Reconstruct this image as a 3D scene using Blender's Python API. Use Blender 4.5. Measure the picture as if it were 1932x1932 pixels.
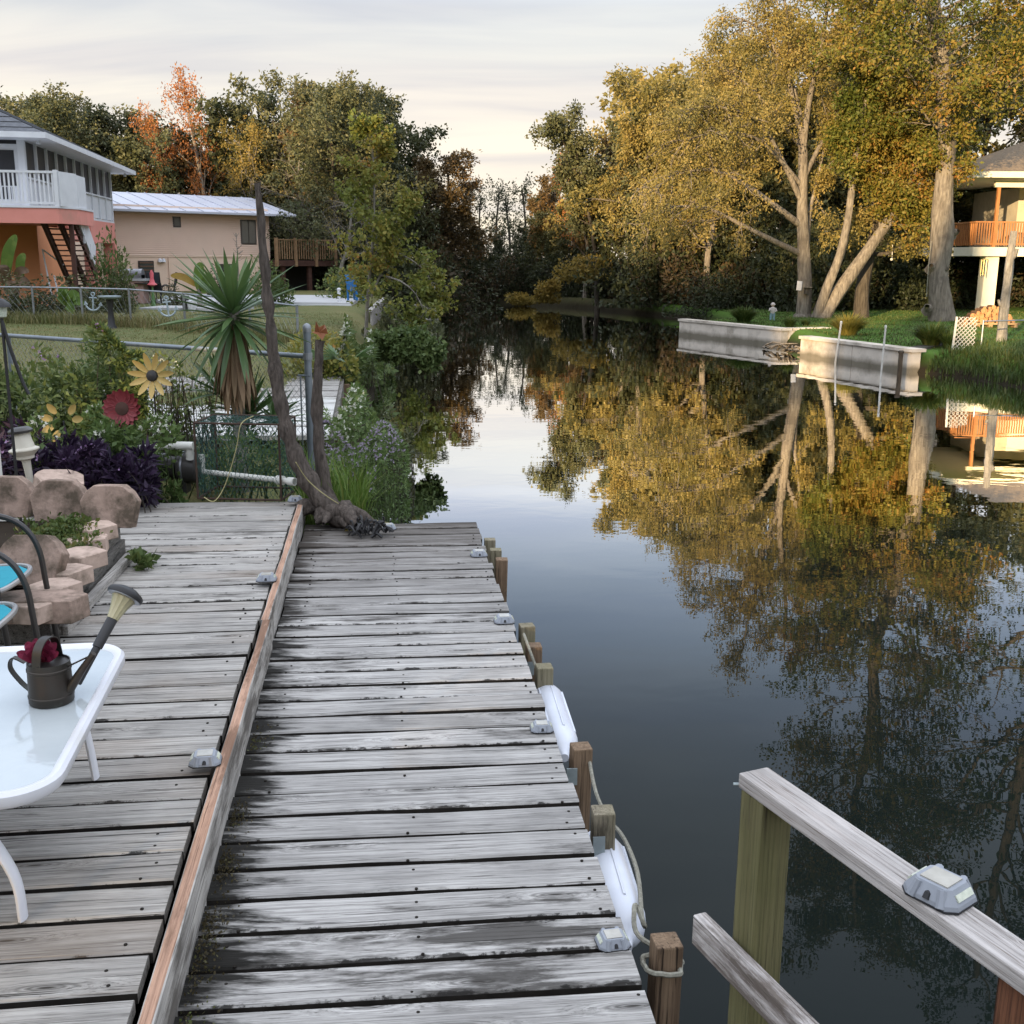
import bpy, bmesh, math, random
import numpy as np
from mathutils import Vector, Matrix, Euler

for o in list(bpy.data.objects):
    bpy.data.objects.remove(o)
scene = bpy.context.scene
COL = scene.collection
rad = math.radians

# ------------------------------------------------------------------ camera
FPX, CAM_H = 2083.0, 2.8                      # focal length in units of a 1932-wide picture
cam_data = bpy.data.cameras.new('camera')
cam = bpy.data.objects.new('camera', cam_data)
COL.objects.link(cam)
cam_data.sensor_width = 36.0
cam_data.lens = 36.0 * FPX / 1932.0
cam_data.clip_start, cam_data.clip_end = 0.05, 3000.0
CAMROT = Matrix.Rotation(rad(90 - 13.0), 3, 'X') @ Matrix.Rotation(rad(0.5), 3, 'Z')
cam.matrix_world = Matrix.Translation((0, 0, CAM_H)) @ CAMROT.to_4x4()
scene.camera = cam

# ------------------------------------------------------------------ light
SUN_EL, SUN_AZ = 9.0, 208.0                   # azimuth the light comes FROM, clockwise from +Y
world = bpy.data.worlds.new('World')
scene.world = world
world.use_nodes = True
wn, wl = world.node_tree.nodes, world.node_tree.links
wn.clear()
w_out = wn.new('ShaderNodeOutputWorld')
w_bg = wn.new('ShaderNodeBackground')
w_sky = wn.new('ShaderNodeTexSky')
w_sky.sky_type = 'NISHITA'
w_sky.sun_disc = False
w_sky.sun_elevation = rad(SUN_EL)
w_sky.sun_rotation = rad(SUN_AZ)
w_sky.air_density, w_sky.dust_density, w_sky.ozone_density = 1.0, 1.5, 1.0
w_geo = wn.new('ShaderNodeTexCoord')
w_sep = wn.new('ShaderNodeSeparateXYZ')
wl.new(w_geo.outputs['Generated'], w_sep.inputs[0])
w_add = wn.new('ShaderNodeMath'); w_add.operation = 'MAXIMUM'; w_add.inputs[1].default_value = 0.0
wl.new(w_sep.outputs['Z'], w_add.inputs[0])
w_ad2 = wn.new('ShaderNodeMath'); w_ad2.operation = 'ADD'; w_ad2.inputs[1].default_value = 0.16
wl.new(w_add.outputs[0], w_ad2.inputs[0])
w_div = wn.new('ShaderNodeVectorMath'); w_div.operation = 'DIVIDE'
w_cmb = wn.new('ShaderNodeCombineXYZ')
for i in range(3):
    wl.new(w_ad2.outputs[0], w_cmb.inputs[i])
wl.new(w_geo.outputs['Generated'], w_div.inputs[0])
wl.new(w_cmb.outputs[0], w_div.inputs[1])
w_map = wn.new('ShaderNodeMapping')
w_map.inputs['Scale'].default_value = (0.42, 1.35, 0.0)
w_map.inputs['Rotation'].default_value = (0, 0, rad(14))
w_map.inputs['Location'].default_value = (1.7, 0.45, 0)
wl.new(w_div.outputs[0], w_map.inputs[0])
w_noi = wn.new('ShaderNodeTexNoise')
w_noi.inputs['Scale'].default_value = 1.15
w_noi.inputs['Detail'].default_value = 6.0
w_noi.inputs['Roughness'].default_value = 0.52
w_noi.inputs['Distortion'].default_value = 0.35
wl.new(w_map.outputs[0], w_noi.inputs['Vector'])
w_rmp = wn.new('ShaderNodeValToRGB')             # how much thin high cloud
w_rmp.color_ramp.elements[0].position, w_rmp.color_ramp.elements[0].color = 0.36, (0.0, 0.0, 0.0, 1)
w_rmp.color_ramp.elements[1].position, w_rmp.color_ramp.elements[1].color = 0.66, (0.95, 0.95, 0.95, 1)
wl.new(w_noi.outputs['Fac'], w_rmp.inputs[0])
w_low = wn.new('ShaderNodeMapRange')             # cloud sheets close up towards the horizon
w_low.inputs['From Min'].default_value, w_low.inputs['From Max'].default_value = 0.09, 0.38
w_low.inputs['To Min'].default_value, w_low.inputs['To Max'].default_value = 0.97, 0.45
wl.new(w_sep.outputs['Z'], w_low.inputs['Value'])
w_cov = wn.new('ShaderNodeMath'); w_cov.operation = 'MAXIMUM'
w_mu = wn.new('ShaderNodeMath'); w_mu.operation = 'MULTIPLY'; w_mu.inputs[1].default_value = 0.55
wl.new(w_rmp.outputs[0], w_mu.inputs[0])
w_scr = wn.new('ShaderNodeMath'); w_scr.operation = 'ADD'; w_scr.use_clamp = True
w_mu2 = wn.new('ShaderNodeMath'); w_mu2.operation = 'MULTIPLY'; w_mu2.inputs[1].default_value = 0.35
wl.new(w_mu.outputs[0], w_mu2.inputs[0])
wl.new(w_mu.outputs[0], w_cov.inputs[0]); wl.new(w_low.outputs[0], w_cov.inputs[1])
wl.new(w_cov.outputs[0], w_scr.inputs[0]); wl.new(w_mu2.outputs[0], w_scr.inputs[1])
w_cc = wn.new('ShaderNodeValToRGB')              # cloud colour: cream low down, grey-white above
cr = w_cc.color_ramp
cr.elements[0].position, cr.elements[0].color = 0.0, (0.97, 0.86, 0.68, 1)
cr.elements[1].position, cr.elements[1].color = 0.62, (2.9, 3.1, 3.45, 1)
e = cr.elements.new(0.07); e.color = (0.93, 0.85, 0.72, 1)
e = cr.elements.new(0.20); e.color = (0.69, 0.685, 0.70, 1)
e = cr.elements.new(0.33); e.color = (1.05, 1.3, 1.75, 1)
wl.new(w_sep.outputs['Z'], w_cc.inputs[0])
w_csc = wn.new('ShaderNodeVectorMath'); w_csc.operation = 'SCALE'
w_csc.inputs['Scale'].default_value = 5.9        # same units as the sky texture
w_st = wn.new('ShaderNodeTexNoise'); w_st.inputs['Scale'].default_value = 2.1; w_st.inputs['Detail'].default_value = 5.0; w_st.inputs['Roughness'].default_value = 0.5; w_st.inputs['Distortion'].default_value = 0.5
wl.new(w_map.outputs[0], w_st.inputs['Vector'])
w_sr = wn.new('ShaderNodeValToRGB')
w_sr.color_ramp.elements[0].position, w_sr.color_ramp.elements[0].color = 0.34, (0.80, 0.81, 0.87, 1)
w_sr.color_ramp.elements[1].position, w_sr.color_ramp.elements[1].color = 0.62, (1.04, 1.02, 0.98, 1)
wl.new(w_st.outputs['Fac'], w_sr.inputs[0])
w_mul = wn.new('ShaderNodeVectorMath'); w_mul.operation = 'MULTIPLY'
wl.new(w_cc.outputs[0], w_mul.inputs[0]); wl.new(w_sr.outputs[0], w_mul.inputs[1])
wl.new(w_mul.outputs[0], w_csc.inputs[0])
w_mix = wn.new('ShaderNodeMix'); w_mix.data_type = 'RGBA'; w_mix.clamp_factor = True
wl.new(w_scr.outputs[0], w_mix.inputs['Factor'])
wl.new(w_sky.outputs[0], w_mix.inputs['A']); wl.new(w_csc.outputs[0], w_mix.inputs['B'])
wl.new(w_mix.outputs['Result'], w_bg.inputs['Color'])
w_bg.inputs['Strength'].default_value = 0.096
wl.new(w_bg.outputs[0], w_out.inputs[0])

sun_data = bpy.data.lights.new('sun', 'SUN')
sun = bpy.data.objects.new('sun', sun_data)
COL.objects.link(sun)
sun_data.energy, sun_data.angle = 5.0, rad(0.6)
sun_data.color = (1.0, 0.73, 0.41)
_a = rad(SUN_AZ)
SUN_DIR = Vector((math.sin(_a) * math.cos(rad(SUN_EL)), math.cos(_a) * math.cos(rad(SUN_EL)), math.sin(rad(SUN_EL))))
sun.rotation_euler = SUN_DIR.to_track_quat('Z', 'Y').to_euler()
sun.location = SUN_DIR * 200

scene.render.engine = 'CYCLES'
scene.view_settings.view_transform = 'Standard'
scene.view_settings.look = 'None'
scene.view_settings.exposure = 1.12
scene.view_settings.gamma = 1.0
scene.view_settings.use_curve_mapping = False
scene.cycles.use_denoising = True
scene.cycles.max_bounces = 8
scene.cycles.transparent_max_bounces = 12
scene.cycles.caustics_reflective = False
scene.cycles.caustics_refractive = False

# ------------------------------------------------------------------ helpers
def pt(u, v, z=None, y=None):
    """where the sight line through picture point (u, v) meets the level z or the depth y"""
    d = CAMROT @ Vector(((u - 966) / FPX, -(v - 966) / FPX, -1.0))
    t = (z - CAM_H) / d.z if z is not None else y / d.y
    return Vector((0, 0, CAM_H)) + d * t

def clean(m):
    return m

class MB:
    """collects shapes and links them as one mesh object"""
    def __init__(s):
        s.v, s.f, s.m = [], [], []
    def add(s, verts, faces, mi=0):
        k = len(s.v)
        s.v += [tuple(p) for p in verts]
        s.f += [tuple(i + k for i in f) for f in faces]
        s.m += [mi] * len(faces)
        return s
    def box(s, c, size, rot=None, mi=0, taper=1.0, bevel=0.0):
        x, y, z = (size[0] / 2, size[1] / 2, size[2] / 2)
        if bevel > 0:
            b = bevel
            vs, fs = bevel_box(x, y, z, b)
        else:
            vs = [Vector((sx * x * (taper if sz > 0 else 1), sy * y * (taper if sz > 0 else 1), sz * z)) for sz in (-1, 1) for sy in (-1, 1) for sx in (-1, 1)]
            fs = [(0, 2, 3, 1), (4, 5, 7, 6), (0, 1, 5, 4), (2, 6, 7, 3), (0, 4, 6, 2), (1, 3, 7, 5)]
        if rot is not None:
            if not isinstance(rot, Matrix):
                rot = Euler(rot).to_matrix()
            vs = [rot @ p for p in vs]
        return s.add([Vector(c) + p for p in vs], fs, mi)
    def bar(s, a, b, w, h, mi=0, up=(0, 0, 1)):
        a, b = Vector(a), Vector(b)
        d = b - a
        L = d.length
        d.normalize()
        up = Vector(up)
        if abs(d.dot(up)) > 0.98:
            up = Vector((0, 1, 0))
        sx = d.cross(up).normalized()
        sz = sx.cross(d).normalized()
        R = Matrix((sx, d, sz)).transposed()
        return s.box((a + b) / 2, (w, L, h), R, mi)
    def tube(s, pts, r, n=8, cap=True, mi=0):
        pts = [Vector(p) for p in pts]
        rs = list(r) if hasattr(r, '__len__') else [r] * len(pts)
        k = len(s.v)
        prev = None
        for i, p in enumerate(pts):
            d = (pts[min(i + 1, len(pts) - 1)] - pts[max(i - 1, 0)])
            if d.length < 1e-9:
                d = Vector((0, 0, 1))
            d.normalize()
            if prev is None:
                a = Vector((0, 0, 1)) if abs(d.z) < 0.9 else Vector((1, 0, 0))
                prev = d.cross(a).normalized()
            prev = (prev - d * prev.dot(d))
            prev.normalize()
            q = d.cross(prev)
            for j in range(n):
                t = 2 * math.pi * j / n
                s.v.append(tuple(p + (prev * math.cos(t) + q * math.sin(t)) * rs[i]))
        for i in range(len(pts) - 1):
            for j in range(n):
                a, b = k + i * n + j, k + i * n + (j + 1) % n
                s.f.append((a, b, b + n, a + n)); s.m.append(mi)
        if cap:
            s.f.append(tuple(k + j for j in reversed(range(n)))); s.m.append(mi)
            e = k + (len(pts) - 1) * n
            s.f.append(tuple(e + j for j in range(n))); s.m.append(mi)
        return s
    def lathe(s, prof, c=(0, 0, 0), n=20, mi=0, rot=None):
        """prof: (radius, z) pairs"""
        k = len(s.v)
        c = Vector(c)
        R = rot if rot is not None else Matrix.Identity(3)
        for r, z in prof:
            for j in range(n):
                t = 2 * math.pi * j / n
                s.v.append(tuple(c + R @ Vector((r * math.cos(t), r * math.sin(t), z))))
        for i in range(len(prof) - 1):
            for j in range(n):
                a, b = k + i * n + j, k + i * n + (j + 1) % n
                s.f.append((a, b, b + n, a + n)); s.m.append(mi)
        s.f.append(tuple(k + j for j in reversed(range(n)))); s.m.append(mi)
        e = k + (len(prof) - 1) * n
        s.f.append(tuple(e + j for j in range(n))); s.m.append(mi)
        return s
    def prism(s, outline, z0, z1, mi=0, M=None):
        n = len(outline)
        vs = [Vector((x, y, z0)) for x, y in outline] + [Vector((x, y, z1)) for x, y in outline]
        if M is not None:
            vs = [M @ p for p in vs]
        fs = [tuple(reversed(range(n))), tuple(range(n, 2 * n))] + [(i, (i + 1) % n, n + (i + 1) % n, n + i) for i in range(n)]
        return s.add(vs, fs, mi)
    def mesh(s, name):
        me = bpy.data.meshes.new(name)
        me.from_pydata(s.v, [], s.f)
        me.update()
        return me
    def build(s, name, mat, parent=None, smooth=False, loc=None, rot=None):
        me = s.mesh(name)
        mats = mat if isinstance(mat, (list, tuple)) else [mat]
        for m in mats:
            me.materials.append(m)
        if len(mats) > 1:
            me.polygons.foreach_set('material_index', np.array(s.m, dtype=np.int32))
        if smooth:
            me.polygons.foreach_set('use_smooth', np.ones(len(me.polygons), dtype=bool))
            try:
                me.set_sharp_from_angle(angle=rad(40))
            except Exception:
                pass
        o = bpy.data.objects.new(name, me)
        COL.objects.link(o)
        if parent is not None:
            o.parent = parent
        if loc is not None:
            o.location = loc
        if rot is not None:
            o.rotation_euler = rot
        return o

def bevel_box(x, y, z, b):
    bm = bmesh.new()
    bmesh.ops.create_cube(bm, size=1.0)
    for v in bm.verts:
        v.co = Vector((v.co.x * 2 * x, v.co.y * 2 * y, v.co.z * 2 * z))
    bmesh.ops.bevel(bm, geom=list(bm.edges), offset=b, segments=2, affect='EDGES', profile=0.6)
    vs = [v.co.copy() for v in bm.verts]
    fs = [tuple(v.index for v in f.verts) for f in bm.faces]
    bm.free()
    return vs, fs

def tag(o, label=None, cat=None, group=None, kind=None):
    if label: o['label'] = label
    if cat: o['category'] = cat
    if group: o['group'] = group
    if kind: o['kind'] = kind
    return o

def thing(name, label, cat, loc=(0, 0, 0), rz=0.0, group=None):
    o = bpy.data.objects.new(name, None)
    o.empty_display_size = 0.1
    COL.objects.link(o)
    o.location = loc
    o.rotation_euler = (0, 0, rz)
    return tag(o, label, cat, group)

def copy_tree(o, parent=None):
    c = o.copy()
    COL.objects.link(c)
    c.parent = parent
    for ch in [x for x in bpy.data.objects if x.parent == o]:
        copy_tree(ch, c)
    return c

def obj(name, me, parent=None, loc=None, rot=None, scale=None):
    o = bpy.data.objects.new(name, me)
    COL.objects.link(o)
    if parent is not None: o.parent = parent
    if loc is not None: o.location = loc
    if rot is not None: o.rotation_euler = rot
    if scale is not None: o.scale = scale
    return o

# ------------------------------------------------------------------ materials
class NT:
    def __init__(s, name):
        s.mat = bpy.data.materials.new(name)
        s.mat.use_nodes = True
        s.n, s.l = s.mat.node_tree.nodes, s.mat.node_tree.links
        s.n.clear()
        s.out = s.n.new('ShaderNodeOutputMaterial')
        s.p = s.n.new('ShaderNodeBsdfPrincipled')
        s.l.new(s.p.outputs[0], s.out.inputs[0])
        s.tc = s.n.new('ShaderNodeTexCoord')
    def node(s, t, **kw):
        nd = s.n.new(t)
        for k, v in kw.items():
            setattr(nd, k, v)
        return nd
    def link(s, a, b):
        s.l.new(a, b)
    def mapped(s, scale=(1, 1, 1), src='Object', rot=(0, 0, 0), off_random=0.0):
        m = s.node('ShaderNodeMapping')
        m.inputs['Scale'].default_value = scale
        m.inputs['Rotation'].default_value = rot
        if src == 'World':
            g = s.node('ShaderNodeNewGeometry')
            s.link(g.outputs['Position'], m.inputs['Vector'])
        else:
            s.link(s.tc.outputs[src], m.inputs['Vector'])
        if off_random:
            oi = s.node('ShaderNodeObjectInfo')
            mu = s.node('ShaderNodeVectorMath', operation='SCALE')
            mu.inputs[0].default_value = (off_random, off_random * 0.37, off_random * 0.61)
            s.link(oi.outputs['Random'], mu.inputs['Scale'])
            s.link(mu.outputs[0], m.inputs['Location'])
        return m.outputs[0]
    def noise(s, vec, scale, detail=4, rough=0.55, dist=0.0):
        t = s.node('ShaderNodeTexNoise')
        t.inputs['Scale'].default_value = scale
        t.inputs['Detail'].default_value = detail
        t.inputs['Roughness'].default_value = rough
        t.inputs['Distortion'].default_value = dist
        s.link(vec, t.inputs['Vector'])
        return t.outputs['Fac']
    def ramp(s, fac, stops, interp='LINEAR'):
        r = s.node('ShaderNodeValToRGB')
        r.color_ramp.interpolation = interp
        els = r.color_ramp.elements
        while len(els) > len(stops):
            els.remove(els[-1])
        while len(els) < len(stops):
            els.new(0.5)
        for e_, (p_, c_) in zip(els, stops):
            e_.position = p_
            e_.color = (c_, c_, c_, 1) if not hasattr(c_, '__len__') else (*c_[:3], 1)
        s.link(fac, r.inputs[0])
        return r.outputs[0]
    def mix(s, fac, a, b, mode='MIX'):
        m = s.node('ShaderNodeMix', data_type='RGBA', blend_type=mode)
        for val, key in ((fac, 'Factor'), (a, 'A'), (b, 'B')):
            if hasattr(val, 'default_value') or hasattr(val, 'is_linked'):
                s.link(val, m.inputs[key])
            elif key == 'Factor':
                m.inputs[key].default_value = val
            else:
                m.inputs[key].default_value = (*val[:3], 1)
        return m.outputs['Result']
    def math(s, op, a, b=None, clamp=False):
        m = s.node('ShaderNodeMath', operation=op)
        m.use_clamp = clamp
        for i, val in enumerate((a, b)):
            if val is None: continue
            if hasattr(val, 'is_linked'):
                s.link(val, m.inputs[i])
            else:
                m.inputs[i].default_value = val
        return m.outputs[0]
    def bump(s, h, strength=0.3, dist=0.01):
        b = s.node('ShaderNodeBump')
        b.inputs['Strength'].default_value = strength
        b.inputs['Distance'].default_value = dist
        s.link(h, b.inputs['Height'])
        s.link(b.outputs[0], s.p.inputs['Normal'])
        return b
    def color(s, c):
        if hasattr(c, 'is_linked'):
            s.link(c, s.p.inputs['Base Color'])
        else:
            s.p.inputs['Base Color'].default_value = (*c[:3], 1)
    def set(s, rough=0.6, spec=0.4, metal=0.0):
        s.p.inputs['Roughness'].default_value = rough
        s.p.inputs['Specular IOR Level'].default_value = spec
        s.p.inputs['Metallic'].default_value = metal
        return s.mat

def pmat(name, c1, c2=None, scale=6.0, rough=0.6, spec=0.35, metal=0.0, bump=0.15, stretch=(1, 1, 1), src='Object', detail=5, dirt=None, dirt_amt=0.5, rnd=3.0, bdist=0.01):
    t = NT(name)
    c2 = c2 or tuple(x * 0.75 for x in c1)
    v = t.mapped(stretch, src, off_random=rnd if src == 'Object' else 0)
    f = t.noise(v, scale, detail)
    c = t.mix(t.ramp(f, [(0.3, 0.0), (0.7, 1.0)]), c1, c2)
    if dirt:
        v2 = t.mapped((1, 1, 1), src, off_random=rnd if src == 'Object' else 0)
        f2 = t.noise(v2, scale * 0.45, 6, 0.65)
        c = t.mix(t.ramp(f2, [(0.62 - dirt_amt * 0.3, 0.0), (0.78 - dirt_amt * 0.2, 1.0)]), c, dirt)
    t.color(c)
    if bump:
        t.bump(f, bump, bdist)
    return t.set(rough, spec, metal)
# ------------------------------------------------------------------ setting: ground and water
DOCK_Z, DECK_Z = 0.80, 0.94
DANG = rad(6.91)
DN = Vector((math.cos(DANG), math.sin(DANG), 0)); DD = Vector((-math.sin(DANG), math.cos(DANG), 0))
DOCK_O = Vector((0.43, 2.58, 0))
def dk(x, y, z):
    """dock frame: x across (0 = water edge, negative to land), y along"""
    return DOCK_O + DN * x + DD * y + Vector((0, 0, z))

LB = [(-80, -2.6), (0, -2.4), (8.4, -2.0), (11.2, -1.75), (14, -1.95), (20, -2.6), (36, -4.3), (52, -5.8), (62, -6.5), (66.5, -6.0)]
RB = [(-80, 16), (15, 13.2), (22, 12.2), (27.6, 11.1), (28.35, 10.45), (33.0, 8.75), (33.6, 9.1), (36.2, 9.1), (36.7, 9.0), (41.9, 6.45), (42.4, 7.4), (46, 9.2), (54, 8.1), (60, 5.6), (66.5, 3.5)]
_lb = np.array(LB); _rb = np.array(RB)
def chan(x, y):
    """signed distance-like value: positive on land"""
    l = np.interp(y, _lb[:, 0], _lb[:, 1]) - x
    r = x - np.interp(y, _rb[:, 0], _rb[:, 1])
    f = (y - (70.0 - 0.6 * np.sin(x * 0.5) - np.where(x > 0, x * 1.3, -x * 0.05))) * 0.9
    return np.maximum(np.maximum(l, r), f)
def ground_z(x, y):
    x = np.asarray(x, float); y = np.asarray(y, float)
    c = chan(x, y)
    mid = np.interp(y, [-80, 20, 60], [2, 2.5, 0])
    left = x < mid
    top = np.where(left, 0.86 + 0.14 * np.clip((y - 10) / 12, 0, 1), 0.56)
    top = np.where(y > 60, 0.5, top)
    k = np.clip(c / np.where(left, 1.3, 0.55), -1.2, 1)
    # behind the right seawalls the ground is flush with the wall
    h = np.where(k > 0, top * (1 - (1 - np.clip(k, 0, 1)) ** 2), k * 1.0)
    rise = np.clip((c - 6) / 60, 0, 1) * np.where(left, 0.5, 1.4)
    bump = 0.03 * np.sin(x * 1.7 + 0.6 * y) * np.sin(y * 1.3 - 0.4 * x) * (k > 0.9)
    return h + rise + bump
def gz(x, y):
    return float(ground_z(np.array([x]), np.array([y]))[0])

def build_ground():
    xs = np.concatenate([[-900, -400, -200, -120, -80, -60], np.arange(-48, -10, 1.0), np.arange(-10, 16, 0.22), np.arange(16, 45, 1.0), [55, 75, 110, 200, 400, 900]])
    ys = np.concatenate([[-900, -400, -200, -100, -50, -25, -10, -5, 0], np.arange(3, 48, 0.24), np.arange(48, 84, 0.6), [90, 100, 115, 140, 180, 260, 450, 900]])
    X, Y = np.meshgrid(xs, ys)
    Z = ground_z(X, Y)
    nx, ny = len(xs), len(ys)
    V = np.stack([X.ravel(), Y.ravel(), Z.ravel()], 1)
    i = np.arange(nx * ny).reshape(ny, nx)
    Fq = np.stack([i[:-1, :-1].ravel(), i[:-1, 1:].ravel(), i[1:, 1:].ravel(), i[1:, :-1].ravel()], 1)
    return mesh_np('ground', V, Fq)

def mesh_np(name, V, Fq, attr=None, smooth=False):
    me = bpy.data.meshes.new(name)
    k = Fq.shape[1]
    me.vertices.add(len(V)); me.vertices.foreach_set('co', np.ascontiguousarray(V, dtype=np.float32).ravel())
    me.loops.add(Fq.size); me.loops.foreach_set('vertex_index', np.ascontiguousarray(Fq, dtype=np.int32).ravel())
    me.polygons.add(len(Fq))
    me.polygons.foreach_set('loop_start', np.arange(0, Fq.size, k, dtype=np.int32))
    if smooth:
        me.polygons.foreach_set('use_smooth', np.ones(len(Fq), dtype=bool))
    if attr is not None:
        a = me.attributes.new('tint', 'FLOAT', 'FACE')
        a.data.foreach_set('value', np.ascontiguousarray(attr, dtype=np.float32))
    me.update(calc_edges=True)
    return me

t = NT('lawn_ground')
v = t.mapped((1, 1, 1), 'World')
f1 = t.noise(v, 0.35, 5, 0.6); f2 = t.noise(v, 3.0, 6, 0.65); f3 = t.noise(v, 28, 3)
c = t.mix(t.ramp(f1, [(0.38, 0.0), (0.62, 1.0)]), (0.10, 0.118, 0.042), (0.16, 0.15, 0.062))
c = t.mix(t.ramp(f2, [(0.48, 0.0), (0.7, 0.8)]), c, (0.20, 0.15, 0.08))
c = t.mix(t.ramp(f3, [(0.3, 0.0), (0.75, 0.6)]), c, (0.035, 0.05, 0.015))
g = t.node('ShaderNodeNewGeometry'); sp = t.node('ShaderNodeSeparateXYZ'); t.link(g.outputs['Position'], sp.inputs[0])
lush = t.node('ShaderNodeMapRange'); lush.inputs['From Min'].default_value = 5.5; lush.inputs['From Max'].default_value = 7.5
t.link(sp.outputs['X'], lush.inputs['Value'])
c = t.mix(lush.outputs[0], c, t.mix(f2, (0.045, 0.10, 0.016), (0.085, 0.15, 0.03)))
wet = t.node('ShaderNodeMapRange'); wet.inputs['From Min'].default_value = 0.12; wet.inputs['From Max'].default_value = 0.5
wet.inputs['To Min'].default_value = 1; wet.inputs['To Max'].default_value = 0
t.link(sp.outputs['Z'], wet.inputs['Value'])
c = t.mix(wet.outputs[0], c, (0.022, 0.018, 0.011))
deep = t.node('ShaderNodeMapRange'); deep.inputs['From Min'].default_value = 58; deep.inputs['From Max'].default_value = 70
t.link(sp.outputs['Y'], deep.inputs['Value'])
c = t.mix(deep.outputs[0], c, (0.03, 0.026, 0.014))
t.color(c); t.bump(f3, 0.6, 0.03)
GROUND_M = t.set(0.95, 0.1)
gme = build_ground(); gme.materials.append(GROUND_M)
tag(obj('ground', gme), kind='structure')

t = NT('river_water')
t.p.inputs['Base Color'].default_value = (0.006, 0.009, 0.008, 1)
t.p.inputs['Roughness'].default_value = 0.9
t.p.inputs['Specular IOR Level'].default_value = 0.0
gl = t.node('ShaderNodeBsdfGlossy'); gl.inputs['Roughness'].default_value = 0.0
gl.inputs['Color'].default_value = (1, 1, 1, 1)
fr = t.node('ShaderNodeFresnel'); fr.inputs['IOR'].default_value = 1.25
ms = t.node('ShaderNodeMixShader')
t.link(t.math('MULTIPLY', fr.outputs[0], t.math('ADD', t.math('MULTIPLY', t.math('MULTIPLY', fr.outputs[0], fr.outputs[0]), 55.0), 0.4), True), ms.inputs[0])
t.link(t.p.outputs[0], ms.inputs[1]); t.link(gl.outputs[0], ms.inputs[2]); t.link(ms.outputs[0], t.out.inputs[0])
v = t.mapped((1.0, 1.6, 1), 'World', rot=(0, 0, rad(-12)))
r1 = t.noise(v, 1.1, 2, 0.5, 0.3); r2 = t.noise(v, 6.5, 2, 0.5, 0.4); r3 = t.noise(v, 0.22, 2, 0.5)
calm = t.ramp(r3, [(0.40, 0.12), (0.66, 1.0)])
h = t.math('ADD', t.math('MULTIPLY', r1, 1.0), t.math('MULTIPLY', t.math('MULTIPLY', r2, calm), 0.14))
wb = t.bump(h, 0.030, 0.05)
t.link(wb.outputs[0], gl.inputs['Normal']); t.link(wb.outputs[0], fr.inputs['Normal'])
WATER_M = t.mat
wm = MB(); wm.add([(-60, -80, 0), (60, -80, 0), (60, 90, 0), (-60, 90, 0)], [(0, 1, 2, 3)])
tag(wm.build('river_water', WATER_M), kind='structure')

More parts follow.
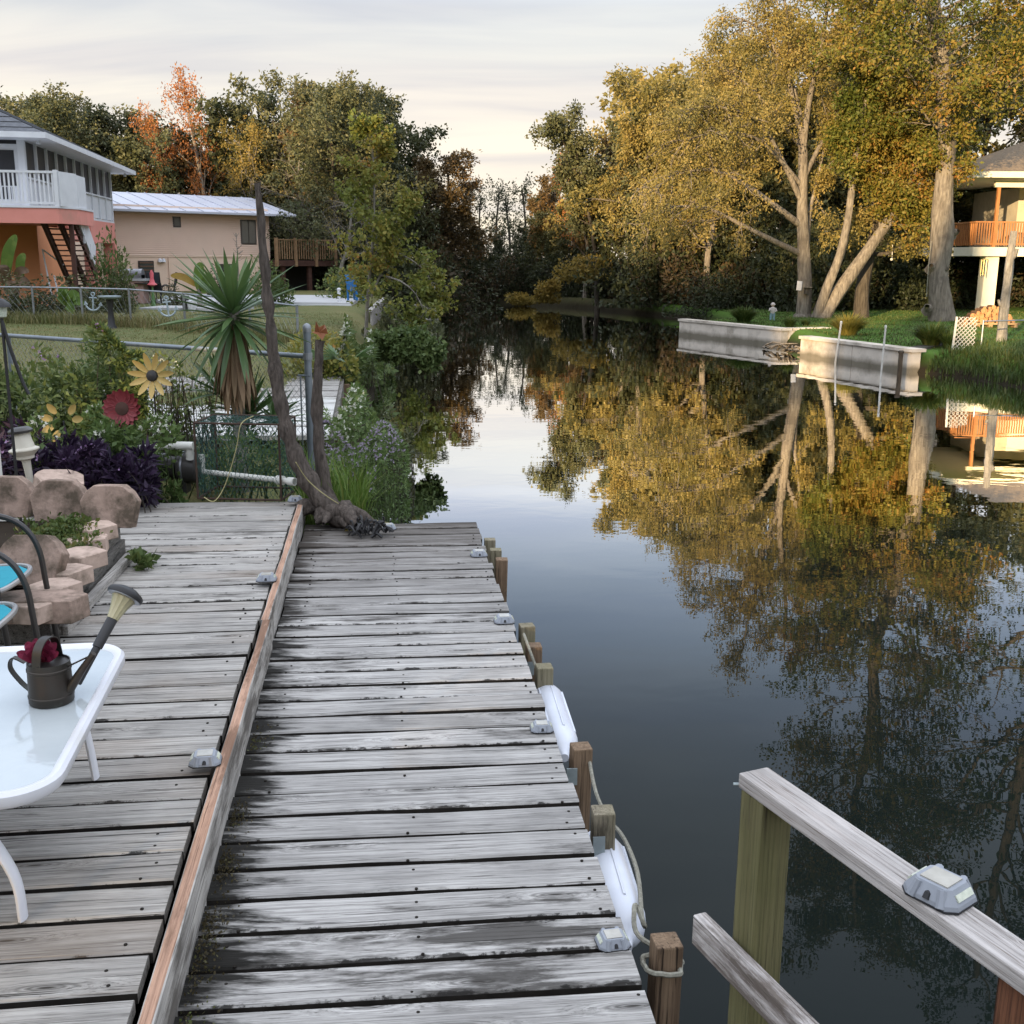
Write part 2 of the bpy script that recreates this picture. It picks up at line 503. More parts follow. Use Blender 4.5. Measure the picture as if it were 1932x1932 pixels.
# ------------------------------------------------------------------ weathered wood
def wood_mat(name, light, mid, dark, green=None, algae=None, dark_far=False, warm=0.0, axis=0, contrast=1.0, edge=0.0):
    t = NT(name)
    s0 = (1.0, 1.0, 1.0)
    st = [30.0, 30.0, 30.0]; st[axis] = 0.9
    vb = t.mapped(s0, 'Object', off_random=37.0)
    # knots bend the grain round them
    ks = [7.0, 7.0, 0.01]; ks[axis] = 1.5
    if axis == 2: ks = [7.0, 0.01, 1.5]
    if axis == 1: ks = [7.0, 1.5, 0.01]
    vk = t.mapped(tuple(ks), 'Object', off_random=53.0)
    vor = t.node('ShaderNodeTexVoronoi'); vor.inputs['Scale'].default_value = 0.62
    if axis != 2: vor.voronoi_dimensions = '2D'
    t.link(vk, vor.inputs['Vector'])
    kd = vor.outputs['Distance']
    kn = t.ramp(kd, [(0.0, 1.0), (0.22, 0.0)], 'EASE')
    vg = t.mapped(tuple(st), 'Object', off_random=37.0)
    addv = t.node('ShaderNodeVectorMath', operation='ADD')
    sc = t.node('ShaderNodeVectorMath', operation='SCALE'); sc.inputs[0].default_value = (1.1, 1.1, 1.1)
    t.link(kn, sc.inputs['Scale']); t.link(vg, addv.inputs[0]); t.link(sc.outputs[0], addv.inputs[1])
    g1 = t.noise(addv.outputs[0], 1.5, 9, 0.74, 0.2)
    g2 = t.noise(addv.outputs[0], 7.0, 4, 0.6)
    b1 = t.noise(vb, 2.3, 4, 0.6)
    oi = t.node('ShaderNodeObjectInfo')
    c = t.mix(t.ramp(g1, [(0.50 - 0.16 / contrast, 0.0), (0.5 + 0.14 / contrast, 1.0)]), mid, light)
    c = t.mix(t.ramp(g2, [(0.30, 0.85), (0.44, 0.0)]), c, tuple(x * 1.6 for x in dark))
    st2 = [48.0, 48.0, 48.0]; st2[axis] = 0.55
    vcr = t.mapped(tuple(st2), 'Object', off_random=71.0)
    crk = t.ramp(t.noise(vcr, 1.6, 5, 0.6, 0.2), [(0.335, 1.0), (0.372, 0.0)])
    c = t.mix(t.math('MULTIPLY', crk, 0.85), c, tuple(x * 0.35 for x in dark))
    # fine raised grain, and weathering that differs from place to place
    st4 = [150.0, 150.0, 150.0]; st4[axis] = 1.6
    add4 = t.node('ShaderNodeVectorMath', operation='ADD')
    sc4 = t.node('ShaderNodeVectorMath', operation='SCALE'); sc4.inputs[0].default_value = (4.0, 4.0, 4.0)
    t.link(kn, sc4.inputs['Scale']); t.link(t.mapped(tuple(st4), 'Object', off_random=29.0), add4.inputs[0]); t.link(sc4.outputs[0], add4.inputs[1])
    fg = t.noise(add4.outputs[0], 1.0, 3, 0.6)
    c = t.mix(1.0, c, t.ramp(fg, [(0.30, 0.66), (0.50, 1.0), (0.70, 1.14)]), 'MULTIPLY')
    c = t.mix(1.0, c, t.ramp(b1, [(0.30, 0.74), (0.55, 1.0), (0.75, 1.10)]), 'MULTIPLY')
    # mildew in blotches, run out along the grain
    st3 = [5.0, 5.0, 5.0]; st3[axis] = 0.9
    vm = t.mapped(tuple(st3), 'Object', off_random=91.0)
    md = t.noise(vm, 1.7, 7, 0.7)
    thr = t.math('SUBTRACT', 0.60, t.math('MULTIPLY', t.ramp(oi.outputs['Random'], [(0.0, 0.0), (0.8, 0.25), (0.97, 1.0)]), 0.14))
    mk = t.math('MULTIPLY', t.math('SUBTRACT', md, thr), 9.0, True)
    c = t.mix(t.math('MULTIPLY', mk, 0.85), c, dark)
    if edge:
        # black mildew creeping in from the board edges
        sx_ = t.node('ShaderNodeSeparateXYZ'); t.link(t.tc.outputs['Object'], sx_.inputs[0])
        ey = t.math('SUBTRACT', edge, t.math('ABSOLUTE', sx_.outputs['Y']))
        ev = t.noise(t.mapped((6, 9, 9), 'Object', off_random=17.0), 2.0, 6, 0.7)
        em = t.math('MULTIPLY', t.math('SUBTRACT', t.math('MULTIPLY', t.math('SUBTRACT', ev, t.ramp(oi.outputs['Random'], [(0.0, 0.62), (0.6, 0.56), (1.0, 0.44)])), 0.10), ey), 140.0, True)
        c = t.mix(t.math('MULTIPLY', em, 0.9), c, tuple(x * 0.35 for x in dark))
    # knots
    c = t.mix(t.ramp(kd, [(0.014, 0.95), (0.03, 0.25), (0.042, 0.75), (0.055, 0.1), (0.068, 0.5), (0.085, 0.0)]), c, dark)
    # boards differ in tone
    tone = t.ramp(oi.outputs['Random'], [(0.0, 0.86), (0.5, 1.0), (1.0, 1.12)])
    c = t.mix(1.0, c, tone, 'MULTIPLY')
    if green:
        gm = t.ramp(t.noise(vb, 1.3, 3), [(0.42, 0.0), (0.68, 1.0)])
        c = t.mix(t.math('MULTIPLY', gm, 0.75), c, green)
    if warm:
        wm_ = t.ramp(t.noise(vb, 0.9, 3), [(0.5, 0.0), (0.72, 1.0)])
        c = t.mix(t.math('MULTIPLY', wm_, warm), c, (0.26, 0.17, 0.10))
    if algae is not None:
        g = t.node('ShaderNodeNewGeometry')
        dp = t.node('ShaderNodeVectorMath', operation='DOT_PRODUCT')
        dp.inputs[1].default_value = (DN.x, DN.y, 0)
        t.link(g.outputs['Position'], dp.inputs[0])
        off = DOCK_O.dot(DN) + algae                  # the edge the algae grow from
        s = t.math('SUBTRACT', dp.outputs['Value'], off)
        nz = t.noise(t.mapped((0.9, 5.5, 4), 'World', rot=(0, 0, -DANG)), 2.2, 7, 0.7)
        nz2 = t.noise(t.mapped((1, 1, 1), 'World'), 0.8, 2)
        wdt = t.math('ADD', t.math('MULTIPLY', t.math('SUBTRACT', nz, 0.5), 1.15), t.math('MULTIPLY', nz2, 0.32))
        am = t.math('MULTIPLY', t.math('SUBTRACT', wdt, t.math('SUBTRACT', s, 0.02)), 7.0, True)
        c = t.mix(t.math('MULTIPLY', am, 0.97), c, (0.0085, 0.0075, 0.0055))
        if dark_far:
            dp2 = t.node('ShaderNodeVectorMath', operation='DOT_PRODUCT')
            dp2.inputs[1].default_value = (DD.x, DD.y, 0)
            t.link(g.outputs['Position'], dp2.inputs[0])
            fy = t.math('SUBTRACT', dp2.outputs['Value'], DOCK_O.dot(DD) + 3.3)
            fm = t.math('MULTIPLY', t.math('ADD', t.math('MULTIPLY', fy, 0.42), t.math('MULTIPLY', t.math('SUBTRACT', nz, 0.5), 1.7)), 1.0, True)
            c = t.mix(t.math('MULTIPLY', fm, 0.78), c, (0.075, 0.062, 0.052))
    t.color(c)
    hb = t.math('SUBTRACT', t.math('ADD', t.math('ADD', g1, t.math('MULTIPLY', fg, 0.6)), t.math('MULTIPLY', g2, 0.5)), t.math('MULTIPLY', crk, 1.4))
    t.bump(hb, 0.7, 0.006)
    return t.set(0.82, 0.18)

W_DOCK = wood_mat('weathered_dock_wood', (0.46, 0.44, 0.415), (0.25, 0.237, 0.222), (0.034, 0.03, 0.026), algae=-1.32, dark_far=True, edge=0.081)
W_DECK = wood_mat('weathered_deck_wood', (0.45, 0.425, 0.39), (0.26, 0.243, 0.222), (0.036, 0.031, 0.026), warm=0.28, edge=0.083)
W_RAIL = wood_mat('bleached_rail_wood', (0.56, 0.525, 0.50), (0.36, 0.32, 0.295), (0.085, 0.064, 0.05), axis=1, warm=0.12)
W_POST = wood_mat('mossy_post_wood', (0.17, 0.155, 0.075), (0.12, 0.105, 0.05), (0.035, 0.03, 0.02), green=(0.105, 0.12, 0.03), axis=2, contrast=0.8)
W_PILE = wood_mat('brown_pile_wood', (0.24, 0.165, 0.105), (0.12, 0.078, 0.05), (0.03, 0.02, 0.014), axis=2)
W_PILE2 = wood_mat('grey_pile_wood', (0.30, 0.26, 0.19), (0.17, 0.145, 0.10), (0.04, 0.034, 0.025), green=(0.15, 0.14, 0.07), axis=2)
W_RED = wood_mat('red_post_wood', (0.17, 0.075, 0.04), (0.10, 0.042, 0.024), (0.03, 0.014, 0.009), axis=2)
W_EDGE = wood_mat('edge_board_side', (0.47, 0.44, 0.40), (0.30, 0.28, 0.26), (0.08, 0.07, 0.06), axis=1)
W_EDGETOP = wood_mat('edge_board_top', (0.43, 0.265, 0.185), (0.32, 0.19, 0.13), (0.15, 0.085, 0.055), axis=1, contrast=0.8)
W_NEIGH = wood_mat('neighbour_dock_wood', (0.42, 0.40, 0.37), (0.22, 0.20, 0.18), (0.05, 0.042, 0.035))
W_TIMBER = wood_mat('dark_timber', (0.20, 0.185, 0.165), (0.09, 0.08, 0.07), (0.018, 0.016, 0.013), axis=1)

M_BOARDSIDE = pmat('dark_board_side', (0.030, 0.026, 0.022), (0.016, 0.014, 0.012), 20, .95, .05, bump=.3)  # plank sides near black: mildew plus gap shade put into the colour
def plank_mesh(name, L, W, T, seed, mat, ns=6, jit=0.0035, cup=0.002):
    rng = random.Random(seed)
    vs, fs = [], []
    for i in range(ns):
        x = -L / 2 + L * i / (ns - 1)
        a, b = W / 2 + rng.uniform(-jit, jit), -W / 2 + rng.uniform(-jit, jit)
        zt = rng.uniform(-cup, cup)
        e = 0.006
        vs += [(x, b, -T), (x, a, -T), (x, a, zt - e), (x, a - e * 1.3, zt + rng.uniform(-.001, .001)), (x, b + e * 1.3, zt + rng.uniform(-.001, .001)), (x, b, zt - e)]
    for i in range(ns - 1):
        for j in range(6):
            k = (j + 1) % 6
            fs.append((i * 6 + j, i * 6 + k, (i + 1) * 6 + k, (i + 1) * 6 + j))
    fs.append((0, 1, 2, 3, 4, 5)[::-1]); fs.append(tuple((ns - 1) * 6 + j for j in range(6)))
    me = bpy.data.meshes.new(name)
    me.from_pydata(vs, [], [tuple(reversed(f)) for f in fs]); me.update()
    me.materials.append(mat); me.materials.append(M_BOARDSIDE)
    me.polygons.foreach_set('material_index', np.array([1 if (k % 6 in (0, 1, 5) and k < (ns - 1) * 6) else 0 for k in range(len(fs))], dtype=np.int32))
    return me

random.seed(7)
tag(MB().box((-2.9, 3.4, .60), (3.4, 10.4, .06)).build('dark_sheet_under_deck', pmat('under_deck_dark', (0.018, 0.015, 0.012), None, 3, .95, .05, bump=.2), None), kind='structure')  # added near-black sheet, stands in for the shade under the deck boards
# ---- the long dock at the water's edge
dock = thing('dock', 'long low weathered grey plank dock along the water with dark algae on its landward side', 'dock', DOCK_O, DANG)
DW = 1.30
PIT = 0.178
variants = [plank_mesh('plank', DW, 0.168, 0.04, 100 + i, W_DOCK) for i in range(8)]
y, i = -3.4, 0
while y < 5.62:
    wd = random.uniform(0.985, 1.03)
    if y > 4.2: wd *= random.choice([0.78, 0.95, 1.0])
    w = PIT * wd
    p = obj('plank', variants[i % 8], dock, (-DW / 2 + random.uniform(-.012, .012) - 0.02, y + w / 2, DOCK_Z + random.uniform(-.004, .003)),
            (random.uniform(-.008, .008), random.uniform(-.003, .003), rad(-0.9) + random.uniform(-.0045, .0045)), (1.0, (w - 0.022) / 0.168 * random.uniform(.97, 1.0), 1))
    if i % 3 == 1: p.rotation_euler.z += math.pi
    y += w; i += 1
def screw_heads(parent, xs, y0, y1, zt, seed):
    mb = MB(); r_ = random.Random(seed); y_ = y0
    while y_ < y1:
        for x in xs:
            for dy in (.045, .125):
                if r_.random() < .8:
                    mb.lathe([(.0055, -.004), (.0055, .0012), (.001, .0016)], (x + r_.uniform(-.02, .02), y_ + dy + r_.uniform(-.012, .012), zt), 7)
        y_ += PIT
    tag(mb.build('screw_head', bpy.data.materials['dark_board_side'], parent), kind='stuff')
screw_heads(dock, (-1.2, -.66, -.07), -1.0, 5.5, DOCK_Z, 3)
for x in (-1.2, -0.65, -0.06):
    MB().box((x, 1.1, DOCK_Z - 0.13), (0.05, 9.0, 0.17)).build('beam', W_TIMBER, dock)
PILES = [(0.052, 5.40, .785, 0), (0.058, 5.08, .79, 0), (0.06, 4.80, .80, 1), (0.056, 3.30, .82, 0), (0.06, 3.02, .81, 1), (0.062, 2.74, .80, 0), (0.062, 1.73, .825, 1), (0.064, 1.16, .83, 0), (0.07, 0.33, .84, 1), (0.06, -1.2, .83, 0), (0.06, -2.7, .83, 1)]
for k, (x, yy, zt, kind) in enumerate(PILES):
    zt -= .025
    vs, fs = bevel_box(0.041, 0.041, (zt + 1.2) / 2, 0.006)
    mb = MB(); mb.add(vs, fs)
    mb.build('post', W_PILE if kind else W_PILE2, dock, loc=(x, yy, (zt - 1.2) / 2), rot=(random.uniform(-.02, .02), random.uniform(-.012, .02), random.uniform(-.08, .08)))
    if k in (4, 6, 7):
        MB().box((x - 0.03, yy - 0.052, zt - 0.115), (0.045, 0.006, 0.075)).build('bracket', pmat('galvanised_bracket', (0.35, 0.40, 0.40), (0.22, 0.25, 0.25), 12, 0.55, 0.5, 0.6) if k == 4 else bpy.data.materials['galvanised_bracket'], dock)

# ---- the upper deck on the left
deck = thing('upper_deck', 'raised weathered grey plank deck with a reddish edge board, under the white table', 'deck', DOCK_O, DANG)
EX = -1.335          # edge board centre, dock frame
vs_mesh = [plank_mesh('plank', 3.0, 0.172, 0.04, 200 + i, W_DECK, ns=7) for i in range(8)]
y, i = -3.0, 0
while y < 5.93:
    w = PIT * random.uniform(0.98, 1.04)
    if y > 3.0: w *= random.uniform(0.8, 1.0)
    p = obj('plank', vs_mesh[i % 8], deck, (EX - 0.052 - 1.5 + random.uniform(-.004, .004), y + w / 2, DECK_Z + random.uniform(-.004, .004)),
            (random.uniform(-.008, .008), 0, rad(0.5 if y < 4 else -1.2 * min(1, (y - 4))) + random.uniform(-.005, .005)), (1, (w - 0.021) / 0.172, 1))
    if i % 3 == 2: p.rotation_euler.z += math.pi
    y += w; i += 1
screw_heads(deck, (-1.47, -2.3), -1.0, 5.8, DECK_Z, 4)
for x in (-1.5, -2.6, -4.0):
    MB().box((x, 1.2, DECK_Z - 0.14), (0.05, 8.9, 0.17)).build('beam', W_TIMBER, deck)
def edge_board(y0, y1, xo, zt, name):
    n = 14
    vs, fs, mi = [], [], []
    rng = random.Random(int(y0 * 10 + 50))
    for k in range(n):
        yy = y0 + (y1 - y0) * k / (n - 1)
        j = rng.uniform(-.0035, .0035)
        x0, x1 = xo - 0.021 + j, xo + 0.021 + rng.uniform(-.003, .003)
        z = zt + rng.uniform(-.002, .002)
        vs += [(x0, yy, 0.78), (x1, yy, 0.78), (x1, yy, z - .004), (x1 - .004, yy, z), (x0 + .004, yy, z), (x0, yy, z - .004)]
    mb = MB()
    for k in range(n - 1):
        for j in range(6):
            q = (j + 1) % 6
            fs.append((k * 6 + j, k * 6 + q, (k + 1) * 6 + q, (k + 1) * 6 + j)); mi.append(1 if j == 3 else 0)
    fs.append((5, 4, 3, 2, 1, 0)); fs.append(tuple((n - 1) * 6 + j for j in range(6))); mi += [0, 0]
    fs = [tuple(reversed(f)) for f in fs]
    mb.v, mb.f, mb.m = vs, fs, mi
    o = mb.build(name, [W_EDGE, W_EDGETOP], deck)
    return o
edge_board(-3.0, 3.02, EX, DECK_Z + 0.03, 'edge_board')['label'] = 'near edge board, reddish on top and grey on its side'
edge_board(3.03, 5.98, EX - 0.012, DECK_Z + 0.024, 'edge_board')['label'] = 'far edge board, reddish on top'

# ---- handrail over the water, bottom right
RD = Vector((0.408, -0.913, 0)).normalized(); RN = Vector((-RD.y, RD.x, 0))
RZ = 1.53
rail = thing('handrail', 'bleached wooden handrail on square posts standing over the water', 'handrail', pt(1421, 1452, z=RZ) * 1.0)
rail.rotation_euler = (0, 0, math.atan2(RD.y, RD.x) + math.pi / 2)   # local -Y runs along the rail
def rl(name, c, size, m, seed, lab=None):
    vs, fs = bevel_box(size[0] / 2, size[1] / 2, size[2] / 2, 0.005)
    mb = MB(); mb.add(vs, fs)
    o = mb.build(name, m, rail, loc=c)
    if lab: o['label'] = lab
    return o
RL0 = RZ
rail.location.z = 0
rl('top_rail', (0, -1.6, RL0 - 0.02), (0.089, 3.2, 0.04), W_RAIL, 1, 'bleached flat top rail')
rl('lower_rail', (-0.072 - 0.03, -1.45, 1.035), (0.04, 3.1, 0.088), W_RAIL, 2, 'lower rail nailed to the near side of the posts').rotation_euler = (0, 0, rad(-1.1))
rl('post', (0.005, -0.055, 0.25), (0.092, 0.092, 2.48), W_POST, 3, 'green mossy end post')
rl('post', (0.02, -0.86, 0.25), (0.092, 0.092, 2.48), W_RED, 4, 'reddish brown post')
rl('post', (0.01, -2.6, 0.25), (0.092, 0.092, 2.48), W_POST, 5)
MB().tube([(-0.03, 0.0, RL0 - 0.035), (-0.05, 0.012, RL0 - 0.036)], 0.004, 6).build('screw', bpy.data.materials['galvanised_bracket'], rail)

# ---- solar dock lights
M_LIGHT = pmat('grey_plastic', (0.25, 0.265, 0.30), (0.205, 0.22, 0.245), 14, 0.45, 0.5, bump=0.03)
M_LIGHTB = pmat('dark_rubber', (0.03, 0.03, 0.032), None, 14, 0.7, 0.3, bump=0.03)
M_PANEL = pmat('solar_panel', (0.42, 0.40, 0.35), (0.30, 0.28, 0.24), 20, 0.25, 0.6, bump=0.0)
M_LENS = pmat('clear_lens', (0.62, 0.64, 0.52), (0.42, 0.45, 0.36), 60, 0.15, 0.7, bump=0.0)
def octo(a, b, c):
    return [(a, -b + c), (a, b - c), (a - c, b), (-a + c, b), (-a, b - c), (-a, -b + c), (-a + c, -b), (a - c, -b)]
def frustum(mb, o0, z0, o1, z1):
    n = len(o0)
    mb.add([(x, y, z0) for x, y in o0] + [(x, y, z1) for x, y in o1],
           [tuple(reversed(range(n))), tuple(range(n, 2 * n))] + [(i, (i + 1) % n, n + (i + 1) % n, n + i) for i in range(n)])
def make_light():
    r = thing('solar_dock_light', 'x', 'solar light', group='grey solar lights screwed to the dock and rail')
    mb = MB(); frustum(mb, octo(.058, .05, .018), 0.0, octo(.058, .05, .018), .004)
    mb.build('gasket', M_LIGHTB, r)
    mb = MB(); frustum(mb, octo(.057, .049, .018), .004, octo(.055, .047, .017), .012); frustum(mb, octo(.055, .047, .017), .012, octo(.037, .033, .009), .036)
    for sx in (-1, 1):
        for sy in (-1, 1):
            mb.tube([(sx * .030, sy * .046, .004), (sx * .024, sy * .034, .034)], [.0105, .008], 8)
    mb.build('housing', M_LIGHT, r)
    MB().box((0, 0, .037), (.056, .05, .003)).build('solar_panel', M_PANEL, r)
    for sx in (-1, 1):
        MB().box((sx * .0475, 0, .0235), (.004, .050, .013), (0, sx * -0.64, 0)).build('lens', M_LENS, r)
    for sy in (-1, 1):
        mb = MB(); mb.tube([(0, sy * .047, .010), (0, sy * .041, .020), (0, sy * .034, .024)], [.0075, .0065, .001], 8)
        mb.build('screw_recess', M_LIGHTB, r)
    return r
light0 = make_light()
LIGHTS = [((-0.69, 5.60, DOCK_Z + .003), 0.1, 'grey solar light at the far end of the dock beside the driftwood'),
          ((-0.08, 4.78, DOCK_Z + .003), 0.05, 'grey solar light near the far water corner of the dock'),
          ((-0.065, 3.36, DOCK_Z + .003), 0.0, 'grey solar light on the dock edge beside three close posts'),
          ((-0.065, 1.90, DOCK_Z + .003), -0.03, 'grey solar light on the dock edge by the farther white fender'),
          ((-0.075, 0.36, DOCK_Z + .003), 0.08, 'nearest grey solar light on the dock, beside the roped post'),
          ((-1.39, 5.86, DECK_Z + .032), 0.05, 'grey solar light at the far end of the reddish edge board by the wire trap'),
          ((-1.405, 3.74, DECK_Z + .030), 0.0, 'grey solar light halfway along the reddish edge board'),
          ((-1.40, 1.36, DECK_Z + .034), 0.05, 'large looking grey solar light on the edge board beside the white table')]
for k, (p, rz, lab) in enumerate(LIGHTS):
    o = light0 if k == 0 else copy_tree(light0)
    o.location = dk(*p); o.rotation_euler = (0, 0, DANG + rz); o['label'] = lab
    s = .86 if k in (3, 4) else 1.0
    o.scale = (s, s, s)
o = copy_tree(light0)
lp = pt(1772, 1690, z=RZ)
o.location = (lp.x, lp.y, RZ + .002); o.rotation_euler = (0, 0, math.atan2(RD.y, RD.x) + rad(14))
o.scale = (1.1, 1.1, 1.1)
o['label'] = 'grey solar light on the bleached handrail'

# ---- fenders and their rope
M_FEND = pmat('white_vinyl', (0.62, 0.64, 0.69), (0.52, 0.54, 0.60), 5, 0.35, 0.5, bump=0.04)
M_ROPE = pmat('grey_rope', (0.30, 0.29, 0.24), (0.16, 0.15, 0.12), 90, 0.9, 0.1, bump=0.5, bdist=0.003)
def fender(loc, L, r, rz, lab):
    t_ = thing('boat_fender', lab, 'boat fender', loc, rz, 'white boat fenders tied along the dock')
    prof = [(0.02, -L / 2 - .05), (0.03, -L / 2 - .01), (r * .55, -L / 2 + .01), (r * .85, -L / 2 + .05), (r, -L / 2 + .11), (r, 0), (r, L / 2 - .11), (r * .85, L / 2 - .05), (r * .55, L / 2 - .01), (0.03, L / 2 + .01), (0.02, L / 2 + .05)]
    R = Matrix.Rotation(rad(-90), 3, 'X')
    MB().lathe(prof, n=22, rot=R).build('body', M_FEND, t_, True)
    for k in range(8):
        a = k * math.pi / 4 + .2
        MB().tube([R @ Vector((r * math.cos(a), r * math.sin(a), zz)) for zz in (-L / 2 + .12, 0, L / 2 - .12)], .006, 6).build('rib', M_FEND, t_, True)
    ring = [R @ Vector((.03 * math.cos(a), 0, L / 2 + .06 + .03 * math.sin(a))) for a in np.linspace(0, 6.28, 13)]
    MB().tube(ring, .008, 6).build('eye', M_FEND, t_, True)
    return t_
fender(dk(0.075, 2.44, 0.60), 0.72, 0.085, DANG + rad(-2), 'white boat fender against the dock behind the farther solar light')
fender(dk(0.060, 1.02, 0.57), 0.62, 0.095, DANG + rad(-3), 'white boat fender with a dark rope, nearest along the dock')
def rope(pts, r, name, lab, cat='rope'):
    mb = MB(); mb.tube(smooth_path(pts, 6), r, 6)
    return tag(mb.build(name, M_ROPE, None, True), lab, cat)
def smooth_path(pts, k=5):
    P = [Vector(p) for p in pts]
    out = []
    for i in range(len(P) - 1):
        p0, p1, p2, p3 = P[max(i - 1, 0)], P[i], P[i + 1], P[min(i + 2, len(P) - 1)]
        for j in range(k):
            t_ = j / k
            out.append(0.5 * ((2 * p1) + (p2 - p0) * t_ + (2 * p0 - 5 * p1 + 4 * p2 - p3) * t_ ** 2 + (3 * p1 - p0 - 3 * p2 + p3) * t_ ** 3))
    out.append(P[-1])
    return out
cx, cy = 0.07, 0.33
lp = [dk(cx + .056 * math.cos(a) * (1.15 if abs(math.cos(2 * a)) < .5 else 1), cy + .056 * math.sin(a) * (1.15 if abs(math.cos(2 * a)) < .5 else 1), .745 + .006 * math.sin(a * 2)) for a in np.linspace(0, 6.5, 20)]
rope(lp + [dk(.02, .42, .78), dk(.015, .47, .835), dk(.03, .50, .83), dk(.05, .47, .78), dk(.10, .70, .66), dk(.15, 1.0, .66), dk(.14, 1.28, .66), dk(.08, 1.42, .62)], .008, 'mooring_rope', 'grey rope looped round the nearest dock post beside the white fender')
rope([dk(.05, 1.215, .72), dk(.115, 1.3, .66), dk(.10, 1.5, .70), dk(.11, 1.7, .74)], .008, 'mooring_rope', 'dark rope slung between two dock posts behind the nearest fender')
rope([dk(.02, 3.15, .80), dk(.015, 2.98, .81), dk(.06, 2.85, .68), dk(.09, 2.75, .60)], .008, 'mooring_rope', 'pale rope running from the close posts down to the farther fender')
# ------------------------------------------------------------------ vegetation tools
def unit(a):
    return a / np.maximum(np.linalg.norm(a, axis=-1, keepdims=True), 1e-9)

def tubes_mesh(name, lines):
    """lines: list of (pts Nx3, radii N, sides)"""
    V, Fq, base = [], [], 0
    for pts, rs, n in lines:
        pts = np.asarray(pts, float); rs = np.asarray(rs, float)
        d = unit(np.gradient(pts, axis=0))
        ref = np.array([0.31, 0.2, 0.93]) if abs(d[0, 2]) < 0.85 else np.array([0.95, 0.3, 0.05])
        a = unit(np.cross(d, ref)); b = np.cross(d, a)
        th = np.arange(n) * 2 * np.pi / n
        ring = a[:, None, :] * np.cos(th)[None, :, None] + b[:, None, :] * np.sin(th)[None, :, None]
        rr_ = np.repeat(rs[:, None], n, 1)
        if n >= 8:      # old trunks are not round: ridges and swellings wander up them
            h_ = np.cumsum(np.r_[0, np.linalg.norm(np.diff(pts, axis=0), axis=1)])[:, None] / max(rs[0], .02)
            rr_ = rr_ * (1 + .07 * np.sin(3 * th[None] + .35 * h_ + n) + .055 * np.sin(5 * th[None] - .5 * h_) + .04 * np.sin(2 * th[None] + .9 * h_))
        v = pts[:, None, :] + ring * rr_[:, :, None]
        m = len(pts)
        V.append(v.reshape(-1, 3))
        i = base + np.arange(m * n).reshape(m, n)
        j = np.roll(i, -1, axis=1)
        Fq.append(np.stack([i[:-1].ravel(), j[:-1].ravel(), j[1:].ravel(), i[1:].ravel()], 1))
        base += m * n
    return np.concatenate(V), np.concatenate(Fq)

def leaf_quads(rng, P, size, aspect=0.55, D=None, droop=0.0, fold=0.0):
    """rhombic leaves at P; D preferred direction of the blade"""
    n = len(P)
    a = unit(rng.normal(size=(n, 3)))
    if D is not None:
        a = unit(a * 0.75 + D)
    a[:, 2] -= droop
    a = unit(a)
    b = unit(np.cross(a, unit(rng.normal(size=(n, 3)))))
    s = (size * rng.uniform(0.6, 1.35, n))[:, None]
    w = s * aspect * 0.5
    V = np.stack([P, P + a * s * 0.45 + b * w, P + a * s, P + a * s * 0.45 - b * w], 1).reshape(-1, 3)
    Fq = np.arange(4 * n).reshape(n, 4)
    return V, Fq

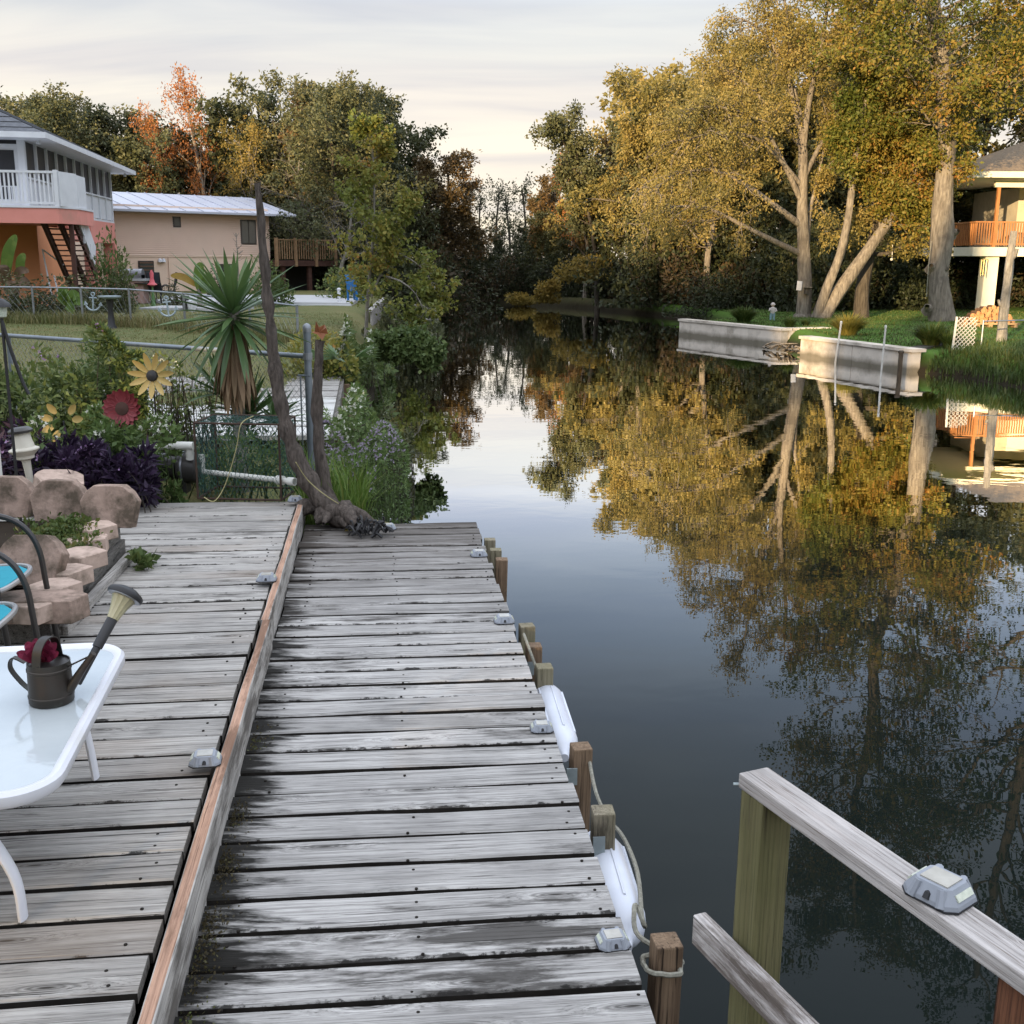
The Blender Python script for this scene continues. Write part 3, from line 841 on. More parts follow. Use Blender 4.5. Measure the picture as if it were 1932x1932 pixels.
class Tree:
    def __init__(s, seed):
        s.r = np.random.default_rng(seed)
        s.lines, s.tw = [], []           # branches, (twig points, directions)
    def line(s, pts, r0, r1, sides, pw=1.0):
        t = np.linspace(0, 1, len(pts)) ** pw
        s.lines.append((np.asarray(pts), r0 + (r1 - r0) * t, sides))
    def grow(s, p, d, L, r, level, P):
        rng = s.r
        n = P['seg'][level]
        pts, dirs = [np.array(p, float)], []
        d = unit(np.array(d, float))
        step = L / n
        for i in range(n):
            d = unit(d + rng.normal(size=3) * P['wander'][level] + np.array([0, 0, P['up'][level]]))
            pts.append(pts[-1] + d * step); dirs.append(d)
        pts = np.array(pts); dirs = np.array(dirs + [d])
        if r > P.get('min_r', 0.006):
            s.line(pts, r, r * P['taper'][level], P['sides'][level])
        last = level == len(P['seg']) - 1
        if last or P.get('leaf_from', 99) <= level:
            k = P['tw'] if last else P['tw'] // 2
            t = rng.uniform(0.15, 1.0, k) * n
            i0 = np.minimum(t.astype(int), n - 1); fr = (t - i0)[:, None]
            q = pts[i0] * (1 - fr) + pts[i0 + 1] * fr
            s.tw.append((q + rng.normal(size=q.shape) * P['fuzz'], dirs[i0]))
        if last:
            return
        nc = P['kids'][level]
        ts = np.linspace(P['start'][level], 0.98, nc) + rng.uniform(-.04, .04, nc)
        az = rng.uniform(0, 6.28)
        for t in ts:
            t = min(max(t, 0.05), 0.99) * n
            i0 = min(int(t), n - 1)
            q = pts[i0] + (pts[i0 + 1] - pts[i0]) * (t - i0)
            dd = dirs[i0]
            az += 2.4 + rng.uniform(-.5, .5)
            u_ = unit(np.cross(dd, [0.13, 0.21, 0.97] if abs(dd[2]) < 0.9 else [1, 0, 0])); w_ = np.cross(dd, u_)
            an = P['angle'][level] * rng.uniform(0.75, 1.25)
            nd = dd * math.cos(an) + (u_ * math.cos(az) + w_ * math.sin(az)) * math.sin(an)
            f = t / n
            ln = L * P['ratio'][level] * (1 - P['short'][level] * f) * rng.uniform(0.7, 1.2)
            rr = max(r * (1 - (1 - P['taper'][level]) * f) * P['rr'][level], P.get('min_r', .006) * 0.9)
            s.grow(q, nd, ln, rr, level + 1, P)
    def finish(s, name, bark, leafm, size, aspect=0.55, droop=0.25, per=1, follow=0.5, root=None, keep=None, leaf_name='crown', fuzz=0.0):
        V, Fq = tubes_mesh(name, s.lines)
        bm_ = mesh_np('trunk', V, Fq, smooth=True); bm_.materials.append(bark)
        P = np.concatenate([t[0] for t in s.tw]); D = np.concatenate([t[1] for t in s.tw])
        if per > 1:
            P = np.repeat(P, per, 0) + s.r.normal(size=(len(P) * per, 3)) * (fuzz or size * 0.8); D = np.repeat(D, per, 0)
        if keep is not None:
            m = keep(P); P, D = P[m], D[m]
        clump = np.sin(P[:, 0] * 1.3 + P[:, 2] * 0.9) * np.sin(P[:, 1] * 1.1 - P[:, 2] * 1.7)
        LV, LF = leaf_quads(s.r, P, size, aspect, D * follow, droop)
        tint = np.clip(0.5 + 0.22 * clump + s.r.normal(size=len(P)) * 0.2, 0, 1)
        lm = mesh_np('crown', LV, LF, tint); lm.materials.append(leafm)
        return bm_, lm

def leaf_mat(name, stops, trans=0.35, rough=0.55, noise=0.35, spec=0.25):
    t = NT(name)
    at = t.node('ShaderNodeAttribute'); at.attribute_name = 'tint'
    nz = t.noise(t.mapped((1, 1, 1), 'Object', off_random=20.0), noise, 3)
    fac = t.math('ADD', t.math('MULTIPLY', at.outputs['Fac'], 0.62), t.math('MULTIPLY', t.math('SUBTRACT', nz, 0.31), 1.0), True)
    c = t.ramp(fac, stops)
    t.color(c)
    m = t.set(rough, spec)
    if trans:
        tr = t.node('ShaderNodeBsdfTranslucent'); t.link(c, tr.inputs['Color'])
        ms = t.node('ShaderNodeMixShader'); ms.inputs[0].default_value = trans
        t.link(t.p.outputs[0], ms.inputs[1]); t.link(tr.outputs[0], ms.inputs[2]); t.link(ms.outputs[0], t.out.inputs[0])
    return m

def bark_mat(name, a, b, scale=3.0, bump=0.6):
    return pmat(name, a, tuple(x * .75 for x in b), scale * 1.7, 0.9, 0.12, bump=bump * 1.4, stretch=(3.0, 3.0, 0.5), detail=9, bdist=0.06, dirt=tuple(x * .8 + .01 for x in b), dirt_amt=.4)

B_GREY = bark_mat('grey_bark', (0.27, 0.235, 0.19), (0.13, 0.11, 0.088))
B_DARK = bark_mat('dark_bark', (0.10, 0.085, 0.068), (0.045, 0.038, 0.03))
B_PALE = bark_mat('pale_bark', (0.34, 0.31, 0.27), (0.17, 0.155, 0.13), 4)
F_OLIVE = leaf_mat('olive_leaves', [(0.1, (0.12, 0.11, 0.032)), (0.45, (0.225, 0.185, 0.054)), (0.8, (0.34, 0.25, 0.078)), (1.0, (0.38, 0.24, 0.085))])
F_DARK = leaf_mat('dark_green_leaves', [(0.1, (0.030, 0.038, 0.017)), (0.5, (0.058, 0.066, 0.027)), (0.85, (0.100, 0.098, 0.040)), (1.0, (0.145, 0.115, 0.05))], 0.25)
F_DEEP = leaf_mat('undergrowth_leaves', [(0.1, (0.016, 0.022, 0.010)), (0.5, (0.032, 0.040, 0.016)), (0.85, (0.060, 0.062, 0.025)), (1.0, (0.09, 0.075, 0.032))], 0.25)
F_OAK = leaf_mat('evergreen_leaves', [(0.1, (0.055, 0.066, 0.030)), (0.5, (0.105, 0.112, 0.050)), (0.9, (0.175, 0.158, 0.072)), (1.0, (0.24, 0.185, 0.085))], 0.28)
F_MAPLE = leaf_mat('turning_maple_leaves', [(0.1, (0.055, 0.085, 0.016)), (0.42, (0.14, 0.15, 0.028)), (0.68, (0.26, 0.195, 0.04)), (0.88, (0.31, 0.15, 0.035)), (1.0, (0.26, 0.075, 0.024))], 0.4)
F_ORANGE = leaf_mat('orange_leaves', [(0.1, (0.20, 0.10, 0.035)), (0.5, (0.36, 0.135, 0.04)), (0.85, (0.42, 0.19, 0.055)), (1.0, (0.36, 0.25, 0.08))], 0.4)
F_YELLOW = leaf_mat('yellow_leaves', [(0.1, (0.13, 0.115, 0.03)), (0.5, (0.26, 0.19, 0.045)), (1.0, (0.34, 0.22, 0.05))], 0.4)
F_RUST = leaf_mat('rust_leaves', [(0.1, (0.055, 0.044, 0.02)), (0.5, (0.11, 0.076, 0.03)), (1.0, (0.20, 0.11, 0.04))], 0.3)
F_SHRUB = leaf_mat('shrub_leaves', [(0.1, (0.045, 0.075, 0.022)), (0.5, (0.092, 0.130, 0.040)), (0.9, (0.16, 0.185, 0.06)), (1.0, (0.22, 0.20, 0.07))], 0.3, noise=1.2)

BROAD = dict(seg=[10, 7, 5, 3], wander=[.05, .16, .22, .25], up=[.05, .05, .03, 0.0], taper=[.35, .3, .35, .5], sides=[8, 5, 4, 3], kids=[15, 7, 5], start=[.28, .25, .2],
             angle=[.95, .8, .8], ratio=[.46, .5, .5], short=[.45, .4, .3], rr=[.42, .5, .55], tw=8, fuzz=.13, min_r=.008)
def P_(base, **kw):
    d = dict(base); d.update(kw); return d

def simple_tree(seed, H, P, bark, leafm, size, r=None, per=2, lean=(0, 0), **kw):
    T = Tree(seed)
    T.grow((0, 0, -0.2), (lean[0], lean[1], 1), H, r or H * .02, 0, P)
    return T.finish('t', bark, leafm, size, per=per * 2, fuzz=.11, **kw)

def place_tree(name, meshes, label, loc, rz=0.0, sc=1.0, group=None, cat='tree'):
    t_ = thing(name, label, cat, loc, rz, group)
    t_.scale = (sc, sc, sc) if not hasattr(sc, '__len__') else sc
    obj('trunk', meshes[0], t_); obj('crown', meshes[1], t_)
    return t_

def base_at(u, v_unused, y):
    p = pt(u, 500, y=y)
    return Vector((p.x, y, gz(p.x, y) - 0.05))
def height_for(u, v, y, zb):
    return pt(u, v, y=y).z - zb

# ---- species
SP = {}
SP['olive'] = simple_tree(11, 10, P_(BROAD, kids=[17, 8, 5], up=[.04, .03, -.01, -.03]), B_GREY, F_OLIVE, .17, per=2)
SP['oak'] = simple_tree(12, 10, P_(BROAD, kids=[16, 8, 6], ratio=[.50, .52, .5], start=[.2, .2, .2]), B_DARK, F_OAK, .17, per=2)
SP['oak2'] = simple_tree(13, 10, P_(BROAD, kids=[15, 8, 6], ratio=[.40, .5, .55], start=[.15, .2, .2], angle=[.8, .8, .8]), B_DARK, F_DARK, .19, per=2)
SP['orange'] = simple_tree(14, 10, P_(BROAD, kids=[14, 6, 5], ratio=[.40, .45, .5], angle=[.55, .6, .8], up=[.05, .09, .05, .02], start=[.3, .3, .2], tw=5), B_GREY, F_ORANGE, .15, per=1)
SP['rust'] = simple_tree(15, 10, P_(BROAD, kids=[14, 7, 6], ratio=[.36, .5, .5]), B_DARK, F_RUST, .18, per=2)
SP['yellow'] = simple_tree(16, 10, P_(BROAD, kids=[13, 7, 5], ratio=[.42, .45, .5], angle=[.7, .7, .8], tw=6), B_PALE, F_YELLOW, .15, per=1)
SP['bare'] = simple_tree(17, 10, P_(BROAD, kids=[14, 8, 7], ratio=[.5, .55, .6], angle=[.8, .75, .7], up=[.03, .0, -.03, -.04], wander=[.08, .22, .3, .3], tw=1, min_r=.004), B_PALE, F_OLIVE, .12, per=1)
SP['dark'] = simple_tree(18, 10, P_(BROAD, kids=[16, 8, 5], ratio=[.42, .5, .5], start=[.1, .15, .2]), B_DARK, F_DARK, .20, per=2)
SP['gap'] = simple_tree(19, 10, P_(BROAD, kids=[12, 6, 4], ratio=[.34, .45, .5], angle=[.7, .7, .8], tw=4), B_DARK, F_DARK, .17, per=1)

SPH = {}
for k_, (a_, b_) in SP.items():
    co_ = np.empty(len(b_.vertices) * 3, np.float32); b_.vertices.foreach_get('co', co_)
    SPH[k_] = float(np.percentile(co_[2::3], 99.0))

# ---- forest masses: too far and too dense to tell trunk from trunk
def woods(name, label, spots, seed):
    """spots: (species, x, y, height, rz); every tree keeps its own crown, thinned and joined"""
    rng = np.random.default_rng(seed)
    V, Fq, TI, MI, mats, base = [], [], [], [], [], 0
    for spot in spots:
        sp, x, y, h, rz = spot[:5]
        z0 = gz(x, y) - 0.1
        for part, me in enumerate(SP[sp]):
            nv = len(me.vertices)
            co = np.empty(nv * 3, np.float32); me.vertices.foreach_get('co', co); co = co.reshape(-1, 3)
            f = np.empty(len(me.polygons) * 4, np.int32); me.loops.foreach_get('vertex_index', f); f = f.reshape(-1, 4)
            if part == 1:
                ti = np.empty(len(f), np.float32); me.attributes['tint'].data.foreach_get('value', ti)
                k = rng.random(len(f)) < 0.42
                f = f[k]; ti = ti[k]
                co = co[f.ravel()]; cc = co.reshape(-1, 4, 3)
                cc = (cc - cc.mean(1, keepdims=True)) * 1.45 + cc.mean(1, keepdims=True)
                co = cc.reshape(-1, 3); f = np.arange(len(co)).reshape(-1, 4)
            else:
                ti = np.zeros(len(f), np.float32)
            s = h / SPH[sp]; c, sn = math.cos(rz), math.sin(rz)
            sx = s * rng.uniform(.9, 1.15) * (spot[5] if len(spot) > 5 else 1.0)
            q = np.stack([(co[:, 0] * c - co[:, 1] * sn) * sx + x, (co[:, 0] * sn + co[:, 1] * c) * sx + y, co[:, 2] * s + z0], 1)
            m = me.materials[0]
            if m not in mats: mats.append(m)
            V.append(q); Fq.append(f + base); TI.append(ti); MI.append(np.full(len(f), mats.index(m), np.int32)); base += len(q)
    me = mesh_np(name, np.concatenate(V), np.concatenate(Fq), np.concatenate(TI))
    for m in mats: me.materials.append(m)
    me.polygons.foreach_set('material_index', np.concatenate(MI))
    return tag(obj(name, me), label, 'woods', kind='stuff')

def bush_mesh(seed, rx, ry, rz, n, size, leafm, aspect=0.5, stems=14, bark=None, flat=0.0, lumps=9, droop=0.1):
    rng = np.random.default_rng(seed)
    # lumpy volume: leaves gather on several offset lobes
    C = rng.normal(size=(lumps, 3)) * np.array([rx, ry, rz]) * 0.45; C[:, 2] = np.abs(C[:, 2]) * 1.2
    R = rng.uniform(.35, .7, lumps)
    k = rng.integers(0, lumps, n)
    d = unit(rng.normal(size=(n, 3)))
    P = C[k] + d * (R[k] * rng.uniform(.35, 1.0, n) ** .5)[:, None] * np.array([rx, ry, rz])
    P[:, 2] = np.where(P[:, 2] < 0, -P[:, 2] * 0.4, P[:, 2])
    LV, LF = leaf_quads(rng, P, size, aspect, d * .6 + np.array([0, 0, .2]), droop)
    tint = np.clip(.5 + rng.normal(size=n) * .2 + .25 * (P[:, 2] / rz - .5), 0, 1)
    me = mesh_np('foliage', LV, LF, tint); me.materials.append(leafm)
    lines = []
    for i in range(stems):
        e = P[rng.integers(0, n)]
        b0 = np.array([e[0] * .3, e[1] * .3, -0.05]); mid = (b0 + e) / 2 + rng.normal(size=3) * .06 * rx
        tt = np.linspace(0, 1, 6)[:, None]
        lines.append((b0 * (1 - tt) ** 2 + 2 * mid * tt * (1 - tt) + e * tt ** 2, np.linspace(.012, .004, 6) * max(1, rz), 4))
    V, Fq = tubes_mesh('s', lines)
    sm = mesh_np('stems', V, Fq); sm.materials.append(bark or B_DARK)
    return sm, me

def place_bush(name, meshes, label, loc, rz=0, sc=1.0, cat='shrub', group=None):
    t_ = thing(name, label, cat, loc, rz, group)
    t_.scale = (sc, sc, sc) if not hasattr(sc, '__len__') else sc
    obj('stems', meshes[0], t_); obj('foliage', meshes[1], t_)
    return t_
# ------------------------------------------------------------------ trees
rnd = random.Random(5)
def spots_row(lst):
    out = []
    for sp, u, vtop, y in lst:
        p = pt(u, 500, y=y); zb = gz(p.x, y)
        out.append((sp, p.x, y, height_for(u, vtop, y, zb), rnd.uniform(0, 6.28)))
    return out
# (species, u, v of the top, depth)
LEFT = [('oak2', -120, 215, 69), ('oak', -30, 190, 70), ('oak', 60, 185, 68), ('dark', 130, 205, 72), ('oak', 165, 200, 69), ('oak2', 215, 225, 71), ('dark', 265, 225, 69), ('oak', 300, 260, 68), ('rust', 330, 250, 69),
        ('dark', 370, 250, 70), ('olive', 440, 235, 70), ('yellow', 470, 225, 68), ('oak2', 500, 185, 68), ('oak', 555, 165, 69), ('rust', 600, 170, 70), ('olive', 520, 260, 70), ('dark', 620, 230, 66), ('oak', 690, 170, 70), ('oak2', 760, 230, 72),
        ('dark', 330, 330, 70), ('dark', 260, 330, 71), ('oak2', 420, 350, 71), ('dark', 470, 380, 71), ('oak2', 560, 380, 68), ('dark', 650, 370, 66), ('dark', 720, 330, 66), ('rust', 800, 300, 72), ('dark', 770, 420, 70),
        ('dark', 840, 380, 74), ('oak2', 880, 430, 76), ('dark', 230, 370, 69), ('dark', 180, 380, 68)]
FAR = [('gap', 905, 345, 84), ('gap', 935, 335, 88), ('gap', 960, 350, 84), ('gap', 990, 330, 80), ('dark', 900, 440, 80), ('dark', 940, 430, 80), ('dark', 985, 420, 78), ('dark', 1020, 350, 76), ('oak2', 1010, 400, 74),
       ('rust', 1040, 330, 74), ('dark', 925, 470, 76), ('dark', 970, 470, 75), ('dark', 1050, 420, 72)]
RIGHT = [('dark', 1080, 360, 70), ('orange', 1085, 300, 72), ('olive', 1130, 250, 70), ('rust', 1150, 260, 68), ('olive', 1190, 165, 66), ('olive', 1250, 140, 64), ('oak', 1225, 220, 62), ('dark', 1120, 400, 66), ('dark', 1170, 380, 62), ('olive', 1310, 130, 60),
         ('oak', 1290, 250, 60), ('dark', 1220, 400, 60), ('olive', 1370, 90, 60), ('dark', 1270, 420, 58), ('dark', 1330, 380, 57), ('olive', 1430, 60, 58), ('oak2', 1400, 330, 56), ('olive', 1500, 40, 58), ('dark', 1460, 380, 54), ('oak2', 1560, 200, 56),
         ('olive', 1590, 20, 60), ('dark', 1530, 400, 53), ('oak2', 1640, 330, 53), ('yellow', 1650, 60, 58), ('oak', 1700, 60, 56), ('dark', 1700, 400, 52), ('olive', 1760, 40, 60), ('oak', 1830, 30, 58), ('dark', 1770, 350, 54), ('olive', 1840, 300, 56),
         ('dark', 1860, 420, 60), ('oak2', 1930, 300, 62), ('oak', 1960, 60, 62), ('olive', 2050, 80, 60), ('dark', 2080, 300, 60), ('dark', 1600, 450, 51), ('dark', 1490, 460, 51)]
woods('woods', 'autumn woodland massed along the left bank behind the houses', spots_row(LEFT), 1)
woods('woods', 'low dark trees closing off the far end of the river', spots_row(FAR), 2)
woods('woods', 'tall olive and dark woodland massed along the right bank', spots_row(RIGHT), 3)

# unseen trees added behind the deck, heights set by where shade should fall
BEHIND = []
for x_ in np.arange(-78, 2, 2.6):
    hh = float(np.interp(x_, [-78, -46, -43.5, -42.5, -40, -39, -29, -27.6, -26.9, -18, -15.2, -14.2, -8, 0], [22, 20, 16.5, 14, 14, 16, 15, 13.5, 8.6, 8.6, 9.5, 11.5, 11.5, 11]))
    BEHIND.append(('dark', float(x_) + rnd.uniform(-.4, .4), -25 + rnd.uniform(-2, 2), hh * rnd.uniform(.95, 1.05), rnd.uniform(0, 6.28)))
    BEHIND.append(('oak2', float(x_) + 1.8, -30 + rnd.uniform(-2, 2), hh * rnd.uniform(.85, .98), rnd.uniform(0, 6.28)))
for (x_, y_, h_) in ((-19.6, -25, 15.2), (-22.3, -30, 15.6), (-25.7, -25, 13.6), (-28.2, -30, 14.2)):  # narrow trees added to keep the lower right trunks in shade
    BEHIND.append(('dark', x_, y_, h_, .4, .42))
woods('woods', 'unseen dark trees added behind the viewer to shade the banks', BEHIND, 4)

# dark undergrowth along the shores
F_RUSTD = leaf_mat('brown_undergrowth', [(0.1, (0.03, 0.023, 0.012)), (0.5, (0.055, 0.04, 0.02)), (1.0, (0.10, 0.06, 0.026))], .25)
ub = [bush_mesh(40 + i, 1.6, 1.3, 1.5, 2600, .125, m_, .5, 16) for i, m_ in enumerate([F_DEEP, F_DEEP, F_RUSTD])]
def undergrowth(name, label, spots):
    V, Fq, TI, MI, mats, base = [], [], [], [], [], 0
    for i, (u, y, s) in enumerate(spots):
        p = pt(u, 500, y=y); z0 = max(gz(p.x, y), 0.0) - 0.05
        rz = rnd.uniform(0, 6.28); c, sn = math.cos(rz), math.sin(rz)
        for me in ub[i % 3]:
            co = np.empty(len(me.vertices) * 3, np.float32); me.vertices.foreach_get('co', co); co = co.reshape(-1, 3)
            f = np.empty(len(me.polygons) * 4, np.int32); me.loops.foreach_get('vertex_index', f); f = f.reshape(-1, 4)
            ti = np.zeros(len(f), np.float32)
            if 'tint' in me.attributes: me.attributes['tint'].data.foreach_get('value', ti)
            q = np.stack([(co[:, 0] * c - co[:, 1] * sn) * s + p.x, (co[:, 0] * sn + co[:, 1] * c) * s + y, co[:, 2] * s * rnd.uniform(.9, 1.3) + z0], 1)
            m = me.materials[0]
            if m not in mats: mats.append(m)
            V.append(q); Fq.append(f + base); TI.append(ti); MI.append(np.full(len(f), mats.index(m), np.int32)); base += len(q)
    me = mesh_np(name, np.concatenate(V), np.concatenate(Fq), np.concatenate(TI))
    for m in mats: me.materials.append(m)
    me.polygons.foreach_set('material_index', np.concatenate(MI))
    return tag(obj(name, me), label, 'undergrowth', kind='stuff')
us = [(u, 70.5 - max(0, (u - 1000)) * 0.028 + rnd.uniform(-.3, 1.5), rnd.uniform(.9, 1.6)) for u in range(860, 1330, 26)]
us += [(u, 52 + rnd.uniform(-1, 2.5), rnd.uniform(1.0, 1.7)) for u in range(1330, 2000, 32)]
us += [(u, 56 + rnd.uniform(-1, 2.5), rnd.uniform(1.6, 2.4)) for u in range(1250, 2000, 45)]
undergrowth('undergrowth', 'dark tangled undergrowth along the far and right shores', us)
undergrowth('undergrowth', 'dark bushes behind the houses on the left bank', [(u, 68 + rnd.uniform(-1, 3), rnd.uniform(1.5, 2.4)) for u in range(-40, 600, 36)] + [(u, 62 + rnd.uniform(-1, 3), rnd.uniform(1.3, 2.2)) for u in range(600, 860, 36)])

# ---- single trees one can tell apart
def tree_at(name, sp, label, u, vtop, y, rz=0.0, wide=1.0, group=None):
    b = base_at(u, 0, y)
    h = height_for(u, vtop, y, b.z)
    s = h / SPH[sp]
    return place_tree(name, SP[sp], label, b, rz, (s * wide, s * wide, s), group)
tree_at('oak_tree', 'oak', 'broad dark evergreen tree behind the grey roof at far left', 105, 168, 66, 1.0, 1.1)
tree_at('orange_tree', 'orange', 'tall orange leaved tree rising above the beige house', 405, 128, 68, .4, .8)
tree_at('orange_tree', 'orange', 'smaller orange tree left of the tallest orange one', 322, 205, 68, 2.0, .7)
tree_at('yellow_tree', 'yellow', 'thin yellow leaved tree just right of the tall orange tree', 490, 235, 67, 3.0, .9)
tree_at('bare_tree', 'bare', 'grey bare branched tree beside the beige house deck', 590, 245, 64, .3, 1.0)
tree_at('bare_tree', 'bare', 'low grey tangle of bare branches left of the maple sapling', 640, 330, 58, 2.2, 1.1)
tree_at('evergreen_tree', 'oak', 'large dark evergreen tree left of the gap of sky', 640, 148, 62, .7, .95)
tree_at('evergreen_tree', 'oak2', 'dark evergreen tree on the edge of the gap of sky', 720, 160, 64, 2.5, 1.0)
tree_at('rust_tree', 'rust', 'round rust coloured tree at the left end of the river gap', 862, 292, 70, 1.2, 1.2)
tree_at('orange_tree', 'orange', 'orange tree glowing behind the dark leaning tree on the right shore', 1105, 285, 66, 1.9, 1.1)
tree_at('olive_tree', 'olive', 'tall olive yellow tree left of the arching tree', 1210, 150, 60, 2.9, 1.0)
tree_at('olive_tree', 'olive', 'olive tree with a broad sunlit crown behind the seawall', 1330, 150, 55, 4.0, 1.0)

# dark thin tree leaning over the far shore
T = Tree(61)
y_ = 62; b = base_at(1130, 0, y_); top = pt(1060, 250, y=y_) - b
q = np.array([[0, 0, 0], [-.15, 0, top.z * .3], [-.5, 0, top.z * .55], [top.x * .75, 0, top.z * .8], [top.x, 0, top.z]])
tt = np.linspace(0, 1, 5); ti = np.linspace(0, 1, 14)
path = np.stack([np.interp(ti, tt, q[:, k]) for k in range(3)], 1)
T.line(path, .16, .03, 7)
PB = P_(BROAD, seg=[6, 4, 3], wander=[.2, .25, .25], up=[.08, .03, 0], taper=[.3, .35, .5], sides=[5, 4, 3], kids=[6, 4], start=[.3, .2], angle=[.8, .8], ratio=[.5, .5], short=[.4, .3], rr=[.5, .55], tw=14, fuzz=.14)
for i in range(6, 14):
    for k in range(2):
        a = T.r.uniform(0, 6.28)
        T.grow(path[i], (math.cos(a), math.sin(a), .6), 1.5 * (1.25 - .3 * i / 13), .05, 0, PB)
place_tree('leaning_tree', T.finish('t', B_DARK, F_OAK, .18, per=2), 'slender dark tree with a tufted crown leaning into the gap of sky', b)

# ---- tall arching tree by the seawall
def path_np(pts, n):
    return np.array([tuple(p) for p in smooth_path(pts, max(2, n // (len(pts) - 1)))])
def limb(T, uv, y, b, r0, r1, sides=6, n=14, ys=None):
    """a limb drawn through picture points at depth y, with its own bend in depth"""
    P3 = []
    for i, (u, v) in enumerate(uv):
        yy = y + (ys[i] if ys else 0)
        P3.append(pt(u, v, y=yy) - b)
    p = path_np(P3, n)
    T.line(p, r0, r1, sides)
    return p
ARCH = P_(BROAD, seg=[6, 5, 4], wander=[.15, .2, .22], up=[-.02, -.05, -.12], taper=[.3, .35, .5], sides=[5, 4, 3], kids=[6, 5], start=[.2, .15], angle=[.7, .7], ratio=[.55, .55], short=[.3, .3], rr=[.5, .55], tw=12, fuzz=.12, min_r=.006)
def sprout(T, path, i0, L, r, P, k=1, side=None, every=1):
    n = len(path)
    for i in range(i0, n, every):
        d = unit(path[min(i + 1, n - 1)] - path[max(i - 1, 0)])
        for _ in range(k):
            rv = unit(T.r.normal(size=3)) + (np.array(side) if side is not None else 0)
            T.grow(path[i], unit(d * .7 + rv * .9), L * T.r.uniform(.6, 1.15), r, 0, P)
Y1 = 44.5
b = base_at(1515, 0, Y1)
T = Tree(71)
tr = limb(T, [(1515, 602), (1518, 540), (1516, 470), (1514, 400), (1516, 320), (1513, 250)], Y1, b, .30, .15, 12, 20)
T.line(np.array([tr[0] + [0, 0, -.3], tr[0] + [0, 0, .15], tr[1]]), .46, .28, 12)
L1 = limb(T, [(1513, 250), (1500, 180), (1470, 110), (1440, 60), (1400, 35)], Y1, b, .15, .03, ys=[0, .2, .4, .3, 0])
L2 = limb(T, [(1514, 300), (1525, 200), (1545, 110), (1560, 20), (1565, -60)], Y1, b, .15, .03, ys=[0, -.3, -.5, -.2, 0])
L3 = limb(T, [(1513, 255), (1490, 160), (1490, 80), (1480, 0), (1475, -60)], Y1, b, .12, .02)
L4 = limb(T, [(1512, 380), (1470, 290), (1430, 230), (1370, 205), (1300, 215)], Y1, b, .12, .02, ys=[0, -.5, -1, -1.6, -2])
L5 = limb(T, [(1510, 425), (1450, 380), (1400, 345), (1340, 320), (1270, 330), (1240, 360)], Y1, b, .14, .02, ys=[0, -.6, -1.2, -1.8, -2.2, -2.5])
L6 = limb(T, [(1508, 478), (1460, 455), (1400, 425), (1340, 395), (1270, 390), (1225, 420)], Y1, b, .13, .02, ys=[0, -.5, -1, -1.3, -1.6, -1.8])
L7 = limb(T, [(1520, 330), (1555, 260), (1600, 190), (1640, 140)], Y1, b, .11, .02, ys=[0, .5, 1, 1.4])
L8 = limb(T, [(1514, 280), (1460, 215), (1400, 150), (1340, 120)], Y1, b, .10, .02, ys=[0, .5, .8, 1.2])
L9 = limb(T, [(1512, 350), (1440, 270), (1370, 250), (1290, 265)], Y1, b, .10, .02, ys=[0, -1, -1.8, -2.4])
L10 = limb(T, [(1522, 470), (1528, 400), (1545, 330), (1560, 250)], Y1, b, .12, .03, ys=[0, .3, .5, .6])
for L_, k0, ln in ((L1, 4, 1.5), (L2, 4, 1.4), (L3, 3, 1.4), (L4, 5, 1.6), (L7, 4, 1.4), (L8, 4, 1.5), (L10, 6, 1.0)):
    sprout(T, L_, k0, ln, .03, ARCH, k=2)
DROOP = P_(ARCH, up=[-.05, -.12, -.2], tw=5, wander=[.2, .25, .25], min_r=.009)
for L_, k0, ln in ((L5, 4, 1.5), (L6, 4, 1.4), (L9, 4, 1.5), (L4, 6, 1.2)):
    sprout(T, L_, k0, ln, .03, DROOP, k=3)
ash = place_tree('arching_tree', T.finish('t', B_GREY, F_OLIVE, .10, per=1, droop=.5), 'tall grey trunked tree with long drooping limbs above the seawall', b)

# leaning pair of trunks
T = Tree(72)
b = base_at(1548, 0, 44.0)
t1 = limb(T, [(1548, 604), (1580, 555), (1625, 490), (1660, 440), (1690, 400), (1715, 350), (1738, 285), (1750, 220)], 44, b, .32, .05, 10, 24)
t2 = limb(T, [(1540, 600), (1560, 545), (1585, 480), (1602, 400), (1612, 310), (1628, 220), (1640, 140)], 44, b, .22, .06, 9, 20, ys=[0, -.2, -.4, -.5, -.4, -.2, 0])
l1 = limb(T, [(1665, 435), (1658, 350), (1672, 300), (1664, 210), (1660, 120)], 44, b, .14, .04, 7, ys=[0, .2, .3, .4, .4])
l2 = limb(T, [(1668, 330), (1640, 300), (1600, 265)], 44, b, .08, .02, 6)
for p_, k0, ln in ((t1, 10, 1.5), (t2, 11, 1.3), (l1, 4, 1.3), (l2, 4, .9)):
    sprout(T, p_, k0, ln, .03, P_(ARCH, up=[.0, -.02, -.04], tw=12), k=2)
place_tree('leaning_tree', T.finish('t', B_GREY, F_MAPLE, .13, per=2), 'pair of grey trunks leaning apart from one foot on the right lawn', b)

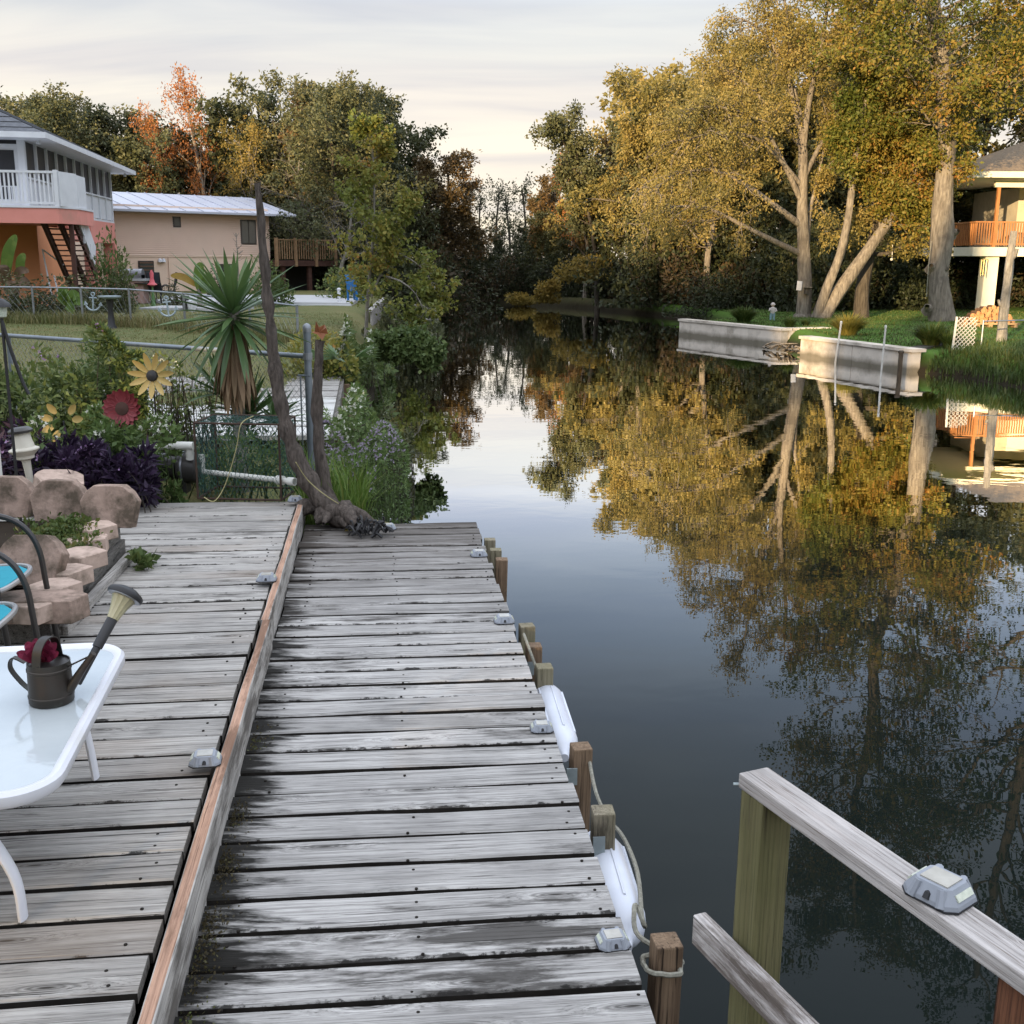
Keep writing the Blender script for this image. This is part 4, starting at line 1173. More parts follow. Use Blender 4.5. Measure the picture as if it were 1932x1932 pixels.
# dark straight trunk behind
T = Tree(73)
b = base_at(1626, 0, 44.8)
t1 = limb(T, [(1624, 602), (1628, 540), (1640, 480), (1650, 420), (1655, 300), (1668, 180)], 44.8, b, .33, .08, 10, 18)
br = limb(T, [(1640, 480), (1675, 478), (1712, 462), (1755, 458)], 44.8, b, .10, .05, 6, ys=[0, -.3, -.4, -.3])
sprout(T, t1, 9, 1.6, .03, P_(ARCH, tw=12), k=2)
sprout(T, br, 3, .7, .02, P_(ARCH, tw=2), k=1)
place_tree('dark_tree', T.finish('t', B_DARK, F_OLIVE, .13, per=2), 'dark rough barked trunk with a low crooked branch between the pale trunks', b)

# big tree with knots
T = Tree(74)
YB = 41.5
b = base_at(1776, 0, YB)
q = [pt(u, v, y=YB) - b for u, v in [(1776, 612), (1773, 575), (1770, 520), (1776, 470), (1779, 430), (1778, 400), (1783, 330), (1787, 250), (1782, 180), (1775, 110), (1765, 40), (1760, -30)]] + [Vector((-1.0, .2, 15.5)), Vector((-1.4, .3, 18.5)), Vector((-1.2, .2, 21.5)), Vector((-1.0, 0, 24.0))]
tr = path_np(q, 60)
rs = np.interp(tr[:, 2], [-.3, .6, 1.8, 2.9, 4.0, 5.5, 9, 14, 24], [.52, .42, .35, .40, .36, .32, .26, .2, .06])
T.lines.append((tr, rs, 14))
for (u, v, r) in ((1758, 505, .17), (1752, 582, .18), (1797, 440, .15), (1780, 510, .16)):
    c = pt(u, v, y=YB - .12) - b
    T.lines.append((np.array([tuple(c + Vector((0, .12, -.12))), tuple(c), tuple(c + Vector(((u - 1776) * .004, -.14, .05))), tuple(c + Vector(((u - 1776) * .006, -.22, .08)))]), np.array([r * 1.3, r * 1.1, r * .8, r * .45]), 9))
MAP = P_(ARCH, up=[.04, .0, -.02], tw=5, ratio=[.5, .5])
for i in range(8, len(tr)):
    f = np.interp(tr[i, 2], [0, 5, 6.5, 24], [0, .2, .56, 1])
    if f < .2: continue
    for k in range(3 if f > .74 else (2 if f > .55 else 1)):
        a = T.r.uniform(0, 6.28)
        ln = ((3.0 + 2.2 * math.sin(math.pi * min(1, max(0, (f - .55) / .45)))) if f > .55 else 1.0) * T.r.uniform(.6, 1.15) * (1.1 - .25 * f)
        T.grow(tr[i], (math.cos(a), math.sin(a) * .8, .25), ln, .06, 0, P_(MAP, kids=[8, 6]) if f > .55 else MAP)
place_tree('maple_tree', T.finish('t', B_GREY, F_MAPLE, .135, per=4, fuzz=.10), 'big knotted maple with orange and green leaves rising out of the top right', b)

# maple crown hanging in from the right edge
T = Tree(75)
bx = pt(2095, 500, y=36); b = Vector((bx.x, 36, gz(bx.x, 36) - .1))
T.grow((0, 0, 0), (-.02, 0, 1), 23.0, .34, 0, P_(BROAD, kids=[26, 8, 5], start=[.36, .2, .2], ratio=[.26, .5, .5], tw=4))
F_GMAPLE = leaf_mat('green_maple_leaves', [(0.1, (0.030, 0.058, 0.010)), (0.5, (0.075, 0.105, 0.018)), (0.85, (0.15, 0.15, 0.03)), (1.0, (0.26, 0.15, 0.03))], 0.4)
place_tree('maple_tree', T.finish('t', B_GREY, F_GMAPLE, .15, per=3, fuzz=.10), 'green maple whose leaves hang in at the right edge above the balcony house', b)

# cut snag in front of the balcony house
T = Tree(76)
b = pt(1889, 645, z=.58); b.z = .45
p = path_np([pt(1889, 648, y=b.y) - b, pt(1893, 600, y=b.y) - b, pt(1900, 540, y=b.y) - b, pt(1905, 490, y=b.y) - b, pt(1913, 436, y=b.y) - b], 12)
T.line(p, .15, .095, 9)
T.line(np.array([p[4], p[4] + [-.14, 0, .1], p[4] + [-.2, 0, .22]]), .08, .03, 6)
T.line(np.array([p[-4], p[-4] + [.12, 0, .12], p[-4] + [.16, 0, .3]]), .09, .06, 6)
V, Fq = tubes_mesh('s', T.lines); me = mesh_np('trunk', V, Fq, smooth=True); me.materials.append(B_PALE)
tg = thing('dead_tree', 'pale cut off tree trunk in front of the balcony house', 'tree stump', b); obj('trunk', me, tg)

# ---- maple sapling on the left bank
T = Tree(77)
YS = 30.0
b = base_at(690, 0, YS)
tr = limb(T, [(690, 640), (694, 560), (702, 470), (706, 380), (704, 300), (700, 240)], YS, b, .055, .012, 6, 20)
t2 = limb(T, [(700, 560), (725, 500), (745, 430), (760, 380)], YS, b, .035, .01, 5, 12)
SAP = P_(ARCH, seg=[5, 4, 3], up=[.05, -.01, -.05], kids=[5, 4], ratio=[.5, .5], tw=7, fuzz=.06, min_r=.003)
for i in range(3, len(tr)):
    f = i / len(tr)
    for k in range(2):
        a = T.r.uniform(0, 6.28)
        T.grow(tr[i], (math.cos(a), math.sin(a), .35), (1.15 * (1 - f) + .32) * T.r.uniform(.6, 1.1), .012, 0, SAP)
lw = limb(T, [(720, 520), (755, 530), (785, 555), (800, 590)], YS, b, .03, .008, 5, 8, ys=[0, -.3, -.5, -.6])
lw2 = limb(T, [(735, 470), (775, 490), (805, 515), (818, 545)], YS, b, .03, .008, 5, 8, ys=[0, .2, .3, .2])
for p_ in (t2, lw, lw2):
    sprout(T, p_, 3, .55, .01, SAP, k=2)
F_SAP = leaf_mat('sapling_leaves', [(0.1, (0.085, 0.120, 0.026)), (0.5, (0.19, 0.205, 0.045)), (0.8, (0.30, 0.24, 0.055)), (0.94, (0.36, 0.17, 0.045)), (1.0, (0.28, 0.08, 0.03))], 0.4, noise=.5)
place_tree('maple_sapling', T.finish('t', B_PALE, F_SAP, .105, per=1, aspect=.75, fuzz=.07), 'slim maple sapling with green and orange leaves hanging over the water', b)

# lit yellow vines on the far right shore
def glow(u, v0, v1, y, wide, label, seed):
    p = pt(u, v0, y=y)
    zt = pt(u, v1, y=y).z; zb = max(0.0, p.z)
    place_bush('yellow_shrub', bush_mesh(seed, wide, wide * .6, (zt - zb) * .75, 1500, .19, F_YELLOW, .55, 8), label, (p.x, y, zb), 0, 1, 'shrub')
glow(1108, 530, 478, 60.0, 1.5, 'sunlit yellow shrub on the far right shore', 31)
glow(1030, 568, 530, 63.5, .7, 'small yellow shrub at the waterline left of the larger one', 32)
glow(975, 572, 556, 66, 1.1, 'low pale reed clump at the far waterline', 33)
# ------------------------------------------------------------------ right bank: seawall, house and yard
M_CONC = pmat('seawall_concrete', (0.62, 0.56, 0.48), (0.52, 0.46, 0.39), 2.2, 0.9, 0.15, bump=0.3, dirt=(0.24, 0.21, 0.165), dirt_amt=0.5, stretch=(1, 1, .35), detail=8)
_t = M_CONC.node_tree
_bs = [n for n in _t.nodes if n.type == 'BSDF_PRINCIPLED'][0]
_src = _bs.inputs['Base Color'].links[0].from_socket
_g = _t.nodes.new('ShaderNodeNewGeometry'); _s = _t.nodes.new('ShaderNodeSeparateXYZ'); _t.links.new(_g.outputs['Position'], _s.inputs[0])
_n = _t.nodes.new('ShaderNodeTexNoise'); _n.inputs['Scale'].default_value = 1.6; _n.inputs['Detail'].default_value = 6; _t.links.new(_g.outputs['Position'], _n.inputs['Vector'])
_a = _t.nodes.new('ShaderNodeMath'); _a.operation = 'MULTIPLY_ADD'; _a.inputs[1].default_value = -.22; _t.links.new(_n.outputs['Fac'], _a.inputs[0]); _t.links.new(_s.outputs['Z'], _a.inputs[2])
_r = _t.nodes.new('ShaderNodeMapRange'); _r.inputs['From Min'].default_value = -.03; _r.inputs['From Max'].default_value = .14; _r.inputs['To Min'].default_value = .85; _r.inputs['To Max'].default_value = 0
_t.links.new(_a.outputs[0], _r.inputs['Value'])
_m = _t.nodes.new('ShaderNodeMix'); _m.data_type = 'RGBA'; _t.links.new(_r.outputs[0], _m.inputs['Factor']); _t.links.new(_src, _m.inputs['A']); _m.inputs['B'].default_value = (.10, .088, .06, 1)
_t.links.new(_m.outputs['Result'], _bs.inputs['Base Color'])
M_CONCD = pmat('stained_concrete', (0.085, 0.08, 0.07), (0.05, 0.048, 0.042), 3, 0.9, 0.15, bump=0.3)
def solid(outline, z0, z1, name, m, parent):
    return MB().prism(outline, z0, z1).build(name, m, parent)
def wall_run(a, b, th, z0, z1, name, m, parent, sag=0.0):
    a, b = Vector((*a, 0)), Vector((*b, 0))
    d = (b - a).normalized(); n_ = Vector((d.y, -d.x, 0))
    return solid([(p.x, p.y) for p in (a, b, b + n_ * th, a + n_ * th)], z0, z1, name, m, parent)
AL, AR, BL_, BR_, BR2 = (6.22, 41.97), (8.81, 36.7), (8.52, 33.08), (10.19, 28.42), (11.79, 30.41)
def seawall(a, b, ends, label, name='seawall'):
    t_ = thing(name, label, 'seawall')
    a, b = Vector((*a, 0)), Vector((*b, 0))
    d = (b - a).normalized(); n_ = Vector((-d.y, d.x, 0))
    if n_.x < 0: n_ = -n_
    L = (b - a).length
    k = max(2, round(L / 2.6))
    for i in range(k):
        p, q = a + d * (L * i / k + .006), a + d * (L * (i + 1) / k - .006)
        j = rnd.uniform(-.012, .012)
        solid([((p + n_ * j).x, (p + n_ * j).y), ((q + n_ * j).x, (q + n_ * j).y), ((q + n_ * .28).x, (q + n_ * .28).y), ((p + n_ * .28).x, (p + n_ * .28).y)][::-1], -.8, .515, 'wall_panel', M_CONC, t_)
    p, q = a - n_ * .05 - d * .04, b - n_ * .05 + d * .04
    solid([(p.x, p.y), (q.x, q.y), ((q + n_ * .45).x, (q + n_ * .45).y), ((p + n_ * .45).x, (p + n_ * .45).y)][::-1], .517, .60, 'cap', M_CONC, t_)
    for (e0, e1, nm) in ends:
        e0, e1 = Vector((*e0, 0)), Vector((*e1, 0))
        dd = (e1 - e0).normalized(); nn = Vector((-dd.y, dd.x, 0))
        e0 = e0 + dd * .29
        solid([(e0.x, e0.y), (e1.x, e1.y), ((e1 + nn * .25).x, (e1 + nn * .25).y), ((e0 + nn * .25).x, (e0 + nn * .25).y)], -.8, .512, nm, M_CONC, t_)
        f0, f1 = e0 - nn * .04 + dd * .16, e1 - nn * .04
        solid([(f0.x, f0.y), (f1.x, f1.y), ((f1 + nn * .4).x, (f1 + nn * .4).y), ((f0 + nn * .4).x, (f0 + nn * .4).y)], .514, .597, 'cap', M_CONCD if nm == 'end_wall' and e0.y < 31 else M_CONC, t_)
    return t_
seawall(AL, AR, [(AR, (10.6, 37.4), 'end_wall')], 'farther pale concrete seawall ending at the small statue lawn')
seawall(BL_, BR_, [(BR_, (11.9, 30.5), 'end_wall'), ], 'nearer pale concrete seawall with a dark stained corner')
# poles in the water beside it
M_WHITEP = pmat('white_pipe', (0.62, 0.60, 0.55), (0.45, 0.43, 0.38), 5, 0.5, 0.4, bump=0.03)
def water_pole(u0, v0, u1, v1, r, m, name, label, cat):
    b_ = pt(u1, v1, z=0); tp = pt(u0, v0, y=b_.y)
    mb = MB(); mb.tube([tuple(b_ + (b_ - tp) * .8), tuple(b_), tuple(tp)], r, 8)
    mb.lathe([(r * 1.25, -.02), (r * 1.25, .03), (r * .8, .05)], tuple(tp), 8)
    return tag(mb.build(name, m, None, True), label, cat)
water_pole(1587, 609, 1576, 684, .026, M_WHITEP, 'white_pole', 'thin white pipe standing in the water left of the other pipe', 'pole')
water_pole(1671, 617, 1663, 700, .026, M_WHITEP, 'white_pole', 'taller thin white pipe standing in front of the nearer seawall', 'pole')
water_pole(1700, 665, 1697, 706, .06, B_DARK, 'water_post', 'short dark wooden post in the water by the seawall corner', 'post')
# drifted branches in the notch
mb = MB()
rr = random.Random(3)
dp0, dp1 = pt(1437, 655, z=.05), pt(1515, 668, z=.05)
for i in range(26):
    p = dp0.lerp(dp1, rr.random()); d = (dp1 - dp0).normalized()
    a = rr.uniform(-.5, .5)
    e = p + (d * math.cos(a) + Vector((-d.y, d.x, 0)) * math.sin(a)) * rr.uniform(.4, 1.2) + Vector((0, 0, rr.uniform(.0, .25)))
    mb.tube([tuple(p), tuple((p + e) / 2 + Vector((0, 0, rr.uniform(0, .12)))), tuple(e)], [.035, .028, .01], 5)
tag(mb.build('driftwood', B_GREY, None, True), 'drifted dead branches caught in the notch of the seawall', 'driftwood')

# ---- house on stilts with a balcony
M_CREAM = pmat('cream_paint', (0.74, 0.69, 0.55), (0.66, 0.61, 0.48), 1.5, 0.6, 0.3, bump=0.03)
M_RAILW = pmat('orange_stained_wood', (0.42, 0.185, 0.065), (0.28, 0.115, 0.04), 5, 0.55, 0.35, bump=0.1, stretch=(4, 4, .6))
M_SHING = pmat('brown_shingles', (0.22, 0.165, 0.11), (0.13, 0.10, 0.07), 9, 0.9, 0.1, bump=0.5, bdist=.03)
M_BEIGE = pmat('beige_wall', (0.50, 0.44, 0.33), None, 2, 0.8, 0.2, bump=0.05)
M_DARKW = pmat('dark_interior', (0.03, 0.028, 0.026), None, 2, 0.7, 0.3, bump=0.0)
M_GLASS = pmat('dark_window_glass', (0.025, 0.03, 0.034), (0.05, 0.055, 0.06), 1.0, 0.08, 0.6, bump=0.0)
HY = 46.0
def hp(u, v, y=HY):
    return pt(u, v, y=y)
s0 = hp(1836, 466); zf = s0.z; zs = hp(1836, 483).z
hb = thing('stilt_house', 'cream stilt house with an orange railed balcony at the right edge', 'house', (s0.x, HY, gz(s0.x + 3, HY)))
ox, oz = s0.x, hb.location.z
W_, D_ = 11.0, 7.0
def hbx(name, x0, x1, y0, y1, z0, z1, m):
    return MB().box(((x0 + x1) / 2, (y0 + y1) / 2, (z0 + z1) / 2 - oz), (x1 - x0, y1 - y0, z1 - z0)).build(name, m, hb)
hbx('floor_slab', 0, W_, 0, D_, zs, zf, M_CREAM)
zr = hp(1836, 417).z
hbx('handrail', .02, W_, .04, .13, zr - .06, zr, M_RAILW)
hbx('bottom_rail', .02, W_, .06, .11, zf + .10, zf + .15, M_RAILW)
hbx('handrail', .04, .13, .14, D_, zr - .062, zr - .002, M_RAILW)
bal = MB().box((0, 0, (zr - zf) / 2), (.055, .035, zr - zf - .14)).mesh('baluster'); bal.materials.append(M_RAILW)
n_b = 0
x_ = .1
while x_ < 4.6:
    obj('baluster', bal, hb, (x_, .085, zf - oz)); x_ += .105
y_ = .2
while y_ < 3.2:
    obj('baluster', bal, hb, (.085, y_, zf - oz + .003)); y_ += .2
ze = hp(1880, 346).z
for px in (hp(1882, 400).x - ox, hp(1882, 400).x - ox + 3.2, 8.0):
    hbx('post', px - .06, px + .06, .03, .15, zf + .002, ze, M_RAILW)
pxl, pxr = hp(1864.5, 487).x - ox, hp(1892, 487).x - ox
hbx('pillar', pxl, pxl + .55, .25, .80, 0 + oz - .1, zs, M_CREAM)
hbx('pillar', pxl + 3.4, pxl + 3.95, .25, .80, oz - .1, zs, M_CREAM)
hbx('pillar', pxl, pxl + .5, 5.2, 5.7, oz - .1, zs, M_CREAM)
zc0, zc1 = hp(1880, 353).z, hp(1880, 341).z
hbx('beam', hp(1879, 350).x - ox, W_, .02, .2, zc0, zc1, M_CREAM)
hbx('wall', 2.6, W_, 2.2, D_ - .1, zf + .004, ze - .01, M_BEIGE)
hbx('door', 3.2, 4.1, 2.14, 2.19, zf + .01, zf + 2.0, M_CREAM)
ex = hp(1829, 332); zt = hp(1829, 326).z; zb_ = hp(1829, 337).z
x0 = ex.x - ox
mb = MB()
R0, R1, R2, R3 = (x0, -.75), (W_, -.75), (W_, D_ + .7), (x0, D_ + .7)
mb.add([(*R0, zt - oz), (*R1, zt - oz), (*R2, zt - oz), (*R3, zt - oz), (x0 + 4.1, 3.5, zt - oz + 1.75), (W_, 3.5, zt - oz + 1.75)], [(0, 1, 5, 4), (2, 3, 4, 5), (3, 0, 4), (1, 2, 5)])
mb.build('roof', M_SHING, hb)
hbx('fascia', x0, W_, -.76, -.70, zb_, zt + .01, M_CREAM)
hbx('fascia', x0 - .03, x0 + .03, -.755, D_ + .7, zb_, zt + .008, M_CREAM)
hbx('soffit', x0 + .031, W_, -.699, D_ + .6, zb_ + .02, zb_ + .06, M_CREAM)
# wind chime under the balcony
wc = thing('wind_chime', 'brass wind chime hanging from the balcony beside the cream pillar', 'wind chime', hp(1858, 487, HY - .02))
M_BRASS = pmat('brass', (0.55, 0.45, 0.20), (0.40, 0.33, 0.15), 6, 0.35, 0.5, 0.7, bump=0.0)
MB().lathe([(.02, -.02), (.14, -.04), (.14, -.06), (.02, -.07)], n=12).build('disc', M_BRASS, wc)
for k in range(6):
    a = k * 1.047
    MB().tube([(.11 * math.cos(a), .11 * math.sin(a), -.06), (.11 * math.cos(a), .11 * math.sin(a), -.62 - .05 * (k % 3))], .022, 7).build('tube', M_BRASS, wc)

# firewood on a rack
fw = pt(1868, 618, z=.60); FWY = fw.y
fr = thing('firewood_rack', 'low timber rack carrying the firewood under the cream pillar', 'rack', (pt(1816, 600, y=FWY).x, FWY, gz(fw.x, FWY)))
M_RACK = pmat('rack_timber', (0.40, 0.27, 0.14), (0.28, 0.18, 0.10), 5, 0.8, 0.2, bump=.1)
fwW = pt(1925, 600, y=FWY).x - fr.location.x
zr0 = pt(1868, 609, y=FWY).z - fr.location.z
MB().box((fwW / 2, .0, zr0 - .03), (fwW, .09, .06)).build('rail', M_RACK, fr)
MB().box((fwW / 2, .35, zr0 - .031), (fwW, .09, .06)).build('rail', M_RACK, fr)
for k in range(5):
    MB().box((.12 + k * (fwW - .24) / 4, .17, (zr0 - .06) / 2 - .03), (.12, .40, zr0)).build('foot', M_RACK, fr)
M_LOGB = pmat('log_bark', (0.16, 0.09, 0.05), (0.09, 0.05, 0.03), 8, .9, .1)
M_LOGE = pmat('log_end', (0.50, 0.27, 0.12), (0.36, 0.17, 0.075), 9, .8, .15, bump=.1)
lm = []
for k in range(4):
    mb = MB(); r = .055 + .012 * k; n_ = 8
    out = [(r * math.cos(6.283 * j / n_) * rr.uniform(.8, 1.1), r * math.sin(6.283 * j / n_) * rr.uniform(.8, 1.1)) for j in range(n_)]
    mb.prism(out, -.22, .22, 0, Matrix.Rotation(rad(90), 3, 'X'))
    mb.m = [1, 1] + [0] * n_
    me = mb.mesh('log'); me.materials.append(M_LOGB); me.materials.append(M_LOGE)
    me.polygons.foreach_set('material_index', np.array(mb.m, dtype=np.int32)); lm.append(me)
fst = thing('firewood_pile', 'heap of split orange brown firewood under the cream pillar', 'firewood', tuple(fr.location))
zl = zr0 + .06
row = 0
while row < 6:
    nlog = int((fwW - .25 * row - .1) / .135)
    for k in range(nlog):
        obj('log', lm[rr.randrange(4)], fst, (.13 * row + .1 + k * .135 + rr.uniform(-.02, .02), .17 + rr.uniform(-.06, .06), zl + rr.uniform(-.012, .012)), (0, rr.uniform(0, 6.28), rr.uniform(-.15, .15)))
    zl += .088; row += 1

# lattice panel
M_LATT = pmat('white_lattice', (0.62, 0.60, 0.55), (0.48, 0.46, 0.41), 6, .6, .3, bump=.05)
lb = pt(1790, 694, z=.12); ltp = pt(1804, 596, y=lb.y)
LH, LW = ltp.z - .12, 1.0 * (pt(1846, 600, y=lb.y) - ltp).length
lat = thing('lattice_panel', 'white diamond lattice panel standing at the end of the seawall', 'lattice', (lb.x + .03, lb.y, .10), rad(8))
lat.rotation_euler = (0, rad(2.5), rad(8))
MB().box((0, 0, LH / 2), (.045, .03, LH)).build('edge_strip', M_LATT, lat)
def clipline(c, s, W, H):
    # line z = s*x + c clipped to the panel
    pts = []
    for x in (0, W):
        z = s * x + c
        if 0 <= z <= H: pts.append((x, z))
    for z in (0, H):
        x = (z - c) / s
        if 0 < x < W: pts.append((x, z))
    return pts[:2] if len(pts) >= 2 else None
for s in (1, -1):
    c = -LW if s == 1 else 0
    while c < LH + LW:
        q = clipline(c, s, LW, LH)
        if q and math.dist(q[0], q[1]) > .08:
            MB().bar((q[0][0], .010 * s, q[0][1]), (q[1][0], .010 * s, q[1][1]), .008, .032, up=(0, 1, 0)).build('slat', M_LATT, lat).rotation_euler = (0, 0, 0)
        c += .115
# white panel lying on the bank
p = pt(1829, 694, z=.35)
wp = MB(); wp.box((0, 0, 0), (.72, .9, .05), (rad(-24), rad(10), rad(-20)), bevel=.01)
tag(wp.build('white_board', pmat('weathered_white_board', (0.60, 0.59, 0.55), (0.48, 0.47, 0.43), 3, .6, .3, bump=.1), None, loc=(p.x, p.y, gz(p.x, p.y) + .14)), 'white weathered board lying on the bank below the lattice', 'board')
# fence wire and post by the lattice
M_GALV = pmat('galvanised_steel', (0.27, 0.285, 0.30), (0.19, 0.20, 0.215), 5, .45, .5, .7, bump=.03)
fp = pt(1850, 660, z=.5)
wf = thing('wire_fence', 'thin steel fence post and top rail in front of the firewood', 'fence', (fp.x, fp.y, gz(fp.x, fp.y)))
zr_ = pt(1850, 606, y=fp.y).z - wf.location.z
MB().tube([(0, 0, -.2), (0, 0, zr_ + .03)], .025, 8).build('post', M_GALV, wf, True)
MB().tube([(0, 0, zr_), (2.6, .3, zr_ + .06), (5, .8, zr_ + .1)], .018, 8).build('top_rail', M_GALV, wf, True)
MB().tube([(2.6, .3, -.2), (2.6, .3, zr_ + .05)], .025, 8).build('post', M_GALV, wf, True)

# statue of a child on the lawn
sp_ = pt(1457, 601, z=.60)
st = thing('garden_statue', 'small painted statue of a standing child on the right lawn', 'statue', (sp_.x, sp_.y, gz(sp_.x, sp_.y) - .01))
HS = pt(1457, 571, y=sp_.y).z - st.location.z
M_SKIN = pmat('statue_pale_paint', (0.60, 0.47, 0.38), None, 8, .7, .2, bump=.05)
M_SHIRT = pmat('statue_white_paint', (0.55, 0.50, 0.47), None, 8, .7, .2, bump=.05)
M_JEANS = pmat('statue_blue_paint', (0.20, 0.30, 0.33), None, 8, .7, .2, bump=.05)
k = HS / 1.0
mb = MB()
for sx in (-1, 1):
    mb.tube([(sx * .09 * k, 0, .0), (sx * .085 * k, 0, .2 * k), (sx * .06 * k, 0, .42 * k)], [.055 * k, .07 * k, .09 * k], 8)
    mb.box((sx * .09 * k, -.04 * k, .03 * k), (.09 * k, .2 * k, .06 * k))
mb.build('trousers', M_JEANS, st, True)
MB().lathe([(.10 * k, .40 * k), (.13 * k, .46 * k), (.14 * k, .6 * k), (.15 * k, .70 * k), (.06 * k, .76 * k)], n=12).tube([(.14 * k, 0, .7 * k), (.2 * k, -.05 * k, .55 * k), (.1 * k, -.16 * k, .52 * k)], [.05 * k, .045 * k, .035 * k], 8).tube([(-.14 * k, 0, .7 * k), (-.2 * k, -.04 * k, .56 * k), (-.12 * k, -.15 * k, .6 * k)], [.05 * k, .045 * k, .035 * k], 8).build('shirt', M_SHIRT, st, True)
MB().lathe([(.03 * k, .74 * k), (.05 * k, .78 * k), (.095 * k, .82 * k), (.11 * k, .88 * k), (.09 * k, .95 * k), (.04 * k, .99 * k)], n=12).build('head', M_SKIN, st, True)
MB().lathe([(.115 * k, .89 * k), (.16 * k, .90 * k), (.115 * k, .915 * k), (.10 * k, .97 * k), (.04 * k, 1.01 * k)], n=12).build('hat', M_SHIRT, st, True)

# boards nailed to the arching tree
tp = pt(1508, 539, y=44.1)
tag(MB().box((0, 0, 0), (.19, .05, .36), (0, rad(3), 0)).build('white_sign', pmat('white_sign_paint', (0.62, 0.60, 0.60), None, 6, .6, .3, bump=.03), None, loc=tp), 'small white board nailed to the arching tree trunk', 'sign')
bb = thing('birdhouse', 'small brown nest box on the arching tree trunk below the white board', 'birdhouse', pt(1523, 549, y=44.05))
MB().box((0, 0, 0), (.2, .2, .22)).build('box', B_DARK, bb); MB().box((0, -.03, .125), (.28, .3, .03), (rad(-10), 0, 0)).build('roof', B_GREY, bb)
# swing rope on the crooked branch
tag(MB().tube([pt(1684, 462, y=44.4), pt(1683, 486, y=44.4)], .015, 5).lathe([(.02, -.02), (.05, .0), (.05, .06), (.02, .1)], pt(1682, 491, y=44.4), 8).build('hanging_feeder', M_WHITEP, None, True), 'small white feeder hanging by a cord from the crooked branch', 'feeder')
tag(MB().tube(smooth_path([pt(1757, 455, y=41.1), pt(1752, 500, y=41.1), pt(1748, 560, y=41.1)], 4), .015, 5).build('hanging_rope', M_ROPE, None, True), 'dark rope hanging beside the big knotted maple', 'rope')

# grass clumps along the seawall lawn
def grass_clump(seed, R, H, n, m):
    rng = np.random.default_rng(seed)
    V, Fq, TI = [], [], []
    a = rng.uniform(0, 6.28, n); out = rng.uniform(.15, 1, n) ** .7
    L = H * rng.uniform(.7, 1.15, n); w = .012 * rng.uniform(.7, 1.4, n) * max(1, H * 2.2)
    base = np.stack([np.cos(a), np.sin(a), np.zeros(n)], 1) * (rng.uniform(0, .25, n) * R)[:, None]
    rad_ = np.stack([np.cos(a), np.sin(a), np.zeros(n)], 1); side = np.stack([-np.sin(a), np.cos(a), np.zeros(n)], 1)
    t_ = np.array([0, .35, .7, 1.0])
    rows = []
    for tt in t_:
        c = base + rad_ * (R * out * tt ** 1.6)[:, None] + np.array([0, 0, 1.0]) * (L * (tt - .45 * out * tt ** 2.4))[:, None]
        ww = (w * (1 - tt ** 2) + .001)[:, None]
        rows.append(c - side * ww); rows.append(c + side * ww)
    V = np.stack(rows, 1).reshape(-1, 3)
    k = np.arange(n)[:, None] * 8
    Fq = np.concatenate([k + np.array([2 * i, 2 * i + 1, 2 * i + 3, 2 * i + 2]) for i in range(3)], 0)
    ti = np.tile(rng.random(n), 3)
    me = mesh_np('blades', V, Fq, ti); me.materials.append(m)
    return me
F_GRASS = leaf_mat('green_grass_blades', [(0.1, (0.035, 0.060, 0.014)), (0.6, (0.080, 0.115, 0.028)), (1.0, (0.16, 0.15, 0.05))], 0.3, noise=2)
F_YGRASS = leaf_mat('yellow_grass_blades', [(0.1, (0.14, 0.14, 0.03)), (0.6, (0.26, 0.22, 0.05)), (1.0, (0.34, 0.26, 0.07))], 0.35, noise=2)
def clump_at(u, v, R, H, m, label, seed, n=420, z=.58, name='ornamental_grass'):
    p = pt(u, v, z=z)
    o = obj(name, grass_clump(seed, R, H, n, m), None, (p.x, p.y, gz(p.x, p.y) - .03))
    return tag(o, label, 'grass clump', 'ornamental grasses along the seawall')
clump_at(1403, 607, .75, .72, F_GRASS, 'dense green grass clump on the farther seawall lawn beside the statue', 1, 700)
clump_at(1490, 617, .42, .45, F_GRASS, 'small brownish grass tuft behind the seam of the two seawalls', 2, 300)
clump_at(1520, 614, .30, .32, F_GRASS, 'smallest green tuft just right of the brownish one', 3, 200)
clump_at(1600, 631, .85, .78, F_YGRASS, 'bright yellow arching grass clump on the nearer seawall', 4, 700)
clump_at(1756, 652, .75, .8, F_GRASS, 'tall dark green strappy plant at the foot of the knotted maple', 5, 600)
clump_at(1790, 655, .5, .6, F_GRASS, 'dark green strappy plant beside the lattice panel', 6, 300)
